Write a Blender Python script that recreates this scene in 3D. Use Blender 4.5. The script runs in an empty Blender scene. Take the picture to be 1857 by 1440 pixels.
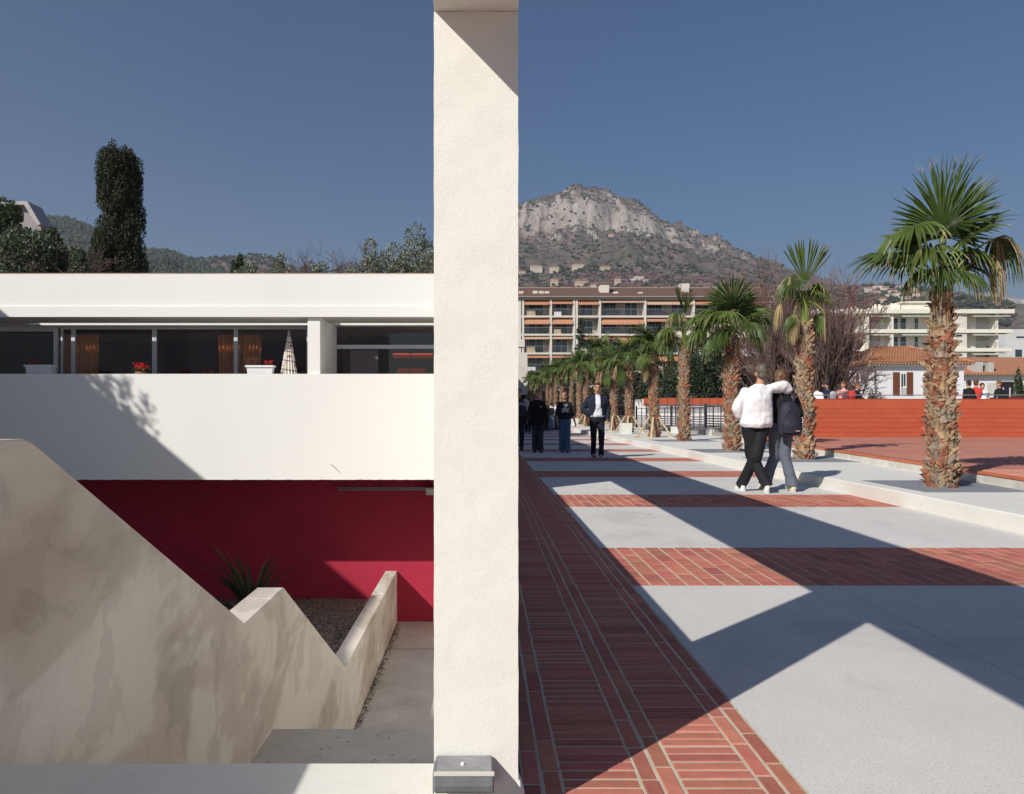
import bpy, bmesh, math, random
import numpy as np
from mathutils import Vector, Matrix, Euler, noise

random.seed(11)
R = math.radians
SC = bpy.context.scene
COL = SC.collection

# ---------------------------------------------------------------- camera, sky, sun, exposure
F, CX, HY, H = 1460.0, 875.0, 745.0, 1.13      # photograph's focal length (px), centre column, horizon row, eye height
cam_d = bpy.data.cameras.new('camera')
cam = bpy.data.objects.new('camera', cam_d)
COL.objects.link(cam)
cam.location = (0, 0, H)
cam.rotation_euler = (R(90), 0, 0)
cam_d.sensor_width = 36
cam_d.lens = 36 * F / 1857
cam_d.shift_x = (928.5 - CX) / 1857
cam_d.shift_y = (HY - 720) / 1857
cam_d.clip_start = 0.05
cam_d.clip_end = 20000
SC.camera = cam

SUN = Vector((0.98, 1.04, -1.0)).normalized()   # direction the light travels
world = bpy.data.worlds.new('World')
SC.world = world
world.use_nodes = True
wn = world.node_tree
wn.nodes.clear()
sky = wn.nodes.new('ShaderNodeTexSky')
sky.sky_type = 'NISHITA'
sky.sun_disc = False
sky.sun_elevation = math.asin(-SUN.z)
sky.sun_rotation = math.atan2(-SUN.x, -SUN.y) % (2 * math.pi)
sky.altitude = 300
sky.air_density = 1.0
sky.dust_density = 1.1
sky.ozone_density = 2.2
bgn = wn.nodes.new('ShaderNodeBackground')
bgn.inputs['Strength'].default_value = 0.066
won = wn.nodes.new('ShaderNodeOutputWorld')
hs_ = wn.nodes.new('ShaderNodeHueSaturation'); hs_.inputs['Saturation'].default_value = 1.32; hs_.inputs['Hue'].default_value = .504
wn.links.new(sky.outputs[0], hs_.inputs['Color'])
wn.links.new(hs_.outputs[0], bgn.inputs[0])
wn.links.new(bgn.outputs[0], won.inputs[0])

sun_d = bpy.data.lights.new('sun', 'SUN')
sun_d.energy = 4.6
sun_d.angle = R(0.53)
sun_d.color = (1.0, 0.955, 0.88)
sun = bpy.data.objects.new('sun', sun_d)
sun.rotation_euler = SUN.to_track_quat('-Z', 'Y').to_euler()
sun.location = (-30, -30, 40)
COL.objects.link(sun)

SC.view_settings.view_transform = 'Standard'
SC.view_settings.look = 'None'
SC.view_settings.gamma = 1
SC.view_settings.exposure = 0.0
SC.view_settings.use_curve_mapping = False
SC.cycles.max_bounces = 7
SC.cycles.diffuse_bounces = 3
SC.cycles.transparent_max_bounces = 12
SC.cycles.use_denoising = True

# ---------------------------------------------------------------- helpers
def P(px, py, Y):
    """the point at depth Y whose place in the photograph is (px, py)"""
    return Vector(((px - CX) * Y / F, Y, H + (HY - py) * Y / F))

class MB:
    def __init__(s):
        s.v = []; s.f = []; s.m = []
    def add(s, vs, fs, mi=0):
        o = len(s.v)
        s.v += [tuple(p) for p in vs]
        s.f += [tuple(i + o for i in f) for f in fs]
        s.m += [mi] * len(fs)
        return s
    def box(s, x0, x1, y0, y1, z0, z1, mi=0):
        vs = [(x, y, z) for z in (z0, z1) for y in (y0, y1) for x in (x0, x1)]
        return s.add(vs, [(0, 2, 3, 1), (4, 5, 7, 6), (0, 1, 5, 4), (2, 6, 7, 3), (0, 4, 6, 2), (1, 3, 7, 5)], mi)
    def obox(s, c, size, M=None, mi=0):
        hx, hy, hz = size[0] / 2, size[1] / 2, size[2] / 2
        vs = [Vector((x, y, z)) for z in (-hz, hz) for y in (-hy, hy) for x in (-hx, hx)]
        if M is not None: vs = [M @ v for v in vs]
        c = Vector(c)
        return s.add([v + c for v in vs], [(0, 2, 3, 1), (4, 5, 7, 6), (0, 1, 5, 4), (2, 6, 7, 3), (0, 4, 6, 2), (1, 3, 7, 5)], mi)
    def bar(s, a, b, w, h, mi=0):
        a, b = Vector(a), Vector(b)
        d = (b - a); L = d.length
        if L < 1e-6: return s
        q = d.normalized().to_track_quat('X', 'Z').to_matrix()
        return s.obox((a + b) / 2, (L, w, h), q, mi)
    def prism(s, prof, axis, a0, a1, mi=0):
        n = len(prof)
        def mk(p, a):
            if axis == 'x': return (a, p[0], p[1])
            if axis == 'y': return (p[0], a, p[1])
            return (p[0], p[1], a)
        vs = [mk(p, a0) for p in prof] + [mk(p, a1) for p in prof]
        fs = [tuple(range(n))[::-1], tuple(range(n, 2 * n))] + [(i, (i + 1) % n, n + (i + 1) % n, n + i) for i in range(n)]
        return s.add(vs, fs, mi)
    def tube(s, pts, rad, n=6, cap=True, mi=0, flat=1.0):
        pts = [Vector(p) for p in pts]
        if not hasattr(rad, '__len__'): rad = [rad] * len(pts)
        vs = []; fs = []
        ref = Vector((0, 0, 1))
        u = None
        for i, p in enumerate(pts):
            d = (pts[min(i + 1, len(pts) - 1)] - pts[max(i - 1, 0)])
            if d.length < 1e-9: d = Vector((0, 0, 1))
            d.normalize()
            if u is None:
                u = d.cross(ref)
                if u.length < 0.1: u = d.cross(Vector((0, 1, 0)))
            u = (u - d * u.dot(d))
            if u.length < 1e-6: u = d.orthogonal()
            u.normalize(); w = d.cross(u)
            for k in range(n):
                a = 2 * math.pi * k / n
                vs.append(p + (u * math.cos(a) + w * math.sin(a) * flat) * rad[i])
        for i in range(len(pts) - 1):
            for k in range(n):
                a, b = i * n + k, i * n + (k + 1) % n
                fs.append((a, b, b + n, a + n))
        if cap:
            fs.append(tuple(range(n))[::-1]); fs.append(tuple(range((len(pts) - 1) * n, len(pts) * n)))
        return s.add(vs, fs, mi)
    def ell(s, c, r, M=None, nu=12, nv=8, mi=0):
        c = Vector(c); vs = []; fs = []
        for j in range(1, nv):
            t = math.pi * j / nv
            for i in range(nu):
                a = 2 * math.pi * i / nu
                vs.append(Vector((r[0] * math.sin(t) * math.cos(a), r[1] * math.sin(t) * math.sin(a), r[2] * math.cos(t))))
        vs += [Vector((0, 0, r[2])), Vector((0, 0, -r[2]))]
        for j in range(nv - 2):
            for i in range(nu):
                a, b = j * nu + i, j * nu + (i + 1) % nu
                fs.append((a, a + nu, b + nu, b))
        t, bt = len(vs) - 2, len(vs) - 1
        for i in range(nu):
            fs.append((t, i, (i + 1) % nu)); k = (nv - 2) * nu
            fs.append((bt, k + (i + 1) % nu, k + i))
        if M is not None: vs = [M @ v for v in vs]
        return s.add([v + c for v in vs], fs, mi)
    def loft(s, rings, n=16, mi=0):
        """rings: (centre, rx, ry[, M]) closed by caps"""
        vs = []; fs = []
        for rg in rings:
            c = Vector(rg[0]); M = rg[3] if len(rg) > 3 else None
            for k in range(n):
                a = 2 * math.pi * k / n
                v = Vector((rg[1] * math.cos(a), rg[2] * math.sin(a), 0))
                if M is not None: v = M @ v
                vs.append(c + v)
        for i in range(len(rings) - 1):
            for k in range(n):
                a, b = i * n + k, i * n + (k + 1) % n
                fs.append((a, b, b + n, a + n))
        fs.append(tuple(range(n))[::-1]); fs.append(tuple(range((len(rings) - 1) * n, len(rings) * n)))
        return s.add(vs, fs, mi)
    def mesh(s, name, mats, smooth=False, recalc=True):
        me = bpy.data.meshes.new(name)
        me.from_pydata(s.v, [], s.f)
        for m in (mats if isinstance(mats, (list, tuple)) else [mats]): me.materials.append(m)
        if any(s.m): me.polygons.foreach_set('material_index', s.m)
        if smooth: me.polygons.foreach_set('use_smooth', [True] * len(me.polygons))
        me.update()
        if recalc and len(s.f) < 60000:
            bm = bmesh.new(); bm.from_mesh(me)
            bmesh.ops.recalc_face_normals(bm, faces=bm.faces)
            bm.to_mesh(me); bm.free()
        return me
    def build(s, name, mats, parent=None, smooth=False, bevel=0, recalc=True, **props):
        me = s.mesh(name, mats, smooth, recalc)
        if bevel:
            bm = bmesh.new(); bm.from_mesh(me)
            bmesh.ops.bevel(bm, geom=[e for e in bm.edges if len(e.link_faces) == 2 and e.calc_face_angle(0) > 0.5], offset=bevel, segments=1, affect='EDGES')
            bm.to_mesh(me); bm.free()
        return link(name, me, parent, **props)

def wpos(o):
    p = Vector(o.location)
    while o.parent: o = o.parent; p = p + o.location
    return p

LOCALS = set()                                   # roots whose parts are modelled in local coordinates (people)
def is_local(o):
    while o is not None:
        if o.name in LOCALS: return True
        o = o.parent
    return False

def link(name, me, parent=None, loc=None, **props):
    """link a mesh given in world coordinates; under a parent (never rotated here) it is offset back"""
    o = bpy.data.objects.new(name, me)
    COL.objects.link(o)
    if parent is not None and is_local(parent): o.parent = parent
    elif parent is not None:
        o.parent = parent
        o.location = (Vector(loc) if loc is not None else Vector((0, 0, 0))) - wpos(parent)
    elif loc is not None: o.location = loc
    for k, v in props.items(): o[k] = v
    return o

def thing(name, label, cat, loc=(0, 0, 0), group=None):
    o = bpy.data.objects.new(name, None)
    COL.objects.link(o); o.location = loc; o.empty_display_size = 0.2
    o['label'] = label; o['category'] = cat
    if group: o['group'] = group
    return o

def tag(o, label, cat, group=None):
    o['label'] = label; o['category'] = cat
    if group: o['group'] = group
    return o

def piece(name, me, parent, loc, rz=0.0, rot=None, sc=None, **props):
    """a shared-mesh piece at world place loc under an unrotated parent"""
    o = bpy.data.objects.new(name, me)
    COL.objects.link(o); o.parent = parent
    o.location = Vector(loc) - wpos(parent)
    o.rotation_euler = rot if rot is not None else (0, 0, rz)
    if sc is not None: o.scale = sc
    for k, v in props.items(): o[k] = v
    return o

# ---------------------------------------------------------------- materials
class NT:
    def __init__(s, name):
        s.mat = bpy.data.materials.new(name); s.mat.use_nodes = True
        s.t = s.mat.node_tree; s.t.nodes.clear()
        s.out = s.n('ShaderNodeOutputMaterial')
        s.bsdf = s.n('ShaderNodeBsdfPrincipled')
        s.l(s.bsdf.outputs[0], s.out.inputs[0])
        s.tc = s.n('ShaderNodeTexCoord')
    def n(s, typ, **kw):
        nd = s.t.nodes.new(typ)
        for k, v in kw.items():
            if k.startswith('i_'):
                key = k[2:]
                nd.inputs[int(key) if key.isdigit() else key.replace('_', ' ')].default_value = v
            else: setattr(nd, k, v)
        return nd
    def l(s, a, b): s.t.links.new(a, b)
    def coords(s, scale=(1, 1, 1), src='Object'):
        m = s.n('ShaderNodeMapping'); m.inputs['Scale'].default_value = scale
        s.l(s.tc.outputs[src], m.inputs[0]); return m.outputs[0]
    def noise(s, scale, vec=None, detail=4, rough=.55, dist=0):
        nd = s.n('ShaderNodeTexNoise'); nd.inputs['Scale'].default_value = scale
        nd.inputs['Detail'].default_value = detail; nd.inputs['Roughness'].default_value = rough; nd.inputs['Distortion'].default_value = dist
        s.l(vec if vec is not None else s.tc.outputs['Object'], nd.inputs['Vector']); return nd.outputs['Fac']
    def ramp(s, fac, stops, interp='LINEAR'):
        nd = s.n('ShaderNodeValToRGB'); cr = nd.color_ramp; cr.interpolation = interp
        while len(cr.elements) < len(stops): cr.elements.new(0.5)
        for e, (p, c) in zip(cr.elements, stops):
            e.position = p; e.color = (*c, 1) if hasattr(c, '__len__') else (c, c, c, 1)
        s.l(fac, nd.inputs[0]); return nd.outputs[0]
    def mix(s, fac, a, b, blend='MIX'):
        nd = s.n('ShaderNodeMix', data_type='RGBA', blend_type=blend)
        for sock, val in ((nd.inputs[0], fac), (nd.inputs[6], a), (nd.inputs[7], b)):
            if hasattr(val, 'links') or isinstance(val, bpy.types.NodeSocket): s.l(val, sock)
            elif hasattr(val, '__len__'): sock.default_value = (*val[:3], 1)
            else: sock.default_value = val if sock == nd.inputs[0] else (val, val, val, 1)
        return nd.outputs[2]
    def math(s, op, a, b=None, clamp=False):
        nd = s.n('ShaderNodeMath', operation=op, use_clamp=clamp)
        for i, v in enumerate((a, b)):
            if v is None: continue
            if isinstance(v, bpy.types.NodeSocket): s.l(v, nd.inputs[i])
            else: nd.inputs[i].default_value = v
        return nd.outputs[0]
    def bump(s, height, strength=.3, dist=.01, prev=None):
        nd = s.n('ShaderNodeBump'); nd.inputs['Strength'].default_value = strength; nd.inputs['Distance'].default_value = dist
        s.l(height, nd.inputs['Height'])
        if prev is not None: s.l(prev, nd.inputs['Normal'])
        s.l(nd.outputs[0], s.bsdf.inputs['Normal']); return nd.outputs[0]
    def color(s, c):
        if isinstance(c, bpy.types.NodeSocket): s.l(c, s.bsdf.inputs['Base Color'])
        else: s.bsdf.inputs['Base Color'].default_value = (*c, 1)
    def set(s, **kw):
        for k, v in kw.items(): s.bsdf.inputs[k.replace('_', ' ')].default_value = v
        return s

def mat(name, col, rough=.8, var=.12, vs=3.0, bump=0.0, bs=40.0, bd=.01, metal=0.0, rand=0.0, spec=.35, fine=0.0, fs=60.0, stretch=(1, 1, 1), hue=0.0):
    """general surface: base colour with soft and fine variation, relief, per-object variation"""
    t = NT(name)
    t.set(Roughness=rough, Metallic=metal)
    t.bsdf.inputs['Specular IOR Level'].default_value = spec
    vec = t.coords(stretch)
    n1 = t.noise(vs, vec, 4, .6)
    v = t.n('ShaderNodeMapRange'); v.inputs[1].default_value = .3; v.inputs[2].default_value = .7
    v.inputs[3].default_value = 1 - var; v.inputs[4].default_value = 1 + var
    t.l(n1, v.inputs[0]); val = v.outputs[0]
    if fine:
        n2 = t.noise(fs, vec, 3, .6)
        v2 = t.n('ShaderNodeMapRange'); v2.inputs[1].default_value = .3; v2.inputs[2].default_value = .7
        v2.inputs[3].default_value = 1 - fine; v2.inputs[4].default_value = 1 + fine
        t.l(n2, v2.inputs[0]); val = t.math('MULTIPLY', val, v2.outputs[0])
    hsv = t.n('ShaderNodeHueSaturation'); hsv.inputs['Color'].default_value = (*col, 1)
    if rand:
        oi = t.n('ShaderNodeObjectInfo')
        v3 = t.n('ShaderNodeMapRange'); v3.inputs[3].default_value = 1 - rand; v3.inputs[4].default_value = 1 + rand
        t.l(oi.outputs['Random'], v3.inputs[0]); val = t.math('MULTIPLY', val, v3.outputs[0])
        if hue:
            rr = t.math('FRACT', t.math('MULTIPLY', oi.outputs['Random'], 7.31))
            v4 = t.n('ShaderNodeMapRange'); v4.inputs[3].default_value = .5 - hue; v4.inputs[4].default_value = .5 + hue
            t.l(rr, v4.inputs[0]); t.l(v4.outputs[0], hsv.inputs['Hue'])
    t.l(val, hsv.inputs['Value'])
    t.color(hsv.outputs[0])
    if bump:
        t.bump(t.noise(bs, vec, 5, .6), bump, bd)
    return t.mat

def leafmat(name, col, trans=.35, rough=.5, var=.35, vs=2.0):
    t = NT(name)
    n1 = t.noise(vs, None, 3, .6)
    c = t.ramp(n1, [(.3, tuple(x * (1 - var) for x in col)), (.7, tuple(x * (1 + var) for x in col))])
    t.color(c); t.set(Roughness=rough); t.bsdf.inputs['Specular IOR Level'].default_value = .3
    tr = t.n('ShaderNodeBsdfTranslucent'); t.l(c, tr.inputs[0])
    mx = t.n('ShaderNodeMixShader'); mx.inputs[0].default_value = trans
    t.l(t.bsdf.outputs[0], mx.inputs[1]); t.l(tr.outputs[0], mx.inputs[2]); t.l(mx.outputs[0], t.out.inputs[0])
    return t.mat

def glassmat(name, tint=(.8, .85, .85), refl=1.0):
    t = NT(name)
    tr = t.n('ShaderNodeBsdfTransparent'); tr.inputs[0].default_value = (*tint, 1)
    gl = t.n('ShaderNodeBsdfGlossy'); gl.inputs['Roughness'].default_value = .02
    lw = t.n('ShaderNodeLayerWeight'); lw.inputs[0].default_value = .5
    f5 = t.math('ADD', t.math('MULTIPLY', t.math('POWER', lw.outputs['Facing'], 4.0), .8 * refl), .045 * refl, True)
    mx = t.n('ShaderNodeMixShader'); t.l(f5, mx.inputs[0])
    t.l(tr.outputs[0], mx.inputs[1]); t.l(gl.outputs[0], mx.inputs[2]); t.l(mx.outputs[0], t.out.inputs[0])
    return t.mat

M = {}
M['stucco'] = mat('white_stucco', (.80, .785, .72), .9, .03, .8, .30, 110, .004, fine=.02, fs=30)
M['facade'] = mat('white_render', (.80, .78, .745), .9, .035, .35, .12, 150, .003, stretch=(1, 1, .4))
M['soffit'] = mat('painted_soffit', (.62, .59, .55), .9, .05, 1)
M['brick'] = mat('red_clay_paver', (.47, .165, .115), .8, .13, 9, .25, 90, .003, rand=.20, hue=.010, fine=.07, fs=120)
M['brickf'] = mat('red_clay_paver_far', (.46, .165, .115), .8, .16, 5, .1, 90, .003, fine=.1, fs=20)
M['mortar'] = mat('pale_mortar', (.56, .49, .375), .95, .12, 8, .3, 120, .003, fine=.1)
M['brickwall'] = mat('painted_brick', (.44, .092, .044), .75, .08, 1.2, .25, 60, .004, rand=.045, hue=.003, fine=.04, fs=25)
M['terrace'] = mat('terrace_paver', (.62, .265, .185), .85, .14, .9, .15, 60, .003, rand=.10, hue=.006, fine=.06, fs=18)
M['rim'] = mat('terracotta_edge', (.55, .15, .07), .8, .1, 3)
M['wood'] = mat('raw_wood', (.52, .42, .27), .8, .2, 4, stretch=(1, 1, 4))
M['galv'] = mat('grey_metal', (.30, .31, .34), .45, .1, 6, metal=.4)
M['darkmetal'] = mat('dark_metal', (.045, .045, .06), .5, .1, 6, metal=.2)
M['alu'] = mat('white_aluminium', (.62, .66, .74), .4, .04, 4)
M['gravel_grey'] = mat('grey_resin_gravel', (.23, .24, .27), .95, .12, 2, .5, 160, .006, fine=.35, fs=110)
M['white'] = mat('white_paint', (.78, .77, .74), .7, .04, 2)
M['dark'] = mat('dark_opening', (.02, .018, .02), .6, .2, 2)
M['ceramic'] = mat('white_planter', (.75, .75, .76), .6, .04, 5)
M['terracotta'] = mat('terracotta', (.42, .17, .08), .8, .12, 12)

def mk_concrete():
    # pale troweled walkway concrete
    t = NT('walkway_concrete')
    a = t.noise(.45, None, 5, .65); b = t.noise(7, t.coords((1, .5, 1)), 6, .7); c = t.noise(110, None, 3, .6)
    c1 = t.ramp(a, [(.3, (.61, .585, .555)), (.7, (.71, .685, .65))])
    c2 = t.mix(t.math('MULTIPLY', t.math('SUBTRACT', b, .35), .9, True), c1, (.54, .525, .50))
    sp = t.ramp(c, [(.30, (.66,) * 3), (.44, (.97,) * 3), (.62, (1.03,) * 3)])
    pt_ = t.ramp(t.noise(1.1, t.coords((1, .8, 1)), 5, .7, .6), [(.36, (.90,) * 3), (.44, (1,) * 3), (.60, (1,) * 3), (.66, (.94,) * 3)])
    vo = t.n('ShaderNodeTexVoronoi', feature='DISTANCE_TO_EDGE'); vo.inputs['Scale'].default_value = .42
    wv = t.n('ShaderNodeVectorMath', operation='ADD'); nn = t.n('ShaderNodeTexNoise'); nn.inputs['Scale'].default_value = 1.6; nn.inputs['Detail'].default_value = 6
    t.l(t.tc.outputs['Object'], nn.inputs['Vector']); t.l(t.tc.outputs['Object'], wv.inputs[0]); t.l(nn.outputs['Color'], wv.inputs[1]); t.l(wv.outputs[0], vo.inputs['Vector'])
    cr = t.ramp(vo.outputs['Distance'], [(.0012, (.62,) * 3), (.004, (1,) * 3)])
    cm = t.ramp(t.noise(.5, None, 2, .5), [(.50, (0,) * 3), (.56, (1,) * 3)])
    c2 = t.mix(1.0, c2, pt_, 'MULTIPLY')
    c2 = t.mix(cm, c2, t.mix(1.0, c2, cr, 'MULTIPLY'))
    t.color(t.mix(1.0, c2, sp, 'MULTIPLY')); t.set(Roughness=.85)
    t.bump(t.math('ADD', b, t.math('MULTIPLY', c, .6)), .28, .004)
    return t.mat
M['concrete'] = mk_concrete()

def mk_white_concrete():
    t = NT('limewashed_concrete')
    a = t.noise(.8, None, 5, .65); b = t.noise(14, None, 6, .7)
    c1 = t.ramp(a, [(.3, (.66, .645, .60)), (.7, (.74, .725, .68))])
    c2 = t.mix(t.math('MULTIPLY', t.math('SUBTRACT', b, .5), 1.5, True), c1, (.55, .53, .48))
    t.color(c2); t.set(Roughness=.9); t.bump(b, .25, .005)
    return t.mat
M['whiteconc'] = mk_white_concrete()

def mk_stained():
    # cast concrete wall with damp patches and runs
    t = NT('stained_cast_concrete')
    w = t.noise(1.35, t.coords((1, .36, .80)), 4, .55, .3)
    w2 = t.noise(2.4, t.coords((1, .42, .50)), 5, .6, .5)
    st = t.noise(9, t.coords((1, .8, .10)), 4, .6)
    fn = t.noise(60, None, 4, .6)
    base = t.ramp(w, [(.36, (.41, .335, .28)), (.42, (.52, .445, .385)), (.49, (.56, .485, .425)), (.515, (.665, .595, .53)), (.62, (.71, .65, .585))])
    p2 = t.ramp(w2, [(.38, (.82,) * 3), (.42, (.98,) * 3), (.56, (1.0,) * 3), (.58, (.88,) * 3), (.66, (.91,) * 3)])
    c = t.mix(1.0, base, p2, 'MULTIPLY')
    s2 = t.ramp(st, [(.30, (.84,) * 3), (.42, (1,) * 3)])
    c = t.mix(.45, c, t.mix(1.0, c, s2, 'MULTIPLY'))
    vo = t.n('ShaderNodeTexVoronoi'); vo.inputs['Scale'].default_value = 7; t.l(t.coords((1, 1, .7)), vo.inputs['Vector'])
    hole = t.ramp(vo.outputs['Distance'], [(.025, (.35,) * 3), (.05, (1,) * 3)])
    hm = t.ramp(t.noise(1.7, None, 2, .5), [(.5, (1,) * 3), (.56, (0,) * 3)])
    c = t.mix(t.math('SUBTRACT', 1.0, hm, True), c, t.mix(1.0, c, hole, 'MULTIPLY'))
    f2 = t.ramp(fn, [(.3, (.93,) * 3), (.7, (1.05,) * 3)])
    t.color(t.mix(1.0, c, f2, 'MULTIPLY')); t.set(Roughness=.85)
    t.bump(t.math('ADD', fn, st), .2, .004)
    return t.mat
M['stained'] = mk_stained()

def mk_courtconc():
    t = NT('courtyard_concrete')
    a = t.noise(1.5, None, 5, .65); b = t.noise(18, None, 5, .7)
    c = t.ramp(a, [(.3, (.40, .37, .35)), (.7, (.54, .51, .49))])
    d = t.ramp(b, [(.30, (.60,) * 3), (.40, (1,) * 3)])
    t.color(t.mix(1.0, c, d, 'MULTIPLY')); t.set(Roughness=.9); t.bump(b, .3, .004)
    return t.mat
M['courtconc'] = mk_courtconc()

def mk_redwall():
    t = NT('crimson_render')
    a = t.noise(1.2, None, 4, .6); b = t.noise(90, None, 4, .6)
    t.color(t.ramp(a, [(.3, (.33, .012, .038)), (.7, (.385, .016, .047))])); t.set(Roughness=.85)
    t.bump(b, .25, .004)
    return t.mat
M['redwall'] = mk_redwall()

def mk_gravel():
    t = NT('brown_gravel')
    vo = t.n('ShaderNodeTexVoronoi'); vo.inputs['Scale'].default_value = 28; t.l(t.tc.outputs['Object'], vo.inputs['Vector'])
    c = t.mix(.75, (.30, .24, .19), vo.outputs['Color'], 'MULTIPLY')
    g = t.ramp(t.noise(22, None, 3, .7), [(.4, (.05, .04, .035)), (.5, (1.0, 1.0, 1.0))])
    t.color(t.mix(1.0, (.36, .29, .22), g, 'MULTIPLY')); t.set(Roughness=.95)
    t.bump(vo.outputs['Distance'], .8, .02)
    return t.mat
M['gravel'] = mk_gravel()

def mk_tiles(name, col, dark, scale=22.0, row=7.0, axis='x'):
    # small roof tiles seen from afar: rows and channels as relief and tone
    t = NT(name)
    sx = t.n('ShaderNodeSeparateXYZ'); t.l(t.tc.outputs['Object'], sx.inputs[0])
    u = sx.outputs[0] if axis == 'x' else sx.outputs[1]
    v = sx.outputs[1] if axis == 'x' else sx.outputs[0]
    a = t.math('ABSOLUTE', t.math('SINE', t.math('MULTIPLY', u, scale)))
    b = t.math('FRACT', t.math('MULTIPLY', v, row))
    n1 = t.noise(1.3, None, 5, .7)
    n2 = t.noise(9, None, 3, .7)
    c = t.mix(t.ramp(n1, [(.35, (0,) * 3), (.65, (1,) * 3)]), col, dark)
    c = t.mix(.5, c, t.mix(n2, col, tuple(x * .6 for x in dark)))
    t.color(c); t.set(Roughness=.9)
    t.bump(t.math('ADD', a, t.math('MULTIPLY', b, .7)), .9, .05)
    return t.mat
M['rooftile'] = mk_tiles('orange_roof_tiles', (.50, .22, .11), (.34, .16, .09), 14, 3)
M['roofbrown'] = mk_tiles('brown_roof_tiles', (.19, .10, .075), (.13, .075, .06), 9, 2.6)

# paving brick: a slab with chamfered upper edges, slightly irregular
def brick_mesh(name, lx, ly, h, mt, ch=.004, seed=0, jit=.0012):
    rnd = random.Random(seed)
    x, y = lx / 2, ly / 2
    def ring(ix, z): return [(-x + ix, -y + ix, z), (x - ix, -y + ix, z), (x - ix, y - ix, z), (-x + ix, y - ix, z)]
    vs = ring(0, -h) + ring(0, -ch) + ring(ch, 0)
    vs = [(a + rnd.uniform(-jit, jit), b + rnd.uniform(-jit, jit), c) for a, b, c in vs]
    fs = [(i, (i + 1) % 4, 4 + (i + 1) % 4, 4 + i) for i in range(4)] + [(4 + i, 4 + (i + 1) % 4, 8 + (i + 1) % 4, 8 + i) for i in range(4)] + [(8, 9, 10, 11)]
    mb = MB().add(vs, fs)
    return mb.mesh(name, mt, recalc=False)
# ---------------------------------------------------------------- ground, walkway, terrace
MB().box(-3000, 3000, -60, 5200, -4.0, -3.12).build('ground', mat('earth', (.16, .14, .10), .95, .25, .05), kind='structure')
MB().box(.118, 70, -12, 330, -3.0, -.07).build('plaza_ground', mat('plaza_base', (.30, .27, .24), .95, .2, .2), kind='structure')

BX0, BX1 = .12, .964         # brick border
WX1 = 4.95                   # edge of the walkway
WEND = 47.0
BANDS = [(5.2 + 4.262 * k, 6.6 + 4.262 * k) for k in range(-2, 10)]
BANDS[2] = (5.205, 6.65)

# concrete slabs between the bands
walk = MB()
ys = [-9.0]
for a, b in BANDS: ys += [a, b]
ys.append(WEND)
wk = bpy.data.objects.new('walkway', None); COL.objects.link(wk); wk['kind'] = 'structure'
wk.location = (3, 6, 0)
prev = -9.0
segs = []
for a, b in BANDS + [(WEND, WEND)]:
    if a - prev > .2: segs.append((prev, a))
    prev = b
for i, (a, b) in enumerate(segs):
    mb = MB()
    if b < 6:
        mb.box(BX1 + .004, 2.262, a + .003, b - .003, -.065, 0); mb.box(2.27, WX1, a + .003, b - .003, -.065, 0)
    else:
        mb.box(BX1 + .004, WX1, a + .003, b - .003, -.065, 0)
    mb.build('concrete_slab', M['concrete'], wk)

# mortar bed under all the paving bricks
MB().box(BX0, BX1, -9, WEND, -.068, -.0024).build('mortar_bed', M['mortar'], kind='structure')

GAP = .009
def scatter_bricks(struct, items, limit, jitter=.0014):
    """items (x, y, lx, ly): the nearest become single bricks, the rest one stuff mesh"""
    items.sort(key=lambda t: abs(t[1] - 2.0) + .3 * abs(t[0] - 1))
    rnd = random.Random(5)
    cache = {}
    for (x, y, lx, ly) in items[:limit]:
        key = (round(lx, 3), round(ly, 3), rnd.randrange(3))
        if key not in cache: cache[key] = brick_mesh('brick', lx - GAP, ly - GAP, .05, M['brick'], .003, rnd.randrange(999))
        piece('brick', cache[key], struct, (x + rnd.uniform(-1, 1) * .001, y + rnd.uniform(-1, 1) * .001, rnd.uniform(-1, 1) * jitter), rz=rnd.uniform(-.004, .004))
    rest = items[limit:]
    if rest:
        mb = MB()
        for (x, y, lx, ly) in rest:
            z = rnd.uniform(-1, 1) * jitter
            a, b = (lx - GAP) / 2, (ly - GAP) / 2
            mb.add([(x - a, y - b, z), (x + a, y - b, z), (x + a, y + b, z), (x - a, y + b, z), (x - a, y - b, -.03), (x + a, y - b, -.03), (x + a, y + b, -.03), (x - a, y + b, -.03)],
                   [(0, 1, 2, 3), (4, 5, 1, 0), (5, 6, 2, 1), (7, 4, 0, 3), (6, 7, 3, 2)])
        o = mb.build('bricks', M['brickf'], struct, recalc=False, kind='stuff')

border = bpy.data.objects.new('brick_border', None); COL.objects.link(border); border['kind'] = 'structure'; border.location = (.5, 4, 0)
L, Wd = .24, .06
items = []
x = BX0
cols = []
for kind in ('p', 't', 'p', 't', 'p'):
    if kind == 'p':
        cols.append(('l', x + .03)); cols.append(('l', x + .0915)); x += .122
    else:
        cols.append(('t', x + .12)); x += .239
for ci, (kd, xc) in enumerate(cols):
    if kd == 'l':
        off = (ci * .37 % 1) * L
        n = int((42 - 1.6) / L)
        for j in range(n): items.append((xc, 1.6 + off + j * L, Wd + .001, L))
    else:
        n = int((42 - 1.6) / Wd)
        for j in range(n): items.append((xc, 1.6 + j * .0602, L, .0602))
near = [t for t in items if t[1] > 2.25]
scatter_bricks(border, near, 300)
MB().box(BX0, BX1, -9, 2.2, -.0025, .0).build('brick_paving', M['brickf'], border)
MB().box(BX0, BX1, 41.9, WEND, -.0025, .0).build('brick_paving', M['brickf'], border)

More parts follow.
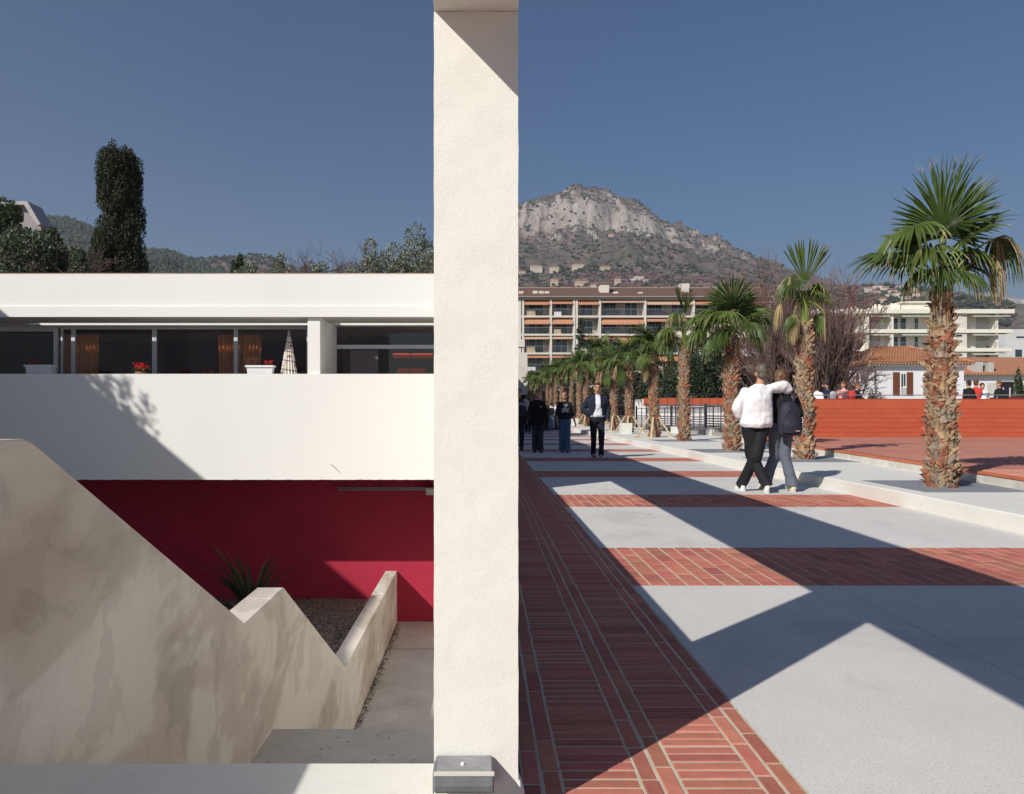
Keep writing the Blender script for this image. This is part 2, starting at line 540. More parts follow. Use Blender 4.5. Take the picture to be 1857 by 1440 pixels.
band_objs = []
for bi, (a, b) in enumerate(BANDS):
    st = bpy.data.objects.new('brick_band', None); COL.objects.link(st); st['kind'] = 'structure'; st.location = (3, (a + b) / 2, 0)
    MB().box(BX1 + .004, WX1, a, b, -.066, -.0024).build('mortar_bed', M['mortar'], st)
    items = []
    nx = 33
    wx = (WX1 - BX1 - .01) / nx
    ly = (b - a) / 6
    for i in range(nx):
        xc = BX1 + .006 + (i + .5) * wx
        if i % 2 == 0:
            for j in range(6): items.append((xc, a + (j + .5) * ly, wx, ly))
        else:
            items.append((xc, a + ly * .25, wx, ly * .5)); items.append((xc, b - ly * .25, wx, ly * .5))
            for j in range(5): items.append((xc, a + (j + 1) * ly, wx, ly))
    if bi in (2, 3): scatter_bricks(st, items, 300)
    elif bi < 2: MB().box(BX1 + .006, WX1, a, b, -.0023, 0).build('brick_paving', M['brickf'], st)
    else:
        scatter_bricks(st, items, 0)

# raised planting strip with its kerb
ZS = .172
strip = MB()
strip.prism([(WX1, -.06), (WX1, ZS - .012), (WX1 + .012, ZS), (10.2, ZS), (10.2, -.06)], 'y', -9, WEND + 40)
strip.build('palm_strip', M['whiteconc'], kind='structure')
# the strip closes round the far end of the walkway
MB().box(.12, 4.94, WEND + .01, WEND + 60, -.06, .0).build('asphalt_court', mat('worn_asphalt', (.10, .10, .11), .9, .2, .6, .3, 90), kind='structure')

def kx(Y): return 6.50 + .107 * (Y - 9.67)       # foot of the terrace step
ZT = .315
# terrace: cast kerb, terracotta rim, paving
tp = [(kx(Y), Y) for Y in (-9, 26.5)]
kerb = MB().prism([(kx(-9), -9), (kx(26.4), 26.4), (kx(26.4) + .25, 26.4), (kx(-9) + .25, -9)], 'z', .10, ZT - .03)
kerb.build('terrace_kerb', mat('rough_kerb_concrete', (.62, .60, .54), .9, .22, 2.5, .5, 18, .01, fine=.1), kind='structure')
MB().prism([(kx(-9) - .012, -9), (kx(26.4) - .012, 26.4), (kx(26.4) + .13, 26.4), (kx(-9) + .13, -9)], 'z', ZT - .03, ZT + .003).build('terrace_edge', M['rim'], kind='structure', bevel=.006)
ter = MB().prism([(kx(-9) + .131, -9), (kx(26.4) + .131, 26.4), (60, 26.4), (60, -9)], 'z', .10, ZT - .006)
ter.build('terrace_bed', M['mortar'], kind='structure')
st = bpy.data.objects.new('terrace_paving', None); COL.objects.link(st); st['kind'] = 'structure'; st.location = (12, 18, ZT)
mb = MB(); rnd = random.Random(3)
ly, lx = .12, .24
j = 0
y = 8.0
far = MB()
single = {}
cnt = 0
while y < 24.75:
    x0 = kx(y) + .15 + (j % 2) * .12
    x1 = min(22, (1890 - CX) * y / F + .5)
    x = x0
    while x < x1:
        z = ZT + rnd.uniform(-.0012, .0012)
        if y < 11.2 and cnt < 300:
            k = rnd.randrange(3)
            if k not in single: single[k] = brick_mesh('brick', lx - .007, ly - .007, .03, M['terrace'], .003, k + 40)
            piece('brick', single[k], st, (x + lx / 2, y, z)); cnt += 1
        else:
            a, b = (lx - .007) / 2, (ly - .007) / 2; xc = x + lx / 2
            far.add([(xc - a, y - b, z), (xc + a, y - b, z), (xc + a, y + b, z), (xc - a, y + b, z)], [(0, 1, 2, 3)])
        x += lx
    y += ly; j += 1
far.build('bricks', M['terrace'], st, recalc=False, kind='stuff')
MB().box(kx(0) + .2, 40, -9, 7.93, ZT - .0055, ZT - .001).build('terrace_slab', M['terrace'], kind='structure')
MB().prism([(22.1, 7.94), (22.1, 24.8), (40, 24.8), (40, 7.94)], 'z', ZT - .0055, ZT - .001).build('terrace_slab', M['terrace'], kind='structure')
# ground behind the terrace wall, where the pupils stand
ZB = .30
MB().box(8.9, 70, 25.25, 330, -.05, ZB).build('schoolyard', mat('yard_ground', (.33, .30, .26), .95, .15, .3), kind='structure')
# ---------------------------------------------------------------- white frame beside the walkway
XL, XR = -.134, .0985
def rough_box(name, x0, x1, y0, y1, z0, z1, mt, parent, step=.05, amp=.0028, clampz=None):
    """a rendered masonry box whose faces and arrises are slightly uneven"""
    bm = bmesh.new()
    def grid(o, u, v, nu, nv):
        vs = [[bm.verts.new(Vector(o) + Vector(u) * (i / nu) + Vector(v) * (j / nv)) for j in range(nv + 1)] for i in range(nu + 1)]
        for i in range(nu):
            for j in range(nv): bm.faces.new((vs[i][j], vs[i + 1][j], vs[i + 1][j + 1], vs[i][j + 1]))
    nx, ny, nz = [max(2, int(round(d / step))) for d in (x1 - x0, y1 - y0, z1 - z0)]
    X, Y, Z = (x1 - x0, 0, 0), (0, y1 - y0, 0), (0, 0, z1 - z0)
    for o, u, v, nu, nv in (((x0, y0, z0), X, Z, nx, nz), ((x0, y1, z0), X, Z, nx, nz), ((x0, y0, z0), Y, Z, ny, nz), ((x1, y0, z0), Y, Z, ny, nz), ((x0, y0, z0), X, Y, nx, ny), ((x0, y0, z1), X, Y, nx, ny)):
        grid(o, u, v, nu, nv)
    bmesh.ops.remove_doubles(bm, verts=bm.verts, dist=1e-4)
    bmesh.ops.recalc_face_normals(bm, faces=bm.faces)
    c = Vector(((x0 + x1) / 2, (y0 + y1) / 2, (z0 + z1) / 2))
    for v in bm.verts:
        p = v.co * 1.0
        n = Vector((noise.noise(p * 9), noise.noise(p * 9 + Vector((7, 3, 1))), noise.noise(p * 9 + Vector((1, 9, 4)))))
        n2 = Vector((noise.noise(p * 31), noise.noise(p * 31 + Vector((7, 3, 1))), 0))
        v.co = p + n * amp + n2 * amp * .6
    me = bpy.data.meshes.new(name); bm.to_mesh(me); bm.free()
    me.materials.append(mt)
    me.polygons.foreach_set('use_smooth', [True] * len(me.polygons))
    try: me.set_sharp_from_angle(angle=R(40))
    except Exception: pass
    return link(name, me, parent)

fr = thing('frame_wall', 'tall white rendered frame wall with open bays along the brick walkway', 'wall', (XL, 2.22, -.05))
YP0, YP1 = 2.22, 2.71
ZB0, ZB1 = 2.232, 3.45
rough_box('pillar', XL, XR, YP0, YP1, -.05, ZB0 - .001, M['stucco'], fr, .018, .0013)
rough_box('beam', XL + .001, XR - .001, -4.2, 10.85, ZB0, ZB1, M['stucco'], fr, .12, .002)
MB().box(XL, XR, 10.852, 24.6, -3.05, ZB1 - .002).build('wall_panel', M['stucco'], fr)
MB().box(XL + .003, XR - .003, 2.7, 10.849, -3.05, .95).build('low_wall', M['stucco'], fr)
MB().box(XL, XR, 32.2, 33, -.05, ZB0 + .3).build('pillar', M['stucco'], fr)
MB().box(XL, XR, 24.602, 46, 2.55, ZB1 - .003).build('beam', M['stucco'], fr)
MB().box(XL, XR, 24.603, 46, -.05, .93).build('low_wall', M['stucco'], fr)
MB().box(XL + .001, XR - .001, YP0 + .02, 2.699, -3.05, -.052).build('foundation', M['stucco'], fr)
# broken render at the foot of the pillar
mb = MB()
mb.loft([((.1035, 2.235, -.05), .016, .03), ((.103, 2.236, .075), .013, .028), ((.100, 2.238, .108), .007, .02), ((.098, 2.24, .125), .002, .008)], 8)
mb.build('render_patch', M['stucco'], fr, smooth=True)

# wedge shaped luminaire at the foot
lt = thing('wall_light', 'small grey wedge shaped metal wall light fixed at the foot of the white pillar', 'light', (-.05, 2.2, .0))
lx0, lx1 = -.128, .030
prof = [(2.217, .181), (2.217, .10), (2.150, .108), (2.128, .120), (2.122, .140), (2.124, .171)]
MB().prism(prof, 'x', lx0, lx1).build('housing', mat('painted_grey_metal', (.20, .21, .22), .55, .18, 14, .15, 60, .002, metal=.2, fine=.08, fs=90), lt, bevel=.0035)
MB().prism([(2.134, .1745), (2.134, .1720), (2.211, .1795), (2.211, .1835)], 'x', lx0 + .006, lx1 - .006).build('lens_plate', mat('dusty_lens', (.24, .235, .25), .4, .25, 9, .1, 40, .001, fine=.1), lt)
MB().box(lx0 - .001, lx1 + .001, 2.1205, 2.1335, .1675, .1745).build('rim', mat('bright_rim', (.62, .6, .55), .5, .05), lt)
MB().ell((lx0 + .075, 2.165, .1795), (.006, .006, .006)).build('screw', M['white'], lt, smooth=True)
MB().box(lx0 - .004, lx0 - .0005, 2.13, 2.215, .115, .168).build('end_cap', M['galv'], lt)

# ---------------------------------------------------------------- stairwell
XW = -1.63
st_o = thing('stair_wall', 'stained cast concrete parapet stepping down beside the stairs in sloping and level runs', 'wall', (XW, 3, -3.1))
prof = [(-2.5, 1.03), (2.86, 1.03), (2.91, 1.017), (2.96, .995), (5.53, -.33), (6.23, -.323)]
MB().prism([(-2.5, -3.1)] + prof + [(6.23, -3.1)], 'x', XW - .22, XW).build('wall_section', M['stained'], st_o, bevel=.006)
MB().prism([(6.236, -3.1), (6.236, -.323), (6.61, -.32), (9.6, -1.93), (13.45, -1.928), (13.45, -3.1)], 'x', XW - .219, XW - .001).build('wall_section', M['stained'], st_o, bevel=.006)
MB().prism([(13.468, -3.1), (13.468, -1.927), (15.36, -1.925), (15.36, -3.1)], 'x', XW - .22, XW).build('wall_section', M['stained'], st_o, bevel=.005)

sp = bpy.data.objects.new('courtyard_floor', None); COL.objects.link(sp); sp['kind'] = 'structure'; sp.location = (-1, 12, -2.9)
MB().box(XW, XL - .001, 9.0, 13.60, -3.1, -2.9).build('concrete_slab', M['courtconc'], sp)
MB().box(XW, XL - .001, 13.64, 15.38, -3.1, -2.897).build('concrete_slab', mat('court_concrete_red_bounce', (.50, .44, .40), .9, .12, 2, .2, 60, .003), sp)  # lighter warm tint stands for light reflected off the crimson wall
MB().box(XW, XL - .001, 13.60, 13.64, -3.1, -2.93).build('drain', M['dark'], sp)
stairs = thing('stairs', 'concrete stairs going down past a landing to the sunken courtyard', 'stairs', (-1, 4, -1.35))
n = 8
for i in range(n):
    z = -.05 - (i + 1) * 1.3 / (n + .0)
    y0 = 2.7 + i * .29
    if i < n - 1: MB().box(XW + .001, XL - .002, y0, y0 + .29, -3.1, z).build('step', M['courtconc'], stairs, bevel=.004)
MB().box(XW + .001, XL - .002, 2.7 + 7 * .29, 6.28, -3.1, -1.35).build('landing', M['courtconc'], stairs, bevel=.005)
for i in range(9):
    z = -1.35 - (i + 1) * 1.55 / 10
    MB().box(XW + .001, XL - .002, 6.281 + i * .29, 6.281 + (i + 1) * .29, -3.1, z).build('step', M['courtconc'], stairs, bevel=.004)
MB().box(XW + .001, XL - .002, 8.892, 8.999, -3.1, -2.9).build('step', M['courtconc'], stairs)
MB().box(XW + .001, XL - .003, -3, 2.699, -3.1, -.05).build('stair_head', M['whiteconc'], kind='structure', bevel=.006)
# leaf litter along the foot of the wall
rnd = random.Random(8)
mb = MB()
for i in range(900):
    y = rnd.uniform(9.6, 15.2); x = XW + abs(rnd.gauss(0, .05)) + .005; z = -2.893
    s = rnd.uniform(.006, .022); a = rnd.uniform(0, 6.3)
    c, d = math.cos(a) * s, math.sin(a) * s
    mb.add([(x - c, y - d, z), (x + d * .5, y - c * .5, z + rnd.uniform(.002, .012)), (x + c, y + d, z + .002), (x - d * .5, y + c * .5, z + rnd.uniform(.0, .012))], [(0, 1, 2, 3)])
for i in range(40):
    y = rnd.uniform(5.3, 6.2); x = rnd.uniform(XW + .02, XL - .1); z = -1.344
    s = rnd.uniform(.004, .014); a = rnd.uniform(0, 6.3); c, d = math.cos(a) * s, math.sin(a) * s
    mb.add([(x - c, y - d, z), (x + d * .5, y - c * .5, z + .004), (x + c, y + d, z + .002), (x - d * .5, y + c * .5, z + .006)], [(0, 1, 2, 3)])
mb.build('leaf_litter', mat('dead_leaves', (.13, .09, .055), .9, .3, 20), recalc=False, kind='stuff')

# gravel bed behind the stair wall
def gz(x, y):
    return -2.47 + .10 * noise.noise(Vector((x * .9, y * .9, 3))) + .05 * math.exp(-((x + 3.1) ** 2 + (y - 14.6) ** 2) / .8)
bm = bmesh.new()
nx, ny = 90, 110
g = [[bm.verts.new((XW - .215 - 10.4 * (i / nx) ** 1.6, 1 + 14.37 * (j / ny), 0)) for j in range(ny + 1)] for i in range(nx + 1)]
for row in g:
    for v in row: v.co.z = gz(v.co.x, v.co.y) + noise.noise(v.co * 22) * .012
for i in range(nx):
    for j in range(ny): bm.faces.new((g[i][j], g[i][j + 1], g[i + 1][j + 1], g[i + 1][j]))
me = bpy.data.meshes.new('gravel_bed'); bm.to_mesh(me); bm.free(); me.materials.append(M['gravel'])
link('gravel_bed', me, kind='structure')
# loose stones on it
mb = MB()
for i in range(5200):
    x = XW - .23 - rnd.random() ** 1.3 * 3.2; y = rnd.uniform(9.5, 15.3)
    s = rnd.uniform(.006, .02)
    z = gz(x, y) + s * .4
    q = Euler((rnd.uniform(0, 3), rnd.uniform(0, 3), rnd.uniform(0, 3))).to_matrix()
    vs = [Vector((x, y, z)) + q @ Vector(p) * s * rnd.uniform(.7, 1.2) for p in ((1, 0, 0), (-1, 0, 0), (0, .8, 0), (0, -.8, 0), (0, 0, .6), (0, 0, -.6))]
    mb.add(vs, [(0, 2, 4), (2, 1, 4), (1, 3, 4), (3, 0, 4), (2, 0, 5), (1, 2, 5), (3, 1, 5), (0, 3, 5)], rnd.randrange(3))
mb.build('gravel', [mat('stone_tan', (.36, .30, .24), .9), mat('stone_grey', (.22, .20, .18), .9), mat('stone_dark', (.07, .06, .055), .9)], recalc=False, kind='stuff')

# spiky plant
pl = thing('flax_plant', 'dark spiky flax with long strap leaves in the gravel before the crimson wall', 'plant', (-3.85, 13.4, -2.45))
pm = leafmat('flax_leaf', (.045, .065, .03), .15, .45, .3, 6)
pm2 = leafmat('flax_leaf_dry', (.16, .15, .08), .15, .6, .3, 6)
for k in range(46):
    a = rnd.uniform(0, 6.28); Ln = rnd.uniform(.9, 1.65); up = rnd.uniform(.2, 1.0) if k > 9 else rnd.uniform(1.0, 1.5)
    lean = rnd.uniform(.15, .6) if k > 9 else .95
    pts = []; p = Vector((-3.85 + math.cos(a) * .05, 13.4 + math.sin(a) * .05, -2.47)); th = math.pi / 2 - lean * .6
    for s in range(8):
        pts.append(p.copy()); dl = Ln / 7
        p = p + Vector((math.cos(a) * math.cos(th), math.sin(a) * math.cos(th), math.sin(th))) * dl
        th -= up * .16 * (1 + s * .25)
    side = Vector((-math.sin(a), math.cos(a), 0))
    w = [.012, .02, .024, .024, .021, .017, .010, .001]
    vs = []; fs = []
    for s, q in enumerate(pts):
        vs += [q - side * w[s] * 1.4, q - Vector((0, 0, w[s] * .5)), q + side * w[s] * 1.4]
        if s: b = s * 3; fs += [(b - 3, b, b + 1, b - 2), (b - 2, b + 1, b + 2, b - 1)]
    MB().add(vs, fs).build('leaf', pm2 if k in (0, 3, 14, 22, 30) else pm, pl, recalc=False)

# ---------------------------------------------------------------- villa with ribbon window
YF = 13.6
def fx(px, Y=YF): return (px - CX) * Y / F
def fz(py, Y=YF): return H + (HY - py) * Y / F
X0 = -14.0; X1 = XL - .002
vl = thing('white_villa', 'low white flat roofed building with a long shaded balcony over a crimson undercroft', 'building', (-6, YF, -2.5))
# balcony parapet with ragged lower arris
bm = bmesh.new()
n = 420
def col(xx, z, y): return bm.verts.new((xx, y, z))
rows = []
for i in range(n + 1):
    xx = X0 + (X1 - X0) * i / n
    zb = fz(870) + .007 * noise.noise(Vector((xx * 9, 0, 0))) + .005 * noise.noise(Vector((xx * 40, 0, 5)))
    rows.append([col(xx, zb, YF), col(xx, zb + .05, YF), col(xx, fz(678), YF), col(xx, fz(678), YF + .16), col(xx, zb, YF + .16)])
for i in range(n):
    for j in range(5):
        k = (j + 1) % 5
        bm.faces.new((rows[i][j], rows[i + 1][j], rows[i + 1][k], rows[i][k]))
bmesh.ops.recalc_face_normals(bm, faces=bm.faces)
me = bpy.data.meshes.new('parapet'); bm.to_mesh(me); bm.free(); me.materials.append(M['facade'])
link('parapet', me, vl)
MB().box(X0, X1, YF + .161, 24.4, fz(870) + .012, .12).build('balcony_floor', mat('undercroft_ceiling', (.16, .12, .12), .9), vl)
MB().box(X0, X1, YF + .161, YF + .42, 1.50, 1.60).build('planter_shelf', M['white'], vl)
# roof: tall fascia, its proud lower strip, soffit slab with a light slot
zt, zm, zb_ = fz(497), fz(556), fz(575)
MB().box(X0, X1, YF, YF + .11, zm + .0, zt).build('fascia', M['facade'], vl)
MB().box(X0, X1, YF - .03, YF + .11, zb_, zm - .001).build('fascia_strip', M['facade'], vl)
MB().box(X0, X1, YF + .0, 24.4, zt, zt + .035).build('roof_edge', mat('thin_roof_capping', (.34, .17, .11), .8, .2, 4), vl) if False else None
MB().box(X0, X1, YF + .001, YF + .112, zt + .001, zt + .016).build('coping', mat('thin_coping', (.42, .30, .22), .8, .2, 4), vl)
Yg1, Yg2 = 14.55, 14.80
SLB = zb_ + .15
sxs = [(X0, fx(60, 14.8)), (fx(558), fx(608, 15))]
MB().box(X0, X1, YF + .1115, Yg1, zb_ + .002, SLB).build('soffit', M['soffit'], vl)
MB().box(X0, X1, Yg2, 24.4, zb_ + .001, SLB + .001).build('ceiling', M['soffit'], vl)
for a, b in sxs:
    MB().box(a, b, Yg1 + .001, Yg2 - .001, zb_ + .003, SLB - .002).build('soffit', M['soffit'], vl)
MB().box(X0, X1, Yg2 - .012, Yg2 - .001, zb_ - .01, SLB).build('slot_edge', M['white'], vl)
# fin column between the bays
cx0, cx1 = fx(557), fx(580)
MB().box(cx0, cx1, YF + .035, 15.02, .121, zb_ - .002).build('column', M['facade'], vl, bevel=.004)
# undercroft
MB().box(X0, X1, 15.38, 15.6, -3.1, fz(870) + .01).build('crimson_wall', M['redwall'], vl)
# interior shell
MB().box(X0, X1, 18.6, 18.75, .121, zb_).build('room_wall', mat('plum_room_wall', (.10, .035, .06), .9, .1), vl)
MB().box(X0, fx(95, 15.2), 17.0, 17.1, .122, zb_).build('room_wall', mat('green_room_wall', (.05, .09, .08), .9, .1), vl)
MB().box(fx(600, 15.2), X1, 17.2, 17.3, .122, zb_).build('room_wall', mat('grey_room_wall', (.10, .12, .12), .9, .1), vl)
MB().box(X0, X1, 15.1, 18.6, .1205, .14).build('room_floor', mat('dark_tile', (.08, .06, .06), .4, .1), vl)
# windows: frame bars with panes between them
YW = 15.0
def win(px0, px1, py_top=592, bars=(), transoms=(), fm='alu', wbar=3):
    x0, x1 = fx(px0, YW), fx(px1, YW); z0, z1 = .14, fz(py_top, YW)
    w = wbar * YW / F
    fr_ = MB()
    fr_.box(x0, x1, YW, YW + .07, z1 - w, z1); fr_.box(x0, x1, YW, YW + .07, z0, z0 + w)
    fr_.box(x0, x0 + w, YW, YW + .07, z0 + w, z1 - w); fr_.box(x1 - w, x1, YW, YW + .07, z0 + w, z1 - w)
    for t in transoms: fr_.box(x0 + w, x1 - w, YW - .01, YW + .07, fz(t + 3.5, YW), fz(t - 3.5, YW))
    o = fr_.build('window', M[fm], vl)
    zs = [z0 + w] + [fz(t, YW) for t in transoms] + [z1 - w]
    for a, b in zip(zs[:-1], zs[1:]):
        MB().box(x0 + w, x1 - w, YW + .03, YW + .036, a, b).build('pane', GL, o)
    return o
GL = glassmat('window_glass', (.90, .86, .90), 1.0)
win(-60, 104, 594, fm='alu', wbar=7); win(110, 132, 594); win(132.5, 279, 594); win(280, 427, 594); win(427.5, 559, 594)
win(607, 795, 589, transoms=(629,), wbar=3)
MB().box(fx(-60, YW), fx(557, YW), YW - .02, YW + .08, fz(594, YW) + .002, zb_ - .001).build('window_head', M['soffit'], vl)
MB().box(fx(607, YW), X1, YW - .02, YW + .08, fz(589, YW) + .002, zb_ - .001).build('window_head', M['soffit'], vl)
# orange boards close behind the kitchen window
og = mat('orange_board', (.75, .13, .05), .6, .05)
for a, b, c, d in ((713, 744, 641, 650), (746, 785, 641, 650), (721, 741, 668, 682), (743, 771, 668, 682)):
    MB().box(fx(a, 15.3), fx(b, 15.3), 15.25, 15.42, fz(d, 15.3), fz(c, 15.3)).build('orange_panel', og, vl)
MB().box(fx(636, 15.4), fx(686, 15.4), 15.35, 15.4, .5, fz(635, 15.4)).build('shutter_panel', mat('grey_slatted_panel', (.30, .31, .30), .7, .05), vl)

# curtains
def curtain(px0, px1, px0b, px1b, label):
    Yc = 15.17; x0, x1 = fx(px0, Yc), fx(px1, Yc); a0, a1 = fx(px0b, Yc), fx(px1b, Yc)
    n = 60; vs = []; fs = []
    for j in range(13):
        t = j / 12; z = 2.56 - t * 2.3
        for i in range(n + 1):
            u = i / n
            x = (x0 + (x1 - x0) * u) * (1 - t) + (a0 + (a1 - a0) * u) * t
            y = Yc + .035 * math.sin(u * 34 + 1.3 * math.sin(u * 9)) * (1 - .3 * t)
            vs.append((x, y, z))
    for j in range(12):
        for i in range(n): k = j * (n + 1) + i; fs.append((k, k + 1, k + n + 2, k + n + 1))
    tag(MB().add(vs, fs).build('curtain', CURT, smooth=True, recalc=False), label, 'curtain', 'ochre curtains in the ribbon window')
CURT = leafmat('ochre_curtain', (.80, .42, .12), .3, .85, .08, 3)
curtain(104, 131, 106, 131, 'narrow ochre curtain gathered beside the white window post')
curtain(133, 180, 135, 172, 'ochre curtain hanging between the first two window posts')
curtain(395, 428, 402, 428, 'ochre curtain gathered to the post before the flower trough')
curtain(430, 474, 431, 470, 'wide ochre curtain behind the white trough of red flowers')

# troughs and pots on the shelf behind the parapet
def trough(px0, px1, py0, label, Y=13.93):
    x0, x1 = fx(px0, Y), fx(px1, Y); zt_ = fz(py0, Y); z0 = 1.601
    o = thing('flower_trough', label, 'planter', ((x0 + x1) / 2, Y, z0), 'white flower troughs on the balcony')
    w = .09
    MB().loft([(((x0 + x1) / 2, Y, z0), 1, 1)], 4) if False else None
    def rr(z, ins): return [(x0 + ins, Y - w + ins, z), (x1 - ins, Y - w + ins, z), (x1 - ins, Y + w - ins, z), (x0 + ins, Y + w - ins, z)]
    vs = rr(z0, .05) + rr(zt_ - .03, .02) + rr(zt_ - .03, 0) + rr(zt_, 0) + rr(zt_, .02) + rr(zt_ - .03, .025)
    fs = [(3, 2, 1, 0)] + [(r * 4 + i, r * 4 + (i + 1) % 4, r * 4 + 4 + (i + 1) % 4, r * 4 + 4 + i) for r in range(5) for i in range(4)] + [(20, 21, 22, 23)]
    MB().add(vs, fs).build('trough', M['ceramic'], o)
    return o, zt_
def blossom(o, c, r, n, cm, name='flowers', leaf=True, seed=1):
    rd = random.Random(seed); mb = MB(); ml = MB()
    for i in range(n):
        p = Vector(c) + Vector((rd.gauss(0, r[0]), rd.gauss(0, r[1]), rd.gauss(0, r[2])))
        s = rd.uniform(.010, .022)
        for k in range(3):
            q = Euler((rd.uniform(0, 6), rd.uniform(0, 6), rd.uniform(0, 6))).to_matrix()
            mb.add([p + q @ Vector(v) * s for v in ((-1, 0, 0), (0, -.8, .3), (1, 0, 0), (0, .8, .3))], [(0, 1, 2, 3)])
        if leaf:
            p2 = p - Vector((0, 0, rd.uniform(.03, .09))); q = Euler((rd.uniform(0, 6), rd.uniform(0, 6), rd.uniform(0, 6))).to_matrix()
            ml.add([p2 + q @ Vector(v) * s * 1.5 for v in ((-1, 0, 0), (0, -.6, .2), (1, 0, 0), (0, .6, .2))], [(0, 1, 2, 3)])
    mb.build(name, cm, o, recalc=False)
    if leaf: ml.build('leaves', M['leafdark'], o, recalc=False)
M['leafdark'] = leafmat('dark_leaf', (.05, .085, .03), .3)
redf = leafmat('red_petal', (.75, .035, .03), .3, .6, .2)
pinkf = leafmat('pink_petal', (.42, .06, .12), .3, .6, .2)
o, z = trough(48, 100, 662, 'shaded white trough with small pink flowers behind the parapet')
blossom(o, (fx(62, 13.93), 13.93, z + .045), (.04, .03, .012), 26, pinkf, seed=2)
o, z = trough(447, 498, 663, 'sunlit white trough with brown heather and red flowers')
blossom(o, (fx(487, 13.93), 13.93, z + .05), (.035, .03, .018), 36, redf, seed=3)
hm = mat('heather_twig', (.13, .05, .03), .9, .2, 20)
mb = MB(); rd = random.Random(4)
for i in range(150):
    b = Vector((fx(450 + rd.random() * 18, 13.93), 13.93 + rd.uniform(-.05, .05), z - .02)); tpt = b + Vector((rd.uniform(-.06, .06), rd.uniform(-.04, .04), rd.uniform(.09, .19)))
    mb.tube([b, (b + tpt) / 2 + Vector((rd.uniform(-.01, .01), 0, 0)), tpt], [.002, .002, .001], 3, False)
mb.build('heather', hm, o, recalc=False)
pt = thing('flower_pot', 'terracotta pot of bright red geraniums in the ribbon window', 'flower pot', (fx(256, 13.95), 13.95, 1.601))
c = Vector((fx(256, 13.95), 13.95, 1.601))
MB().loft([(c, .055, .055), (c + Vector((0, 0, .02)), .075, .075), (c + Vector((0, 0, .021)), .05, .05), (c + Vector((0, 0, .17)), .085, .085), (c + Vector((0, 0, .172)), .095, .095), (c + Vector((0, 0, .20)), .098, .098), (c + Vector((0, 0, .201)), .08, .08)], 20).build('pot', M['terracotta'], pt, smooth=False)
blossom(pt, c + Vector((0, 0, .295)), (.055, .045, .025), 90, redf, seed=5)
blossom(pt, c + Vector((0, 0, .23)), (.06, .045, .03), 40, M['leafdark'], 'foliage', False, seed=6)
pk = thing('flower_pot', 'dim pink flowers glimpsed low behind the middle pane', 'flower pot', (fx(381, 14.6), 14.6, 1.35), None)
c = Vector((fx(381, 14.6), 14.6, 1.38))
MB().loft([(c, .07, .07), (c + Vector((0, 0, .33)), .10, .10)], 14).build('pot', M['terracotta'], pk)
MB().box(c.x - .2, c.x + .2, 14.45, 14.75, .121, 1.379).build('stand', M['soffit'], pk)
blossom(pk, c + Vector((0, 0, .42)), (.07, .05, .035), 40, pinkf, seed=7)

# folded parasol
Yp = 14.15
pa = thing('folded_parasol', 'folded patterned white parasol standing behind the balcony parapet', 'parasol', (fx(524, Yp), Yp, .121))
c = Vector((fx(524, Yp), Yp, 0))
zt_ = fz(606, Yp)
n = 16; vs = []; fs = []
for j in range(15):
    t = j / 14; z = zt_ - t * 1.7
    for i in range(n * 2):
        a = math.pi * i / n
        r = (.022 + .185 * min(1, t * 1.6) ** .95) * (1.0 if i % 2 else .72)
        vs.append((c.x + r * math.cos(a), c.y + r * math.sin(a) * .8, z))
for j in range(14):
    for i in range(2 * n): k = j * 2 * n; fs.append((k + i, k + (i + 1) % (2 * n), k + 2 * n + (i + 1) % (2 * n), k + 2 * n + i))
tt = NT('patterned_parasol_cloth')
sx = tt.n('ShaderNodeSeparateXYZ'); tt.l(tt.tc.outputs['Object'], sx.inputs[0])
ln = tt.math('LESS_THAN', tt.math('FRACT', tt.math('ADD', tt.math('MULTIPLY', sx.outputs[2], 6.2), tt.math('MULTIPLY', sx.outputs[0], 1.0))), .10)
fl = tt.ramp(tt.noise(9, None, 2, .5), [(.60, (.72, .68, .62)), (.64, (.45, .12, .10)), (.70, (.25, .20, .22))])
tt.color(tt.mix(ln, fl, (.12, .10, .13))); tt.set(Roughness=.9)
MB().add(vs, fs).build('canopy', tt.mat, pa, recalc=False)
MB().tube([c + Vector((0, 0, .25)), c + Vector((0, 0, zt_ + .02))], .018, 8).build('pole', M['white'], pa)
MB().ell(c + Vector((0, 0, zt_ + .03)), (.024, .024, .035)).build('cap', mat('grey_cap', (.35, .35, .38), .6), pa, smooth=True)
MB().loft([(c + Vector((0, 0, .121)), .2, .2), (c + Vector((0, 0, .2)), .18, .18), (c + Vector((0, 0, .25)), .05, .05)], 16).build('base', M['soffit'], pa)

# spout and cable tray
p = P(602, 843, YF)
tag(MB().tube([p + Vector((0, .03, 0)), p + Vector((0, -.145, .004))], [.006, .005], 8).build('spout', mat('steel_pin', (.45, .42, .42), .4, metal=.6)), 'thin metal drain spout sticking out of the white parapet', 'spout')
tr = thing('cable_tray', 'perforated grey cable tray under the balcony slab', 'cable tray', (fx(700, 15.2), 15.2, -.35))
x0, x1 = fx(612, 15.2), fx(772, 15.2)
MB().box(x0, x1, 15.19, 15.21, fz(889, 15.2), fz(884, 15.2)).build('tray', M['galv'], tr)
mb = MB(); xx = x0
while xx < x1 - .03: mb.box(xx, xx + .012, 15.180, 15.1895, fz(888, 15.2), fz(885, 15.2)); xx += .03
mb.build('slots', M['dark'], tr, kind='stuff')
for q in (.1, .5, .9): MB().box(x0 + (x1 - x0) * q, x0 + (x1 - x0) * q + .02, 15.211, 15.38, fz(888, 15.2), fz(884, 15.2)).build('bracket', M['galv'], tr)
jb = thing('junction_box', 'small pale junction box at the end of the cable tray', 'box', (fx(778, 15.2), 15.2, -.42))
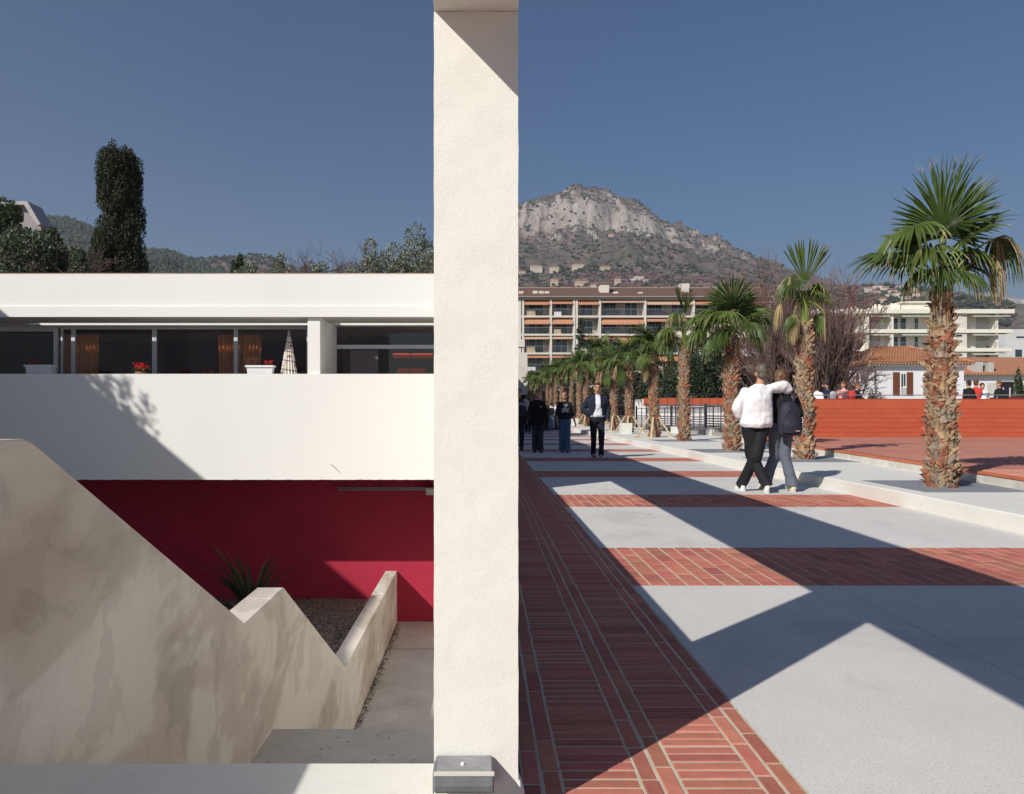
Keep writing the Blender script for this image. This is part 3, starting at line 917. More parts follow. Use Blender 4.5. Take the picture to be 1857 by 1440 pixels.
MB().box(fx(772.5, 15.2), fx(790, 15.2), 15.12, 15.38, fz(897, 15.2), fz(884, 15.2)).build('box', mat('pale_box', (.55, .53, .53), .6), jb, bevel=.01)
MB().box(fx(775, 15.2), fx(787, 15.2), 15.112, 15.1195, fz(893, 15.2), fz(887, 15.2)).build('cover', mat('pale_cover', (.62, .60, .6), .5), jb)

# building that shades the stairwell, behind the photographer's shoulder
nb = thing('neighbour_block', 'plain rendered wing whose roof edge shades the balcony parapet', 'building', (-14, 6, -3.1))
zE = 5.48
t = (zE + .02)
ex, ey = -4.70 - .98 * t, 13.6 - 1.04 * t
def ed(Y): return ex - .212 * (Y - ey)
MB().prism([(ed(-15), -15), (ed(12.2), 12.2), (-19, 12.2), (-19, -15)], 'z', -3.1, zE).build('wall', M['facade'], nb)
MB().prism([(-8.95, 1.2), (-8.95, 5.7), (-9.7, 5.7), (-9.7, 1.2)], 'z', -3.1, zE - .05).build('shading_block', M['facade'], nb)  # unseen block, added to shade the low wall top and the gravel
# ---------------------------------------------------------------- palms
GREEN = leafmat('palm_leaf', (.115, .165, .040), .30, .42, .35, 3)
GREEN2 = leafmat('palm_leaf_deep', (.075, .118, .032), .30, .42, .35, 3)
DRYL = leafmat('palm_leaf_dry', (.36, .27, .14), .2, .7, .3, 3)
PET = mat('petiole', (.20, .25, .06), .5, .2, 5)
BOOT = [mat('leaf_base_tan', (.34, .235, .14), .9, .25, 14, .4, 60, .01, fine=.2, stretch=(1, 1, .25)),
        mat('leaf_base_rust', (.30, .12, .07), .8, .25, 14, .4, 60, .01, fine=.15),
        mat('leaf_base_grey', (.27, .21, .155), .9, .3, 14, .4, 60, .01, fine=.2, stretch=(1, 1, .25)),
        mat('leaf_base_brown', (.17, .075, .045), .9, .3, 14, .4, 60, .01)]

def frond_mesh(name, elev, Lp, Lb, seed, droop=.5, fold=.0, nleaf=34, spread=130, dead=0.0, closed=0.0, kink=0.0, dry=.0, split0=.46):
    """a fan leaf growing along +X and up; petiole, pleated fan, drooping split tips"""
    rd = random.Random(seed)
    e = R(elev)
    d = Vector((math.cos(e), 0, math.sin(e)))
    s = Vector((0, 1, 0))
    nrm = d.cross(s)                      # faces up/back
    mb = MB()
    # petiole, bending down a little
    pts = []; p = Vector((0, 0, 0)); ang = e + .25
    for i in range(6):
        pts.append(p.copy()); p = p + Vector((math.cos(ang), 0, math.sin(ang))) * (Lp / 5); ang -= .25 / 3 + droop * .05
    hub = pts[-1]; ang -= kink
    mb.tube(pts, [.022, .017, .014, .012, .011, .010], 5, True, 1)
    d = Vector((math.cos(ang), 0, math.sin(ang))); nrm = d.cross(s)
    sp = R(spread) * (1 - .75 * closed)
    da = 2 * sp / nleaf
    for i in range(nleaf):
        a = -sp + (i + .5) * da
        Lk = Lb * (.72 + .28 * math.cos(a * .8)) * rd.uniform(.93, 1.05)
        dr = droop * rd.uniform(.7, 1.35)
        split = split0 if dead < .5 else .25
        prev = None
        ad = d * math.cos(a) + s * math.sin(a)
        ad = (ad + nrm * (.12 + fold * abs(math.sin(a)))).normalized()
        side = (s * math.cos(a) - d * math.sin(a)).normalized()
        pos = hub.copy(); dirn = ad.copy()
        st = [0, .22, split, split + (1 - split) * .4, split + (1 - split) * .75, 1.0] if not dead else [0, .2, .4, .62, .82, 1.0]
        hw = [.004, math.tan(da / 2) * .22 * Lk * 1.02, math.tan(da / 2) * split * Lk, .0085 + .004 * rd.random(), .0055, .0006]
        if dead: hw = [.004, .012, .013, .012, .008, .001]
        ring = []
        mi = 0
        r = rd.random()
        for k, tt_ in enumerate(st):
            if k:
                step = (tt_ - st[k - 1]) * Lk
                if tt_ > split * .9 or dead:
                    dirn = (dirn + Vector((rd.uniform(-.08, .08), rd.uniform(-.08, .08), -dr * step / Lb * (1.6 if dead else 1.7) * (1 + k * .3)))).normalized()
                else:
                    dirn = (dirn + Vector((0, 0, -dr * step / Lb * .35))).normalized()
                pos = pos + dirn * step
            nn = dirn.cross(side)
            if nn.length < .01: nn = nrm
            nn.normalize()
            h = hw[k] * .5
            ring.append((pos - side * hw[k] - nn * h, pos + nn * h, pos + side * hw[k] - nn * h))
        vs = [v for t3 in ring for v in t3]
        fs = []; 
        o = len(mb.v)
        mb.v += [tuple(v) for v in vs]
        for k in range(1, len(ring)):
            b = o + k * 3
            m_ = 0
            if dead and r < .9: m_ = 2
            elif k >= len(ring) - 1 and r < .45: m_ = 2
            elif r < dry: m_ = 2
            for f in ((b - 3, b, b + 1, b - 2), (b - 2, b + 1, b + 2, b - 1)):
                mb.f.append(f); mb.m.append(m_)
    return mb

FR = {}
def frond(kind):
    if kind in FR: return FR[kind]
    table = {
        'up': (78, .50, .82, .25, 0, 36, 105), 'up2': (66, .55, .80, .40, 0, 36, 120), 'mid': (48, .55, .80, .65, 0, 36, 130),
        'mid2': (34, .60, .78, .85, 0, 34, 130), 'low': (14, .60, .75, 1.15, 0, 34, 125), 'low2': (-8, .55, .70, 1.5, 0, 32, 120),
        'hang': (-35, .50, .65, 1.8, 0, 30, 110), 'fan': (80, .60, .80, .10, 0, 44, 122)}
    if kind == 'dead': mb = frond_mesh('frond', 0, .5, .62, 91, 2.2, 0, 30, 100, dead=1)
    elif kind == 'dead2': mb = frond_mesh('frond', -30, .45, .6, 92, 2.6, 0, 26, 90, dead=1)
    elif kind == 'spear': mb = frond_mesh('frond', 86, .75, .85, 93, .05, 0, 22, 60, closed=.75)
    elif kind == 'kdry': mb = frond_mesh('frond', 74, .85, .72, 95, 1.3, 0, 30, 115, kink=1.25, dry=.45)
    elif kind == 'kgreen': mb = frond_mesh('frond', 70, .80, .74, 96, .9, 0, 32, 120, kink=1.0, dry=.12)
    elif kind == 'pleat': mb = frond_mesh('frond', 87, .72, .74, 97, .02, 0, 26, 100, closed=.82, split0=.74)
    elif kind == 'half': mb = frond_mesh('frond', 84, .62, .80, 94, .10, .2, 30, 95, closed=.45)
    else:
        e, lp, lb, dr, fo, nl, spd = table[kind]
        mb = frond_mesh('frond', e, lp, lb, len(kind) * 7 + ord(kind[0]), dr, fo, nl, spd, split0=.62 if kind in ('fan', 'up', 'up2') else .5)
    FR[kind] = [mb.mesh('frond', [g, PET, DRYL], recalc=False) for g in (GREEN, GREEN2)]
    return FR[kind]

def boot_mesh(seed):
    """torn woody leaf base: a curved scale whose tip splits and leans out"""
    rd = random.Random(seed); mb = MB()
    h = .15; vs = []; fs = []
    for k in range(5):
        t = k / 4
        w = (.062, .060, .050, .034, .014)[k] * rd.uniform(.85, 1.15)
        out = .012 + .012 * t + .055 * t ** 2.2 * rd.uniform(.5, 1.5)
        z = h * t
        tw = rd.uniform(-.012, .012) * t
        vs += [(out * .45, -w + tw, z), (out + .012, tw, z + .008 * t), (out * .45, w + tw, z)]
        if k: b = k * 3; fs += [(b - 3, b, b + 1, b - 2), (b - 2, b + 1, b + 2, b - 1)]
    mb.add(vs, fs)
    # one or two split shards
    for q in range(rd.choice((1, 2, 2))):
        a = rd.uniform(-.035, .035); z0 = rd.uniform(.03, .1); l = rd.uniform(.06, .13); sd = rd.choice((-1, 1))
        x = .02
        mb.add([(x, a, z0), (x + .012, a + .016, z0), (x + l * .35, a + sd * l * .75, z0 + l * .55), (x + l * .30, a + sd * l * .7, z0 + l * .62)], [(0, 1, 2, 3)])
    return mb
BM = [boot_mesh(s) for s in range(6)]
BME = None

def palm(px, by, Y, ztop_py, rb, rt, fr, label, X=None, big=False, base_flare=1.15, detail=1.0, lean=(0, 0), neck=0.0, scl=1.0):
    global BME
    base = P(px, by, Y)
    zt_ = H + (HY - ztop_py) * Y / F
    b = Vector((base.x, Y, base.z))
    t = thing('palm_tree', label, 'palm tree', b, 'fan palms planted in line along the walkway')
    rd = random.Random(int(px))
    hgt = zt_ - b.z
    nr = 26; pts = []; rad = []
    for i in range(nr + 1):
        u = i / nr
        pts.append(b + Vector((lean[0] * u + .012 * math.sin(u * 9), lean[1] * u, -.05 + (hgt + .05) * u)))
        r = rb * (1 - u) + rt * u
        r *= 1 + .10 * math.sin(u * math.pi) * 1.2
        if u < .07: r *= base_flare - (base_flare - 1) * u / .07
        rad.append(r * rd.uniform(.95, 1.05))
    tr = MB().tube(pts, [r * .90 for r in rad], 14, True)
    tr.build('trunk', BOOT[3], t, smooth=True, recalc=False)
    def at(u):
        f = u * nr; i = min(nr - 1, int(f)); w = f - i
        return pts[i].lerp(pts[i + 1], w), rad[i] * (1 - w) + rad[i + 1] * w
    n_ring = int(hgt / .066)
    merged = MB()
    cnt = 0
    if big and BME is None: BME = [[m.mesh('leaf_base', bt, recalc=False) for bt in BOOT[:3]] for m in BM]
    for i in range(n_ring):
        u = (i + .3) / n_ring * .99
        c, r = at(u)
        npr = max(7, int(2 * math.pi * r / .10))
        for k in range(npr):
            a = 2 * math.pi * (k + .5 * (i % 2) + rd.uniform(-.12, .12)) / npr
            sc = rd.uniform(.45, 1.15) * (1 + .15 * (u < .2))
            tilt = rd.uniform(-.25, .5)
            roll = rd.uniform(-.8, .8)
            q = Euler((roll, -tilt * .35, 0)).to_matrix()
            rz = Matrix.Rotation(a, 3, 'Z')
            mt_ = rd.choices((0, 1, 2), (.40, .30, .30))[0]
            if u > .8: mt_ = rd.choices((0, 1, 2), (.5, .2, .3))[0]
            pos = c + rz @ Vector((r * .86, 0, -.02))
            m_ = BM[rd.randrange(6)]
            if big and cnt < 290 and math.sin(a) < .2:
                eul = (rz @ q).to_euler()
                piece('leaf_base', BME[BM.index(m_)][mt_], t, pos, rot=eul, sc=(sc, sc, sc)); cnt += 1
            else:
                merged.add([pos + rz @ (q @ (Vector(v) * sc)) for v in m_.v], m_.f, mt_)
    # hairy fibre strands
    for i in range(int(hgt * (150 if big else 60))):
        u = rd.random(); c, r = at(u); a = rd.uniform(0, 6.28)
        o = Vector((math.cos(a), math.sin(a), 0)); tg = Vector((-math.sin(a), math.cos(a), 0))
        p0 = c + o * (r * 1.0); l = rd.uniform(.05, .14)
        p1 = p0 + o * l * rd.uniform(.2, .7) + tg * l * rd.uniform(-.9, .9) + Vector((0, 0, l * rd.uniform(-.6, .8)))
        w = Vector((0, 0, .004)) + tg * .003
        merged.add([p0 - w, p0 + w, p1 + w * .3, p1 - w * .3], [(0, 1, 2, 3)], rd.choice((0, 2)))
    merged.build('leaf_bases', BOOT[:3], t, recalc=False, kind='stuff')
    top = pts[-1]
    # fibrous neck of old petioles
    if neck:
        mb = MB()
        for k in range(9):
            a = 6.28 * k / 9; o = Vector((math.cos(a), math.sin(a), 0))
            mb.tube([top + o * rt * .45 - Vector((0, 0, .1)), top + o * rt * .4 + Vector((0, 0, neck * .5)), top + o * rt * .3 + Vector((0, 0, neck))], [.035, .028, .016], 5)
        mb.build('petiole_sheath', [PET], t)
    for (kind, az, dz, s) in fr:
        me = frond(kind)[rd.randrange(2)]
        piece('frond', me, t, top + Vector((0, 0, neck * .85 + dz)) + Vector((math.cos(R(az)), math.sin(R(az)), 0)) * rt * .35, rz=R(az), sc=(s * scl,) * 3)
    return t, b, top

def gen_fronds(seed, n=16, dead=2, up=.3):
    rd = random.Random(seed); out = []
    kinds = ['up', 'up2', 'mid', 'mid', 'mid2', 'mid2', 'low', 'low', 'low2', 'hang']
    for i in range(n):
        out.append((kinds[min(9, int(i / n * 10))], i * 137.5 + rd.uniform(-15, 15), rd.uniform(-.06, .04), rd.uniform(.85, 1.1)))
    for i in range(dead): out.append((rd.choice(('dead', 'dead2')), rd.uniform(0, 360), -.05, rd.uniform(.8, 1.0)))
    return out
# azimuths: 0 = +X (right), 90 = away, 180 = left, 270 = towards the camera
P1F = [('fan', 254, .20, .96), ('up', 12, .34, 1.0), ('up', 70, .25, .92), ('up2', 345, .16, .92), ('kgreen', 186, -.02, 1.15), ('mid', 165, .0, 1.05), ('up2', 130, .10, .85),
       ('kgreen', 212, -.18, .95), ('kgreen', 352, -.10, .85), ('kgreen', 240, -.32, .75), ('kgreen', 300, -.34, .75), ('kdry', 322, -.30, .72), ('kdry', 150, -.3, .75), ('up2', 95, .05, .85), ('mid', 50, .0, .85), ('spear', 40, .15, 1.05)]
t1, b1, top1 = palm(1707, 884, 10.15, 530, .168, .098, P1F, 'tallest looking fan palm with shaggy trunk beside the brick terrace', big=True)
# its broken frond that hangs out to the side
fa = frond_mesh('frond', 46, .72, .66, 77, 2.0, 0, 22, 75, dead=1, kink=.8).mesh('frond', [GREEN, PET, DRYL], recalc=False)
fb = frond_mesh('frond', 48, .95, .72, 78, 1.5, 0, 26, 95, kink=.9, dry=.35).mesh('frond', [GREEN2, PET, DRYL], recalc=False)
piece('frond', fa, t1, top1 + Vector((.05, 0, .02)), rz=R(-8), label='withered frond hanging down')
piece('frond', fb, t1, top1 + Vector((.05, 0, .05)), rz=R(2))

P2F = [('pleat', 276, -.62, 1.25),  ('kdry', 186, -.3, .95), ('kgreen', 205, -.3, .85), ('kdry', 5, -.35, .8), ('kgreen', 350, -.4, .7), ('kdry', 150, -.35, .85), ('low2', 200, -.3, .6), ('dead2', 215, -.05, 1.0), ('dead', 180, -.02, .95), ('dead2', 330, -.05, 1.0), ('hang', 20, -.05, .8), ('kgreen', 70, -.4, .8), ('hang', 160, -.3, .7)]
palm(1459, 833, 15.93, 585, .160, .108, P2F, 'fan palm with one upright pleated fan behind the embracing pair', neck=.55, big=False)
P3F = gen_fronds(31, 15, 0) + [('fan', 268, .0, 1.0), ('up', 100, .0, 1.05), ('mid', 35, .05, 1.1), ('mid', 12, .0, 1.0), ('mid2', 185, -.05, 1.1), ('low', 175, -.1, 1.1), ('low2', 200, -.1, 1.0)]
palm(1327, 818, 19.2, 607, .172, .115, P3F, 'bushy crowned fan palm just behind the man in white', neck=.15)
P4F = [('spear', 150, -.3, 1.15), ('kdry', 180, -.25, 1.0), ('kdry', 215, -.3, .95), ('kgreen', 10, -.3, .9), ('spear', 300, -.2, .95), ('half', 350, .0, .8), ('low2', 190, 0, 1.1), ('dead', 180, .25, 1.0), ('dead2', 195, .3, 1.0), ('dead', 150, .1, .9), ('low', 200, -.1, 1.0), ('hang', 170, .0, 1.0), ('low2', 10, .1, .9), ('mid2', 5, .1, .9), ('hang', 340, .1, .9), ('dead', 20, .2, .8)]
palm(1240, 799, 25.95, 628, .175, .118, P4F, 'lopsided fan palm with broken drying fronds before the olive', neck=.65)
palm(1186, 794, 29.2, 640, .165, .115, gen_fronds(51, 15, 2) + [('up2', 200, 0, 1.1), ('dead2', 215, 0, 1.2)], 'fan palm braced by stakes, fourth back from the red wall', scl=1.05)
far = [(1141, 785, 35.9, 657, 'fan palm behind the square concrete planter'), (1113, 781, 39.4, 668, 'fan palm rising over the shoulder of the denim jacket'),
       (1085, 774, 46.5, 645, 'fan palm directly above the head of the denim jacketed walker'), (1063, 773, 49.5, 668, 'fan palm between the bear shirt and the denim jacket'),
       (1050, 769, 57, 668, 'thin looking fan palm beyond the bear shirt'), (1036.5, 768, 60.5, 672, 'fan palm whose trunk stands over the bear shirt hair'),
       (1019, 766, 69, 676, 'fan palm rising above the head of the bear shirt'), (1008, 765, 73, 676, 'fan palm above the small distant backpack'),
       (1000, 764, 78, 680, 'slender fan palm far down the row, above the distant pupils'), (993, 764, 81, 680, 'far fan palm touching its neighbour down the row'),
       (980, 763, 90, 688, 'far fan palm above the black coat'), (971, 762, 98, 690, 'fan palm second from the far end of the row'), (961, 761, 106, 692, 'last fan palm of the row beside the pale gable')]
for i, (px, by, Y, tp_, lb) in enumerate(far):
    palm(px, by, Y, tp_, .165, .12, gen_fronds(60 + i, 13, 1), lb, scl=1.15)

# square pits of grey resin gravel round the nearer palms
pm_ = MB()
pits = [(5.20, 6.62, 9.45, 11.05), (5.35, 7.1, 15.0, 16.7), (5.1, 6.8, 18.4, 20.1), (5.5, 7.4, 25.0, 26.7)]
for a, b, c, d in pits:
    mb = MB()
    xr0 = min(b, kx(c) - .004); xr1 = min(b, kx(d) - .004)
    mb.prism([(a, c), (xr0, c), (xr1, d), (a, d)], 'z', ZS - .01, ZS + .004)
    mb.build('tree_pit', M['gravel_grey'], kind='structure')

# stakes, planks and concrete planters among the palms
def stakes(cx, cy, label, zb=ZS):
    t = thing('tree_stakes', label, 'stakes', (cx, cy, zb), 'wooden props bracing the palms')
    for k, a in enumerate((200, 250, 320, 20, 95)):
        o = Vector((math.cos(R(a)), math.sin(R(a)), 0))
        f = Vector((cx, cy, zb)) + o * .72; tp_ = Vector((cx, cy, zb + .72)) + o * .20
        MB().bar(f, tp_, .06, .045).build('stake', M['wood'], t)
        MB().obox(f + Vector((0, 0, .02)), (.22, .12, .035), Matrix.Rotation(R(a), 3, 'Z')).build('foot_board', M['wood'], t)
q = P(1186, 794, 29.2); stakes(q.x, q.y, 'pale wooden stakes splayed round the palm nearest the railing')
q = P(1141, 785, 35.9); stakes(q.x, q.y, 'stakes round the palm behind the concrete planter')
q = P(1113, 781, 39.4); stakes(q.x, q.y, 'stakes round the palm beside the denim jacket')
q = P(1063, 773, 49.5); stakes(q.x, q.y, 'stakes round the palm beyond the bear shirt')
def cube_planter(px, by, Y, w, h, label):
    c = P(px, by, Y); t = thing('concrete_planter', label, 'planter', (c.x, Y, c.z), 'square concrete planters')
    a = w / 2
    MB().loft([((c.x, Y, c.z), a * 1.30, a * 1.30, Matrix.Rotation(R(45), 3, 'Z')), ((c.x, Y, c.z + h), a * 1.414, a * 1.414, Matrix.Rotation(R(45), 3, 'Z'))], 4).build('tub', M['whiteconc'], t)
    MB().box(c.x - a + .05, c.x + a - .05, Y - a + .05, Y + a - .05, c.z + h - .05, c.z + h + .004).build('soil', M['gravel'], t)
cube_planter(1135, 787, 33.8, .46, .46, 'square pale concrete planter at the foot of the staked palms')
cube_planter(1042, 773, 51, .45, .5, 'square pale concrete planter far down the strip')
mb = MB().box(6.0, 7.1, 31.2, 31.33, ZS + .001, ZS + .04)
tag(mb.build('plank', M['wood']), 'loose pale plank lying on the planting strip', 'plank')

# ---------------------------------------------------------------- terrace wall, railings, fences
YWL = 24.8
wl = thing('red_brick_wall', 'low orange red brick wall with upright coping course behind the terrace', 'wall', (13, YWL, ZT))
ztop = H + 21 * YWL / F
x0, x1 = 8.66, 19.4
MB().box(x0 + .003, x1, YWL + .012, YWL + .40, ZT - .2, ztop - .004).build('core', M['brickwall'], wl)
mb1 = MB(); cpz = ztop - .292
rnd = random.Random(21)
bw = .5; ch = (cpz - ZT) / 6
bmesh_ = {}
def wall_block(lx, h, k):
    key = (round(lx, 2), k)
    if key not in bmesh_:
        rd = random.Random(k)
        c = .006
        vs = [(-lx / 2, 0, 0), (lx / 2, 0, 0), (lx / 2, 0, h), (-lx / 2, 0, h), (-lx / 2 + c, -.009, c), (lx / 2 - c, -.009, c), (lx / 2 - c, -.009, h - c), (-lx / 2 + c, -.009, h - c)]
        bmesh_[key] = MB().add(vs, [(4, 5, 6, 7), (0, 1, 5, 4), (1, 2, 6, 5), (2, 3, 7, 6), (3, 0, 4, 7)]).mesh('brick', M['brickwall'], recalc=False)
    return bmesh_[key]
cnt = 0
for r in range(6):
    x = x0 - (r % 2) * bw / 2
    while x < x1:
        a, b = max(x, x0), min(x + bw, x1)
        if b - a > .05:
            piece('brick', wall_block(b - a - .008, ch - .008, rnd.randrange(3)), wl, ((a + b) / 2, YWL + .012, ZT + r * ch + .004)); cnt += 1
        x += bw
mb = MB(); x = x0
while x < x1:
    c = .004; h = .285; w = .071; y = YWL + .012
    vs = [(x, y, cpz), (x + w, y, cpz), (x + w, y, cpz + h), (x, y, cpz + h), (x + c, y - .010, cpz + c), (x + w - c, y - .010, cpz + c), (x + w - c, y - .010, cpz + h - c), (x + c, y - .010, cpz + h - c)]
    mb.add(vs, [(4, 5, 6, 7), (0, 1, 5, 4), (1, 2, 6, 5), (2, 3, 7, 6), (3, 0, 4, 7)]); x += .079
mb.build('coping_bricks', M['brickwall'], wl, recalc=False, kind='stuff')
MB().box(x0, x1, YWL - .002, YWL + .41, ztop - .003, ztop + .012).build('wall_cap', M['brickwall'], wl)
rl = thing('handrail', 'thin grey metal handrail along the top of the red brick wall', 'railing', (13, YWL + .25, ztop))
zr = H + 27 * YWL / F + .03
MB().tube([(x0 + .1, YWL + .25, zr), (x1, YWL + .25, zr)], .017, 6).build('rail', M['galv'], rl)
x = x0 + .35
while x < x1:
    MB().tube([(x, YWL + .25, ztop + .01), (x, YWL + .25, zr)], .012, 5).build('post', M['galv'], rl); x += 1.75

# ramp walls and louvred fences seen between the trunks
rw = thing('ramp_wall', 'white ramp wall topped with an orange band behind the palms', 'wall', (11, 47, 0))
Yr = 48.0
def rx(px, Y=Yr): return (px - CX) * Y / F
def rz_(py, Y=Yr): return H + (HY - py) * Y / F
MB().box(rx(1153), rx(1420), Yr, Yr + .3, -.05, rz_(724)).build('wall', M['facade'], rw)
MB().box(rx(1167), rx(1420), Yr - .05, Yr - .001, rz_(735), rz_(722)).build('band', M['brickwall'], rw)
Y2 = 40.0
rr = thing('ramp_railing', 'tall thin dark railing above the orange band behind the palms', 'railing', (11, Y2, 0))
xa, xb = rx(1195, Y2), rx(1400, Y2)
MB().tube([(xa, Y2, rz_(715, Y2)), (xb, Y2, rz_(715, Y2))], .02, 5).build('rail', M['darkmetal'], rr)
x = xa
while x < xb: MB().tube([(x, Y2, ZS), (x, Y2, rz_(715, Y2))], .013, 5).build('post', M['darkmetal'], rr); x += .42
lf = thing('louvre_fence', 'grey violet louvre screen beneath the orange band', 'fence', (10, Y2 + .8, 0))
Y3 = 40.8
lm = mat('louvre_metal', (.16, .15, .19), .5, .08, 3, metal=.2)
for k in range(7):
    z = rz_(747.5, Y3) + k * .062
    MB().bar((rx(1172, Y3), Y3, z), (rx(1330, Y3), Y3, z), .05, .035).build('slat', lm, lf)
for px in (1172, 1225, 1278, 1330):
    MB().box(rx(px, Y3) - .02, rx(px, Y3) + .02, Y3 + .03, Y3 + .07, ZS, rz_(730, Y3)).build('post', lm, lf)

def slat_fence(pa, pb, label, n_slats=6, h_rail=.98, lowh=.60, posts=6):
    a, b = Vector(pa), Vector(pb)
    t = thing('metal_fence', label, 'fence', (a + b) / 2, 'slatted metal fences along the ramp')
    d = b - a
    MB().bar(a + Vector((0, 0, h_rail)), b + Vector((0, 0, h_rail)), .04, .03).build('rail', M['darkmetal'], t)
    MB().bar(a + Vector((0, 0, h_rail - .22)), b + Vector((0, 0, h_rail - .22)), .02, .015).build('rail', M['darkmetal'], t)
    for k in range(n_slats):
        z = .10 + k * lowh / n_slats
        MB().bar(a + Vector((0, 0, z)), b + Vector((0, 0, z)), .02, .05).build('slat', lm, t)
    for k in range(posts + 1):
        p = a + d * k / posts; big_ = k % 3 == 0
        w = .035 if big_ else .018
        MB().box(p.x - w, p.x + w, p.y - w - .02, p.y + w - .02, p.z, p.z + h_rail + (.12 if big_ else 0)).build('post', M['darkmetal'], t)
slat_fence((rx(1322, 30), 30, ZS + .15), (rx(1280, 32.8), 32.8, ZS + .15), 'slatted fence panel hidden partly by the bushy palm trunk', posts=3)
slat_fence((rx(1280, 33), 33, ZS + .10), (rx(1218, 36), 36, ZS + .10), 'slatted fence panel between two palm trunks')
slat_fence((rx(1217, 36.2), 36.2, ZS + .10), (rx(1154, 41), 41, ZS + .10), 'slatted fence panel behind the staked palm')
slat_fence((rx(1380, 30.2), 30.2, ZS + .15), (rx(1323, 30), 30, ZS + .15), 'slatted fence panel beside the man in white', posts=4)
slat_fence((rx(1160, 50), 50, ZS), (rx(1112, 62), 62, ZS), 'distant fence beyond the planter')
for (pa, pb, Y, lb) in ((1283, 1312, 31.5, 'low pale concrete plinth under the fence panel'), (1219, 1238, 34.9, 'small pale plinth beside a fence post')):
    tag(MB().box(rx(pa, Y), rx(pb, Y), Y - .25, Y + .3, ZS - .02, ZS + .27).build('concrete_plinth', M['whiteconc'], bevel=.01), lb, 'plinth')
tag(MB().box(rx(1392, 23), rx(1480, 23) , 22.6, 23.6, ZS - .02, ZT - .01).build('concrete_plinth', M['whiteconc'], bevel=.01), 'pale concrete step block where the terrace narrows behind the pair', 'plinth')
# ---------------------------------------------------------------- people
def cloth(name, col, rough=.9, var=.1, bump=.3):
    return mat(name, col, rough, var, 6, bump, 22, .012, fine=.03, fs=80)
SKIN = mat('skin', (.48, .25, .165), .6, .06, 8)
SKIN2 = mat('skin_shade', (.42, .22, .15), .6, .06, 8)
def hairmat(name, c): return mat(name, c, .55, .35, 30, .6, 60, .006, stretch=(1, 1, .25))

TMP = bpy.data.scenes.new('workshop')               # bodies are fused here, then the scene is removed
def remesh(mb, name, mt, parent, voxel=.014, smooth=3, wr=0.0, ws=9.0, shared=None, vfun=None):
    me = mb.mesh('tmp', mt)
    o = bpy.data.objects.new('tmp', me); TMP.collection.objects.link(o)
    m = o.modifiers.new('r', 'REMESH'); m.mode = 'VOXEL'; m.voxel_size = voxel; m.use_smooth_shade = True
    s = o.modifiers.new('s', 'SMOOTH'); s.factor = .5; s.iterations = smooth
    vl_ = TMP.view_layers[0]; vl_.update(); dg = vl_.depsgraph
    me2 = bpy.data.meshes.new_from_object(o.evaluated_get(dg), depsgraph=dg)
    bpy.data.objects.remove(o); bpy.data.meshes.remove(me)
    me2.name = name
    if not me2.materials: me2.materials.append(mt)
    if wr:
        n_ = len(me2.vertices); co = np.empty(n_ * 3); nr_ = np.empty(n_ * 3)
        me2.vertices.foreach_get('co', co); me2.vertices.foreach_get('normal', nr_)
        co = co.reshape(-1, 3); nr_ = nr_.reshape(-1, 3)
        d_ = np.array([noise.noise((x * ws, y * ws, z * ws * .55)) + .5 * noise.noise((x * ws * 2.1, y * ws * 2.1, z * ws * 2.1)) for x, y, z in co.tolist()])
        me2.vertices.foreach_set('co', (co + nr_ * (d_ * wr)[:, None]).ravel())
    me2.polygons.foreach_set('use_smooth', [True] * len(me2.polygons))
    me2.update()
    ob = bpy.data.objects.new(name, me2); COL.objects.link(ob); ob.parent = parent
    return ob

def hand_mb(w, fdir, pdir, s=1.0, curl=.5):
    """w wrist, fdir along the fingers, pdir palm normal"""
    f = Vector(fdir).normalized(); n = Vector(pdir); n = (n - f * n.dot(f)).normalized(); sd = f.cross(n)
    mb = MB(); w = Vector(w)
    q = Matrix((sd, f, n)).transposed()
    mb.ell(w + f * .045 * s, (.040 * s, .052 * s, .017 * s), q, 10, 8)
    for i, (o, L) in enumerate(((-.030, .070), (-.010, .080), (.011, .075), (.030, .060))):
        p = w + f * .078 * s + sd * o * s; d = f.copy(); pts = [p]
        for k in range(3):
            d = (d + n * curl * (.45 + .2 * k)).normalized(); p = p + d * L * s / 3; pts.append(p)
        mb.tube(pts, [.0095 * s, .009 * s, .0082 * s, .0065 * s], 6)
    p = w + f * .02 * s - sd * .034 * s; d = (f * .6 - sd * .7 + n * .2).normalized(); pts = [p]
    for k in range(2): p = p + d * .032 * s; pts.append(p); d = (d + f * .6 + n * .3).normalized()
    mb.tube(pts, [.012 * s, .0105 * s, .008 * s], 6)
    return mb

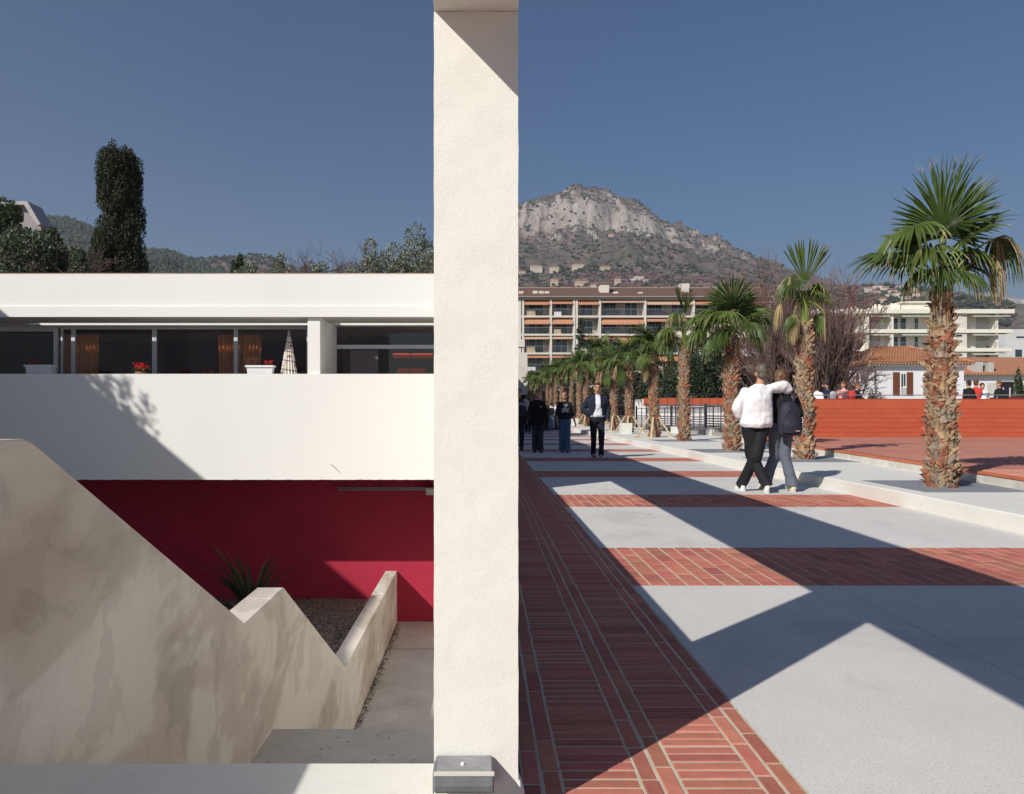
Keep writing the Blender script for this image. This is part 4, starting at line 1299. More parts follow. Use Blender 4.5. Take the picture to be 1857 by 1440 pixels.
def head_mb(c, yaw=0, nod=0, s=1.0, face=True, roll=0):
    """c centre of the head, facing +Y in local frame"""
    q = (Matrix.Rotation(yaw, 3, 'Z') @ Matrix.Rotation(-nod, 3, 'X') @ Matrix.Rotation(roll, 3, 'Y'))
    c = Vector(c); mb = MB()
    mb.ell(c + q @ Vector((0, -.008, .018)) * s, (.074 * s, .094 * s, .092 * s), q, 18, 14)
    mb.ell(c + q @ Vector((0, .018, -.045)) * s, (.058 * s, .068 * s, .070 * s), q, 16, 12)
    mb.ell(c + q @ Vector((0, .052, -.088)) * s, (.026 * s, .022 * s, .022 * s), q, 10, 8)
    for k in (-1, 1): mb.ell(c + q @ Vector((k * .076, -.006, -.018)) * s, (.010 * s, .020 * s, .032 * s), q, 8, 8)
    if face:
        mb.loft([(c + q @ Vector((0, .082, .012)) * s, .008 * s, .008 * s, q), (c + q @ Vector((0, .094, -.014)) * s, .012 * s, .012 * s, q), (c + q @ Vector((0, .098, -.034)) * s, .017 * s, .015 * s, q), (c + q @ Vector((0, .082, -.042)) * s, .014 * s, .01 * s, q)], 8)
        mb.ell(c + q @ Vector((0, .078, .026)) * s, (.052 * s, .014 * s, .010 * s), q, 10, 6)
        mb.ell(c + q @ Vector((0, .080, -.066)) * s, (.022 * s, .010 * s, .007 * s), q, 8, 6)
    return mb, q

def face_bits(c, q, s, parent, dark):
    c = Vector(c)
    w = mat('eye_white', (.6, .58, .55), .4, .02) if 'eye_white' not in bpy.data.materials else bpy.data.materials['eye_white']
    for k in (-1, 1):
        MB().ell(c + q @ Vector((k * .031, .083, .004)) * s, (.014 * s, .007 * s, .0075 * s), q, 8, 6).build('eye', dark, parent, smooth=True)
        MB().ell(c + q @ Vector((k * .031, .088, .026)) * s, (.020 * s, .006 * s, .0045 * s), q, 8, 6).build('eyebrow', dark, parent, smooth=True)
    lip = bpy.data.materials.get('lips') or mat('lips', (.36, .12, .10), .5, .05)
    MB().ell(c + q @ Vector((0, .087, -.066)) * s, (.021 * s, .006 * s, .006 * s), q, 8, 6).build('mouth', lip, parent, smooth=True)

def shoe(parent, ankle, toe, mt, sole=None, s=1.0, pitch=0.0):
    """ankle: centre of the ankle; toe: horizontal direction"""
    t = Vector((toe[0], toe[1], 0)).normalized(); up = Vector((0, 0, 1)); sd = t.cross(up)
    q = Matrix((sd, t, up)).transposed() @ Matrix.Rotation(-pitch, 3, 'X')
    a = Vector(ankle); mb = MB()
    o = lambda y, z: a + q @ Vector((0, y, z)) * s
    mb.loft([(o(-.055, -.072), .030 * s, .030 * s, q), (o(-.055, -.02), .034 * s, .030 * s, q), (o(-.01, .03), .045 * s, .045 * s, q)], 12)
    mb.ell(o(.02, -.045), (.042 * s, .10 * s, .036 * s), q, 12, 8)
    mb.ell(o(.11, -.055), (.046 * s, .075 * s, .028 * s), q, 12, 8)
    mb.ell(o(-.045, -.05), (.038 * s, .045 * s, .036 * s), q, 12, 8)
    ob = remesh(mb, 'shoe', mt, parent, .008, 2)
    ms = MB()
    prof = [(-.085, 0.02), (-.06, .036), (0, .036), (.09, .046), (.15, .042), (.182, .02), (.182, -.02), (.15, -.04), (.09, -.044), (0, -.034), (-.06, -.034), (-.085, -.02)]
    vs = [o(y, -.090) + q @ Vector((x, 0, 0)) * s for y, x in prof] + [o(y, -.066) + q @ Vector((x, 0, 0)) * s for y, x in prof]
    n = len(prof)
    ms.add(vs, [tuple(range(n)), tuple(range(n, 2 * n))[::-1]] + [(i, (i + 1) % n, n + (i + 1) % n, n + i) for i in range(n)])
    ms.build('sole', sole or mt, ob)
    return ob

def limb(mb, a, b, ra, rb, n=12, bulge=0.0, mi=0):
    a, b = Vector(a), Vector(b); k = 5
    pts = [a.lerp(b, i / k) for i in range(k + 1)]
    rad = [ra + (rb - ra) * i / k + bulge * math.sin(math.pi * i / k) for i in range(k + 1)]
    mb.tube(pts, rad, n)
    mb.ell(a, (ra, ra, ra), None, 10, 8); mb.ell(b, (rb, rb, rb), None, 10, 8)

def person(label, loc, yaw, J, top, bottom, shoes, hair, hair_style='short', face=False, s=1.0, voxel=.014, group=None, coat=0.0, belly=1.0, skin=None, sleeve=1.0, flare=0.0, trbag=0.0, topbag=0.0, parts=True, nod=0.0, hyaw=0.0, female=False, neckline=None):
    """J: joints in a local frame, +Y the way the body faces, +X its right-hand side"""
    skin = skin or SKIN
    t = thing('person', label, 'person', loc, group)
    t.rotation_euler = (0, 0, yaw); LOCALS.add(t.name)
    g = {k: Vector(v) * s for k, v in J.items() if isinstance(v, tuple)}
    hip_w = (.155 if not female else .165) * s; ch_w = (.185 if not female else .160) * s
    # body
    mb, hq = head_mb(g['head'], hyaw, nod, s * 1.07, face)
    limb(mb, g['neck'], g['head'] + Vector((0, -.01, -.05)) * s, .055 * s, .050 * s)
    mb.loft([(g['pelvis'] - Vector((0, 0, .06 * s)), hip_w * .85, .10 * s), (g['pelvis'] + Vector((0, 0, .06 * s)), hip_w * .92, .105 * s), (g['waist'], hip_w * .8, .09 * s), (g['chest'], ch_w * .9, .105 * s), ((g['shL'] + g['shR']) / 2 - Vector((0, 0, .02)) * s, ch_w * .85, .075 * s), (g['neck'] + Vector((0, 0, .02)) * s, .055 * s, .055 * s)], 16)
    for k in 'LR':
        limb(mb, g['sh' + k], g['el' + k], .048 * s, .038 * s); limb(mb, g['el' + k], g['wr' + k], .038 * s, .026 * s)
        limb(mb, g['hip' + k], g['kn' + k], .075 * s, .050 * s); limb(mb, g['kn' + k], g['an' + k], .050 * s, .034 * s, bulge=.006 * s)
        limb(mb, g['an' + k], g['an' + k] + g['toe' + k].normalized() * .12 * s + Vector((0, 0, -.04 * s)), .034 * s, .022 * s)
    body = remesh(mb, 'body', skin, t, voxel, 2)
    # hands with fingers, part of the body mesh
    bm = bmesh.new(); bm.from_mesh(body.data)
    for k in 'LR':
        if J.get('hide' + k): continue
        fd = (g['wr' + k] - g['el' + k]).normalized()
        hn = Vector(J.get('palm' + k, (-1 if k == 'R' else 1, .2, 0)))
        hm_ = hand_mb(g['wr' + k] - fd * .01 * s, Vector(J.get('fing' + k, fd)), hn, s, J.get('curl', .55))
        tmp = hm_.mesh('tmp', skin, True); bm.from_mesh(tmp); bpy.data.meshes.remove(tmp)
    bm.to_mesh(body.data); bm.free()
    # trousers
    mb = MB()
    b0 = .012 + trbag
    mb.loft([(g['pelvis'] - Vector((0, 0, .10 * s)), hip_w * .9 + b0, .105 * s + b0), (g['pelvis'], hip_w + b0, .118 * s + b0), (g['waist'] - Vector((0, 0, .02 * s)), hip_w * .86 + b0, .10 * s + b0)], 16)
    for k in 'LR':
        limb(mb, g['hip' + k], g['kn' + k], .082 * s + b0, .062 * s + b0)
        lo = g['an' + k] + Vector((0, 0, .0)) - (g['an' + k] - g['kn' + k]).normalized() * .0
        kn = g['kn' + k]
        pts = [kn, kn.lerp(lo, .35), kn.lerp(lo, .7), kn.lerp(lo, .94), kn.lerp(lo, 1.06)]
        r0 = .062 * s + b0
        mb.tube(pts, [r0, (.058 + flare * .25) * s + b0 * .8, (.052 + flare * .6) * s + b0 * .8, (.054 + flare) * s + b0 * .9, (.054 + flare * 1.05) * s + b0 * .9], 14)
    remesh(mb, 'trousers', bottom, t, max(voxel * .9, .01), 3, .010 * s, 9)
    # top
    mb = MB(); tb = .014 + topbag
    wz = g['pelvis'] + Vector((0, 0, .05 * s)) if not coat else None
    rings = []
    if coat:
        kz = g['pelvis'] - Vector((0, 0, coat * s))
        rings += [(kz, hip_w * 1.12 + tb, .13 * s + tb), (g['pelvis'], hip_w * 1.02 + tb, .12 * s + tb)]
    else:
        hz_ = J.get('hem', .02)
        rings += [(g['pelvis'] + Vector((0, 0, hz_ * s)), hip_w * .96 + tb, .112 * s + tb), (g['pelvis'] + Vector((0, 0, (hz_ + .05) * s)), hip_w * 1.0 + tb * 1.5, .118 * s + tb * 1.5)]
    rings += [(g['waist'], hip_w * .9 * belly + tb * 1.3, .10 * s + tb * 1.3), (g['chest'], ch_w + tb, .115 * s + tb), ((g['shL'] + g['shR']) / 2 - Vector((0, 0, .03)) * s, ch_w * .98 + tb * .4, .088 * s + tb * .6), ((g['shL'] + g['shR']) / 2 + Vector((0, 0, .045)) * s, ch_w * .62, .078 * s), (g['neck'] + Vector((0, 0, .012)) * s, .068 * s, .068 * s)]
    mb.loft(rings, 20)
    for k in 'LR':
        limb(mb, g['sh' + k] - Vector((0, 0, .012 * s)), g['el' + k], .051 * s + tb * .45, .045 * s + tb * .75)
        e = g['el' + k].lerp(g['wr' + k], sleeve)
        if sleeve > 0: limb(mb, g['el' + k], e, .045 * s + tb * .75, (.036 + .010 * (1 - sleeve)) * s + tb * .7)
    tp = remesh(mb, 'top' if not coat else 'coat', top, t, max(voxel * .9, .01), 3, .014 * s, 8)
    # hair
    s0, s = s, s * 1.07
    if hair is not None:
        mb = MB(); c = g['head']
        if hair_style == 'short':
            mb.ell(c + hq @ Vector((0, -.014, .030)) * s, (.080 * s, .096 * s, .092 * s), hq, 16, 12)
            mb.ell(c + hq @ Vector((0, -.045, -.03)) * s, (.066 * s, .055 * s, .06 * s), hq, 14, 10)
        elif hair_style == 'long':
            mb.ell(c + hq @ Vector((0, -.016, .030)) * s, (.088 * s, .100 * s, .096 * s), hq, 16, 12)
            mb.loft([(c + hq @ Vector((0, -.04, .04)) * s, .085 * s, .06 * s, hq), (c + hq @ Vector((0, -.045, -.06)) * s, .090 * s, .058 * s, hq), (c + hq @ Vector((0, -.06, -.19)) * s, .078 * s, .04 * s, hq), (c + hq @ Vector((0, -.06, -.24)) * s, .05 * s, .02 * s, hq)], 14)
        elif hair_style == 'bun':
            mb.ell(c + hq @ Vector((0, -.014, .030)) * s, (.080 * s, .096 * s, .092 * s), hq, 16, 12)
            mb.ell(c + hq @ Vector((0, -.10, .04)) * s, (.04 * s, .04 * s, .04 * s), hq, 10, 8)
        elif hair_style == 'bob':
            mb.ell(c + hq @ Vector((0, -.018, .030)) * s, (.094 * s, .104 * s, .098 * s), hq, 16, 12)
            mb.loft([(c + hq @ Vector((0, -.03, .05)) * s, .092 * s, .078 * s, hq), (c + hq @ Vector((0, -.035, -.04)) * s, .106 * s, .080 * s, hq), (c + hq @ Vector((0, -.035, -.115)) * s, .100 * s, .070 * s, hq), (c + hq @ Vector((0, -.035, -.13)) * s, .07 * s, .05 * s, hq)], 16)
        hobj = remesh(mb, 'hair', hair, t, .009, 2, .007 * s, 26)
        if face:   # keep the face clear of hair
            me = hobj.data; bm = bmesh.new(); bm.from_mesh(me); inv = hq.transposed()
            dl = []
            for v in bm.verts:
                p = inv @ (v.co - c) / s
                if p.y > .045 and p.z < .058 and abs(p.x) < .066: v.co = v.co - hq @ Vector((0, .05, 0)) * s
            bm.to_mesh(me); bm.free()
    if face: face_bits(g['head'], hq, s, t, DARKB)
    s = s0
    for k in 'LR': shoe(t, g['an' + k], g['toe' + k], shoes[0], shoes[1], s, J.get('pitch' + k, 0))
    return t, g
DARKB = mat('brow', (.03, .02, .015), .6)

def base_joints(h=1.75, sw=.19, walk=.0, arms='down'):
    k = h / 1.75
    J = dict(pelvis=(0, 0, .93), waist=(0, 0, 1.08), chest=(0, .01, 1.27), neck=(0, 0, 1.47), head=(0, .02, 1.635),
             shL=(-sw + .015, 0, 1.395), shR=(sw - .015, 0, 1.395), elL=(-sw - .045, -.04, 1.13), elR=(sw + .045, -.02, 1.13), wrL=(-sw - .04, .04, .87), wrR=(sw + .04, .10, .88),
             hipL=(-.09, 0, .90), hipR=(.09, 0, .90), knL=(-.085, .02 + walk * .8, .50), knR=(.085, .03 - walk * .2, .50), anL=(-.07, walk * 1.3, .09), anR=(.07, -walk * 1.3, .10), toeL=(-.1, 1, 0), toeR=(.1, 1, 0))
    return {a: tuple(x * k for x in b) if a[:3] != 'toe' else b for a, b in J.items()}

# the man in white (walking away, facing +Y), arm over her shoulders
white = cloth('white_sweatshirt', (.78, .765, .78)); black = cloth('black_trousers', (.012, .012, .015), .8)
Jm = dict(pelvis=(-.055, 0, .965), waist=(-.05, 0, 1.10), chest=(-.055, 0, 1.29), neck=(.0, .01, 1.49), head=(.03, .03, 1.655),
          shL=(-.19, .0, 1.40), shR=(.135, .0, 1.445), elL=(-.325, -.03, 1.17), wrL=(-.225, .05, .955), elR=(.36, .05, 1.475), wrR=(.475, .10, 1.36),
          hipL=(-.15, 0, .93), hipR=(.03, 0, .93), knL=(-.09, .06, .50), knR=(-.06, -.02, .50), anR=(-.185, .22, .092), anL=(.055, -.12, .115),
          toeL=(.25, 1, 0), toeR=(-.1, 1, 0), pitchL=-.35, palmR=(0, -.3, -1), fingR=(.1, -.2, -1), hideL=False, palmL=(1, 0, 0), curl=.4, hem=-.07)
cp = P(1378, 893, 11.15)
man, g = person('man in a white sweatshirt and black trousers, arm round the girl with the backpack', (cp.x, 11.15, 0), 0, Jm, white, black,
             (cloth('white_trainer', (.74, .72, .70)), cloth('white_sole', (.7, .68, .66))), hairmat('grey_brown_hair', (.12, .10, .075)), 'short', s=1.0, voxel=.011, topbag=.029, belly=1.22, sleeve=.42, group='embracing pair', trbag=.013)
cp2 = P(1418, 895, 11.3)
Jg = dict(pelvis=(-.03, 0, .93), waist=(-.02, 0, 1.06), chest=(-.0, 0, 1.24), neck=(-.01, .01, 1.43), head=(-.01, .03, 1.585),
          shL=(-.155, .0, 1.37), shR=(.165, .0, 1.36), elL=(-.20, .06, 1.12), wrL=(-.12, .2, 1.0), elR=(.255, .0, 1.10), wrR=(.285, .06, .90),
          hipL=(-.11, 0, .89), hipR=(.07, 0, .89), knL=(-.07, .08, .49), knR=(.05, .02, .49), anL=(-.145, .26, .10), anR=(.125, -.06, .10),
          toeL=(-.15, 1, 0), toeR=(.0, 1, 0), pitchR=-.25)
girl, gg = person('girl with light brown hair in a black jumper and grey flared jeans, seen from behind', (cp2.x, 11.3, 0), 0, Jg, cloth('black_jumper', (.012, .012, .013)), cloth('grey_jeans', (.11, .13, .165)),
             (cloth('cream_trainer', (.60, .55, .42)), cloth('cream_sole', (.6, .56, .46))), None, 'bob', s=1.0, voxel=.011, group='embracing pair', female=True, flare=.028)
tt = NT('streaked_hair')
c_ = tt.ramp(tt.noise(24, tt.coords((1, 1, .15)), 4, .6), [(.3, (.04, .02, .012)), (.7, (.18, .09, .04))])
tt.color(c_); tt.set(Roughness=.5); tt.bump(tt.noise(60, tt.coords((1, 1, .12)), 3), .5, .006)
mb = MB(); c = gg['head']
mb.ell(c + Vector((0, -.016, .030)), (.102, .112, .106), None, 18, 14)
mb.loft([(c + Vector((0, -.03, .06)), .092, .08), (c + Vector((0, -.035, -.03)), .112, .084), (c + Vector((.005, -.035, -.11)), .112, .078), (c + Vector((.01, -.035, -.135)), .085, .06)], 18)
remesh(mb, 'hair', tt.mat, girl, .009, 2, .008, 30)
# backpack on her back: a thing she carries
bpk = thing('backpack', 'dark blue black backpack worn low on the girl in grey jeans', 'backpack', (cp2.x, 11.3, 0))
nav = cloth('backpack_nylon', (.022, .020, .035), .7, .1, .4)
c = Vector((cp2.x + .03, 11.3 - .20, 1.02))
mb = MB()
mb.loft([(c + Vector((0, 0, -.23)), .15, .085), (c + Vector((0, 0, -.20)), .165, .10), (c + Vector((0, 0, -.05)), .165, .11), (c + Vector((0, 0, .12)), .145, .095), (c + Vector((0, 0, .20)), .11, .07), (c + Vector((0, .01, .235)), .055, .04)], 20)
sack = remesh(mb, 'sack', nav, bpk, .010, 2, .006, 9)
sack.location = -Vector(bpk.location)
mb = MB(); mb.loft([(c + Vector((0, -.075, -.20)), .12, .06), (c + Vector((0, -.08, -.08)), .125, .065), (c + Vector((0, -.07, -.02)), .11, .045), (c + Vector((0, -.06, .0)), .08, .03)], 18)
pk_ = remesh(mb, 'front_pocket', nav, bpk, .009, 2, .004, 12); pk_.location = -Vector(bpk.location)
MB().box(c.x + .035, c.x + .085, c.y - .150, c.y - .135, c.z - .170, c.z - .160).build('label_patch', cloth('pink_label', (.65, .45, .45)), bpk)
MB().tube([c + Vector((-.10, -.10, .03)), c + Vector((-.07, -.115, .10)), c + Vector((0, -.10, .14)), c + Vector((.07, -.115, .10)), c + Vector((.10, -.10, .03))], .004, 5).build('zip', cloth('zip', (.06, .055, .07)), bpk)
for k in (-1, 1):
    MB().tube([c + Vector((k * .06, .03, .20)), c + Vector((k * .085, .06, .30)), c + Vector((k * .10, .13, .375)), c + Vector((k * .105, .25, .36))], [.022, .024, .024, .02], 8, flat=.5).build('strap', nav, bpk, smooth=True)
kc = thing('key_charms', 'white charms dangling from the side of the backpack', 'charm', (c.x + .17, c.y, c.z - .1))
for i in range(7):
    MB().ell(c + Vector((.172 + .008 * (i % 2), -.01 - .01 * (i % 3), .01 - i * .03)), (.011, .008, .012), None, 8, 6).build('charm', M['white'], kc, smooth=True)

# the man in the denim jacket, walking to the camera
den = cloth('dark_denim', (.013, .020, .038)); tee = cloth('white_tshirt', (.70, .70, .76)); bj = cloth('dark_jeans', (.010, .012, .022))
J = base_joints(1.80, .20, .10)
J.update(elL=(-.27, -.03, 1.20), wrL=(-.235, .05, .93), elR=(.33, -.05, 1.17), wrR=(.235, .06, 1.03), hideR=True, head=(0, .03, 1.675), neck=(0, .01, 1.50), toeL=(.15, 1, 0), toeR=(-.1, 1, 0))
cp = P(1083, 832, 19.2)
dm, g = person('man in a dark denim jacket over a white t-shirt walking forward, hand in pocket', (cp.x, 19.2, 0), math.pi, J, tee, bj,
            (cloth('grey_trainer', (.22, .21, .23)), cloth('pale_sole', (.4, .4, .4))), hairmat('brown_hair', (.055, .032, .02)), 'short', face=True, s=1.0, voxel=.014, topbag=.01, sleeve=0)
# open jacket: shell with a front gap
mb = MB(); s = 1.0; tb = .034
c_ = [g['pelvis'] + Vector((0, 0, .06)), g['waist'], g['chest'], (g['shL'] + g['shR']) / 2 - Vector((0, 0, .02)), (g['shL'] + g['shR']) / 2 + Vector((0, 0, .045))]
mb.loft([(c_[0], .175 + tb, .125 + tb), (c_[1], .17 + tb, .12 + tb), (c_[2], .20 + tb, .13 + tb), (c_[3], .21 + tb * .8, .105 + tb), (c_[4], .15, .10)], 22)
for k in 'LR':
    limb(mb, g['sh' + k] - Vector((0, 0, .015)), g['el' + k], .078, .072); limb(mb, g['el' + k], g['wr' + k], .072, .052)
jk = remesh(mb, 'jacket', den, dm, .013, 2, .012, 9)
bm = bmesh.new(); bm.from_mesh(jk.data)
kill = [f for f in bm.faces if (lambda p: p.y > .02 and -.055 - (.04 if p.z < 1.2 else 0) < p.x - .0 < .075 + max(0, (1.2 - p.z)) * .25 and p.z < 1.5)(f.calc_center_median())]
bmesh.ops.delete(bm, geom=kill, context='FACES'); bm.to_mesh(jk.data); bm.free()
md = jk.modifiers.new('thick', 'SOLIDIFY'); md.thickness = .006; md.offset = -1
for k in (-1, 1):
    MB().tube([g['neck'] + Vector((k * .06, .02, .03)), g['neck'] + Vector((k * .10, .075, -.04)), g['neck'] + Vector((k * .09, .12, -.12))], [.02, .028, .012], 8, flat=.5).build('collar', den, dm, smooth=True)

# the girl in the bear shirt
J = base_joints(1.66, .165, .06)
J.update(elL=(-.21, -.02, 1.06), wrL=(-.27, .04, .83), elR=(.19, -.02, 1.06), wrR=(.21, .10, .84))
cp = P(1024, 821, 21.7)
bg, g = person('girl in a black t-shirt with a pale bear print and blue flared jeans', (cp.x, 21.7, 0), math.pi, J, cloth('black_tshirt', (.014, .014, .022)), cloth('blue_jeans', (.065, .12, .22)),
            (cloth('blue_shoe', (.08, .12, .22)), cloth('blue_sole', (.2, .22, .28))), hairmat('dark_red_hair', (.05, .022, .018)), 'long', face=True, voxel=.014, female=True, sleeve=.12, flare=.030, topbag=.016, hyaw=-.5)
bearm = cloth('bear_print', (.34, .34, .36)); mb = MB()
def disc(mb, cx, cz, rx_, rz2, y, mi=0, n=16):
    vs = [(cx + rx_ * math.cos(2 * math.pi * i / n), y, cz + rz2 * math.sin(2 * math.pi * i / n)) for i in range(n)]
    vs2 = [(x, y - .006, z) for x, _, z in vs]
    mb.add(vs + vs2, [tuple(range(n)), tuple(range(n, 2 * n))[::-1]] + [(i, (i + 1) % n, n + (i + 1) % n, n + i) for i in range(n)], mi)
yb = .172
for (x, z, a, b, m_) in ((0, 1.26, .05, .042, 0), (-.042, 1.293, .017, .017, 0), (.042, 1.293, .017, .017, 0), (0, 1.165, .062, .06, 0), (-.06, 1.11, .045, .028, 0), (.06, 1.11, .045, .028, 0), (-.075, 1.17, .022, .035, 0), (.075, 1.17, .022, .035, 0)):
    disc(mb, x, z, a, b, yb + .0008 * z)
for (x, z, a, b) in ((0, 1.25, .02, .015), (0, 1.165, .032, .035)): disc(mb, x, z, a, b, yb + .006, 1)
mb.build('bear_print', [bearm, cloth('bear_pale', (.5, .5, .52))], bg)

# woman in the black coat
J = base_joints(1.70, .175, .05)
J.update(elL=(-.215, -.03, 1.10), wrL=(-.16, .10, .96), elR=(.215, -.03, 1.10), wrR=(.16, .10, .96), hideL=True, hideR=True)
cp = P(975, 820, 21.9)
bc, g = person('woman with tied dark hair in a long black coat and dark flared trousers', (cp.x, 21.9, 0), math.pi, J, cloth('black_coat', (.006, .006, .008)), cloth('charcoal_trousers', (.035, .038, .048)),
            (cloth('black_shoe', (.02, .02, .022)), None), hairmat('black_hair', (.012, .008, .008)), 'short', face=True, voxel=.014, female=True, coat=.16, flare=.030, topbag=.022, nod=-.35)
MB().loft([(g['neck'] + Vector((0, .01, .0)), .085, .085), (g['neck'] + Vector((0, .01, .025)), .07, .07)], 14).build('collar', cloth('grey_collar', (.35, .35, .38)), bc)
disc_mb = MB(); disc(disc_mb, -.07, 1.24, .024, .018, .187); disc_mb.build('badge', cloth('pale_badge', (.5, .5, .48)), bc)

# walker half hidden by the pillar
J = base_joints(1.76, .20, .07)
cp = P(941, 815, 23.2)
hb, g = person('walker in a grey and black jacket half hidden by the pillar edge', (cp.x, 23.2, 0), math.pi, J, cloth('black_panel_jacket', (.035, .037, .042)), cloth('dark_jeans_two', (.02, .022, .032)),
            (cloth('black_boot', (.012, .012, .012)), None), hairmat('brown_dark_hair', (.03, .02, .014)), 'short', face=True, voxel=.016, topbag=.03)
mb = MB(); mb.loft([((0, .0, 1.26), .245, .175), ((0, 0, 1.37), .255, .165)], 20)
remesh(mb, 'chest_panel', cloth('grey_panel', (.30, .30, .34)), hb, .016, 2, .005, 9)
mb = MB(); limb(mb, g['shL'], g['elL'], .08, .072); limb(mb, g['elL'], g['wrL'].lerp(g['elL'], .3), .072, .058)
remesh(mb, 'sleeve', cloth('pale_sleeve', (.40, .43, .48)), hb, .015, 2, .008, 9)

# small group far down the walkway
blue = cloth('light_blue_jeans', (.14, .22, .36)); blk = cloth('black_clothes', (.01, .01, .012)); wh = cloth('white_sleeves', (.72, .72, .74))
fv = .022
def far_person(label, px, by, Y, h, yaw, top_, bot_, hr, style='short', pose=None, grp=None, z=None, topb=.02, **kw):
    J = base_joints(h, .18, .05)
    if pose: J.update({k: v for k, v in pose.items()})
    cp = P(px, by, Y)
    return person(label, (cp.x, Y, cp.z if z is None else z), yaw, J, top_, bot_, (blk, None), hr, style, voxel=fv, topbag=topb, group=grp, **kw)
dh = hairmat('dark_hair', (.025, .017, .012))
o, g = far_person('small distant pupil in white with a black backpack and pale jeans', 1000, 781, 46.0, 1.62, 0, wh, blue, dh, z=0, pose={'elR': (.26, .05, 1.2), 'wrR': (.2, .15, 1.42)})
MB().loft([((0, -.17, .90), .13, .08), ((0, -.20, 1.05), .15, .10), ((0, -.18, 1.25), .12, .08), ((0, -.15, 1.32), .05, .04)], 14).build('bag', blk, o, smooth=True)
far_person('distant pupil in black close beside the white sleeved one', 990, 781, 45.0, 1.66, math.pi, blk, blk, dh, 'long', z=0)
far_person('distant pupil in dark clothes next to the bear shirt girl', 1010.5, 780, 46.6, 1.7, 0, blk, blk, dh, 'short', z=0)
far_person('distant walker in black behind the woman in the coat', 957.5, 786, 39.5, 1.72, math.pi, blk, blk, dh, 'short', z=0)
far_person('distant person in black between the coat and the bear shirt', 984, 780, 47.0, 1.72, 0, blk, cloth('dark_trs', (.02, .025, .04)), dh, 'short', z=0)

# pupils standing behind the red wall
GY = 30.0
grp_ = 'pupils beyond the red wall'
def yard(label, px, head_py, Y, yaw, top_, bot_, hr, style='short', pose=None, h=1.7, **kw):
    zt2 = H + (HY - head_py) * Y / F
    X_ = (px - CX) * Y / F
    J = base_joints(h, .18, .03)
    if pose: J.update(pose)
    return person(label, (X_, Y, max(ZB, zt2 - h)), yaw, J, top_, bot_, (blk, None), hr, style, voxel=.02, topbag=kw.pop('topb', .02), group=grp_, **kw)
w2 = cloth('white_top', (.75, .75, .8)); nv = cloth('navy_top', (.015, .02, .05)); rd2 = cloth('red_top', (.55, .04, .03)); gy = cloth('grey_trousers', (.25, .27, .33))
stripe = NT('red_white_stripes'); sx = stripe.n('ShaderNodeSeparateXYZ'); stripe.l(stripe.tc.outputs['Object'], sx.inputs[0])
stripe.color(stripe.mix(stripe.math('GREATER_THAN', stripe.math('FRACT', stripe.math('MULTIPLY', sx.outputs[2], 13)), .5), (.60, .04, .06), (.72, .68, .68))); stripe.set(Roughness=.9)
yard('pupil in a white top at the edge of the pollarded tree', 1482, 698, GY, -.8, w2, gy, dh, h=1.62)
yard('pupil in navy with a hand to the face and a grey bag', 1500, 695, GY + .4, 1.9, nv, blk, dh, 'short', {'elL': (-.22, .18, 1.25), 'wrL': (-.06, .2, 1.5)}, h=1.66)
q = P(1511, 716, GY + .1)
tag(MB().loft([(q - Vector((0, 0, .2)), .12, .08), (q, .14, .09), (q + Vector((0, 0, .1)), .11, .06), (q + Vector((0, 0, .14)), .03, .02)], 12).build('shoulder_bag', cloth('grey_bag', (.34, .36, .42)), smooth=True), 'light grey bag hanging behind the pupil in navy', 'bag')
yard('girl in a red and white striped top reaching out an arm', 1530, 692, GY, 2.0, stripe.mat, cloth('violet_skirt', (.14, .07, .16)), hairmat('auburn_hair', (.16, .06, .03)), 'bun', {'elL': (-.22, .25, 1.33), 'wrL': (-.2, .52, 1.30)}, h=1.72, skin=SKIN)
q = P(1546, 714, GY - .2)
tag(MB().loft([(q - Vector((0, 0, .2)), .13, .09), (q, .145, .10), (q + Vector((-.02, 0, .09)), .10, .06), (q + Vector((-.04, 0, .12)), .03, .02)], 12).build('shoulder_bag', rd2, smooth=True), 'bright red bag carried by the striped girl', 'bag')
yard('pupil with short brown hair in a black pullover behind the red wall', 1554, 695, GY + .2, -2.2, blk, blk, hairmat('mid_brown_hair', (.14, .07, .035)), 'short', h=1.68)
yard('dark haired pupil in a black waistcoat and grey trousers', 1757, 690, GY, .2, blk, gy, dh, 'short', h=1.74)
yard('pupil in a bright red sweater leaning beside the parked scooter', 1770, 689, GY + .3, -1.2, rd2, cloth('white_trousers', (.7, .7, .7)), hairmat('brown_hr', (.10, .05, .03)), 'short', {'elL': (-.2, .2, 1.15), 'wrL': (-.2, .42, 1.05)}, h=1.74)
yard('pupil in a white shirt behind the red sweater', 1781, 695, GY + .8, 3.0, w2, w2, dh, 'short', h=1.66)
yard('girl with pinned hair in a black jacket at the scooter', 1812, 691, GY + .2, 1.6, blk, blk, hairmat('chestnut_hair', (.16, .07, .035)), 'bun', h=1.70)

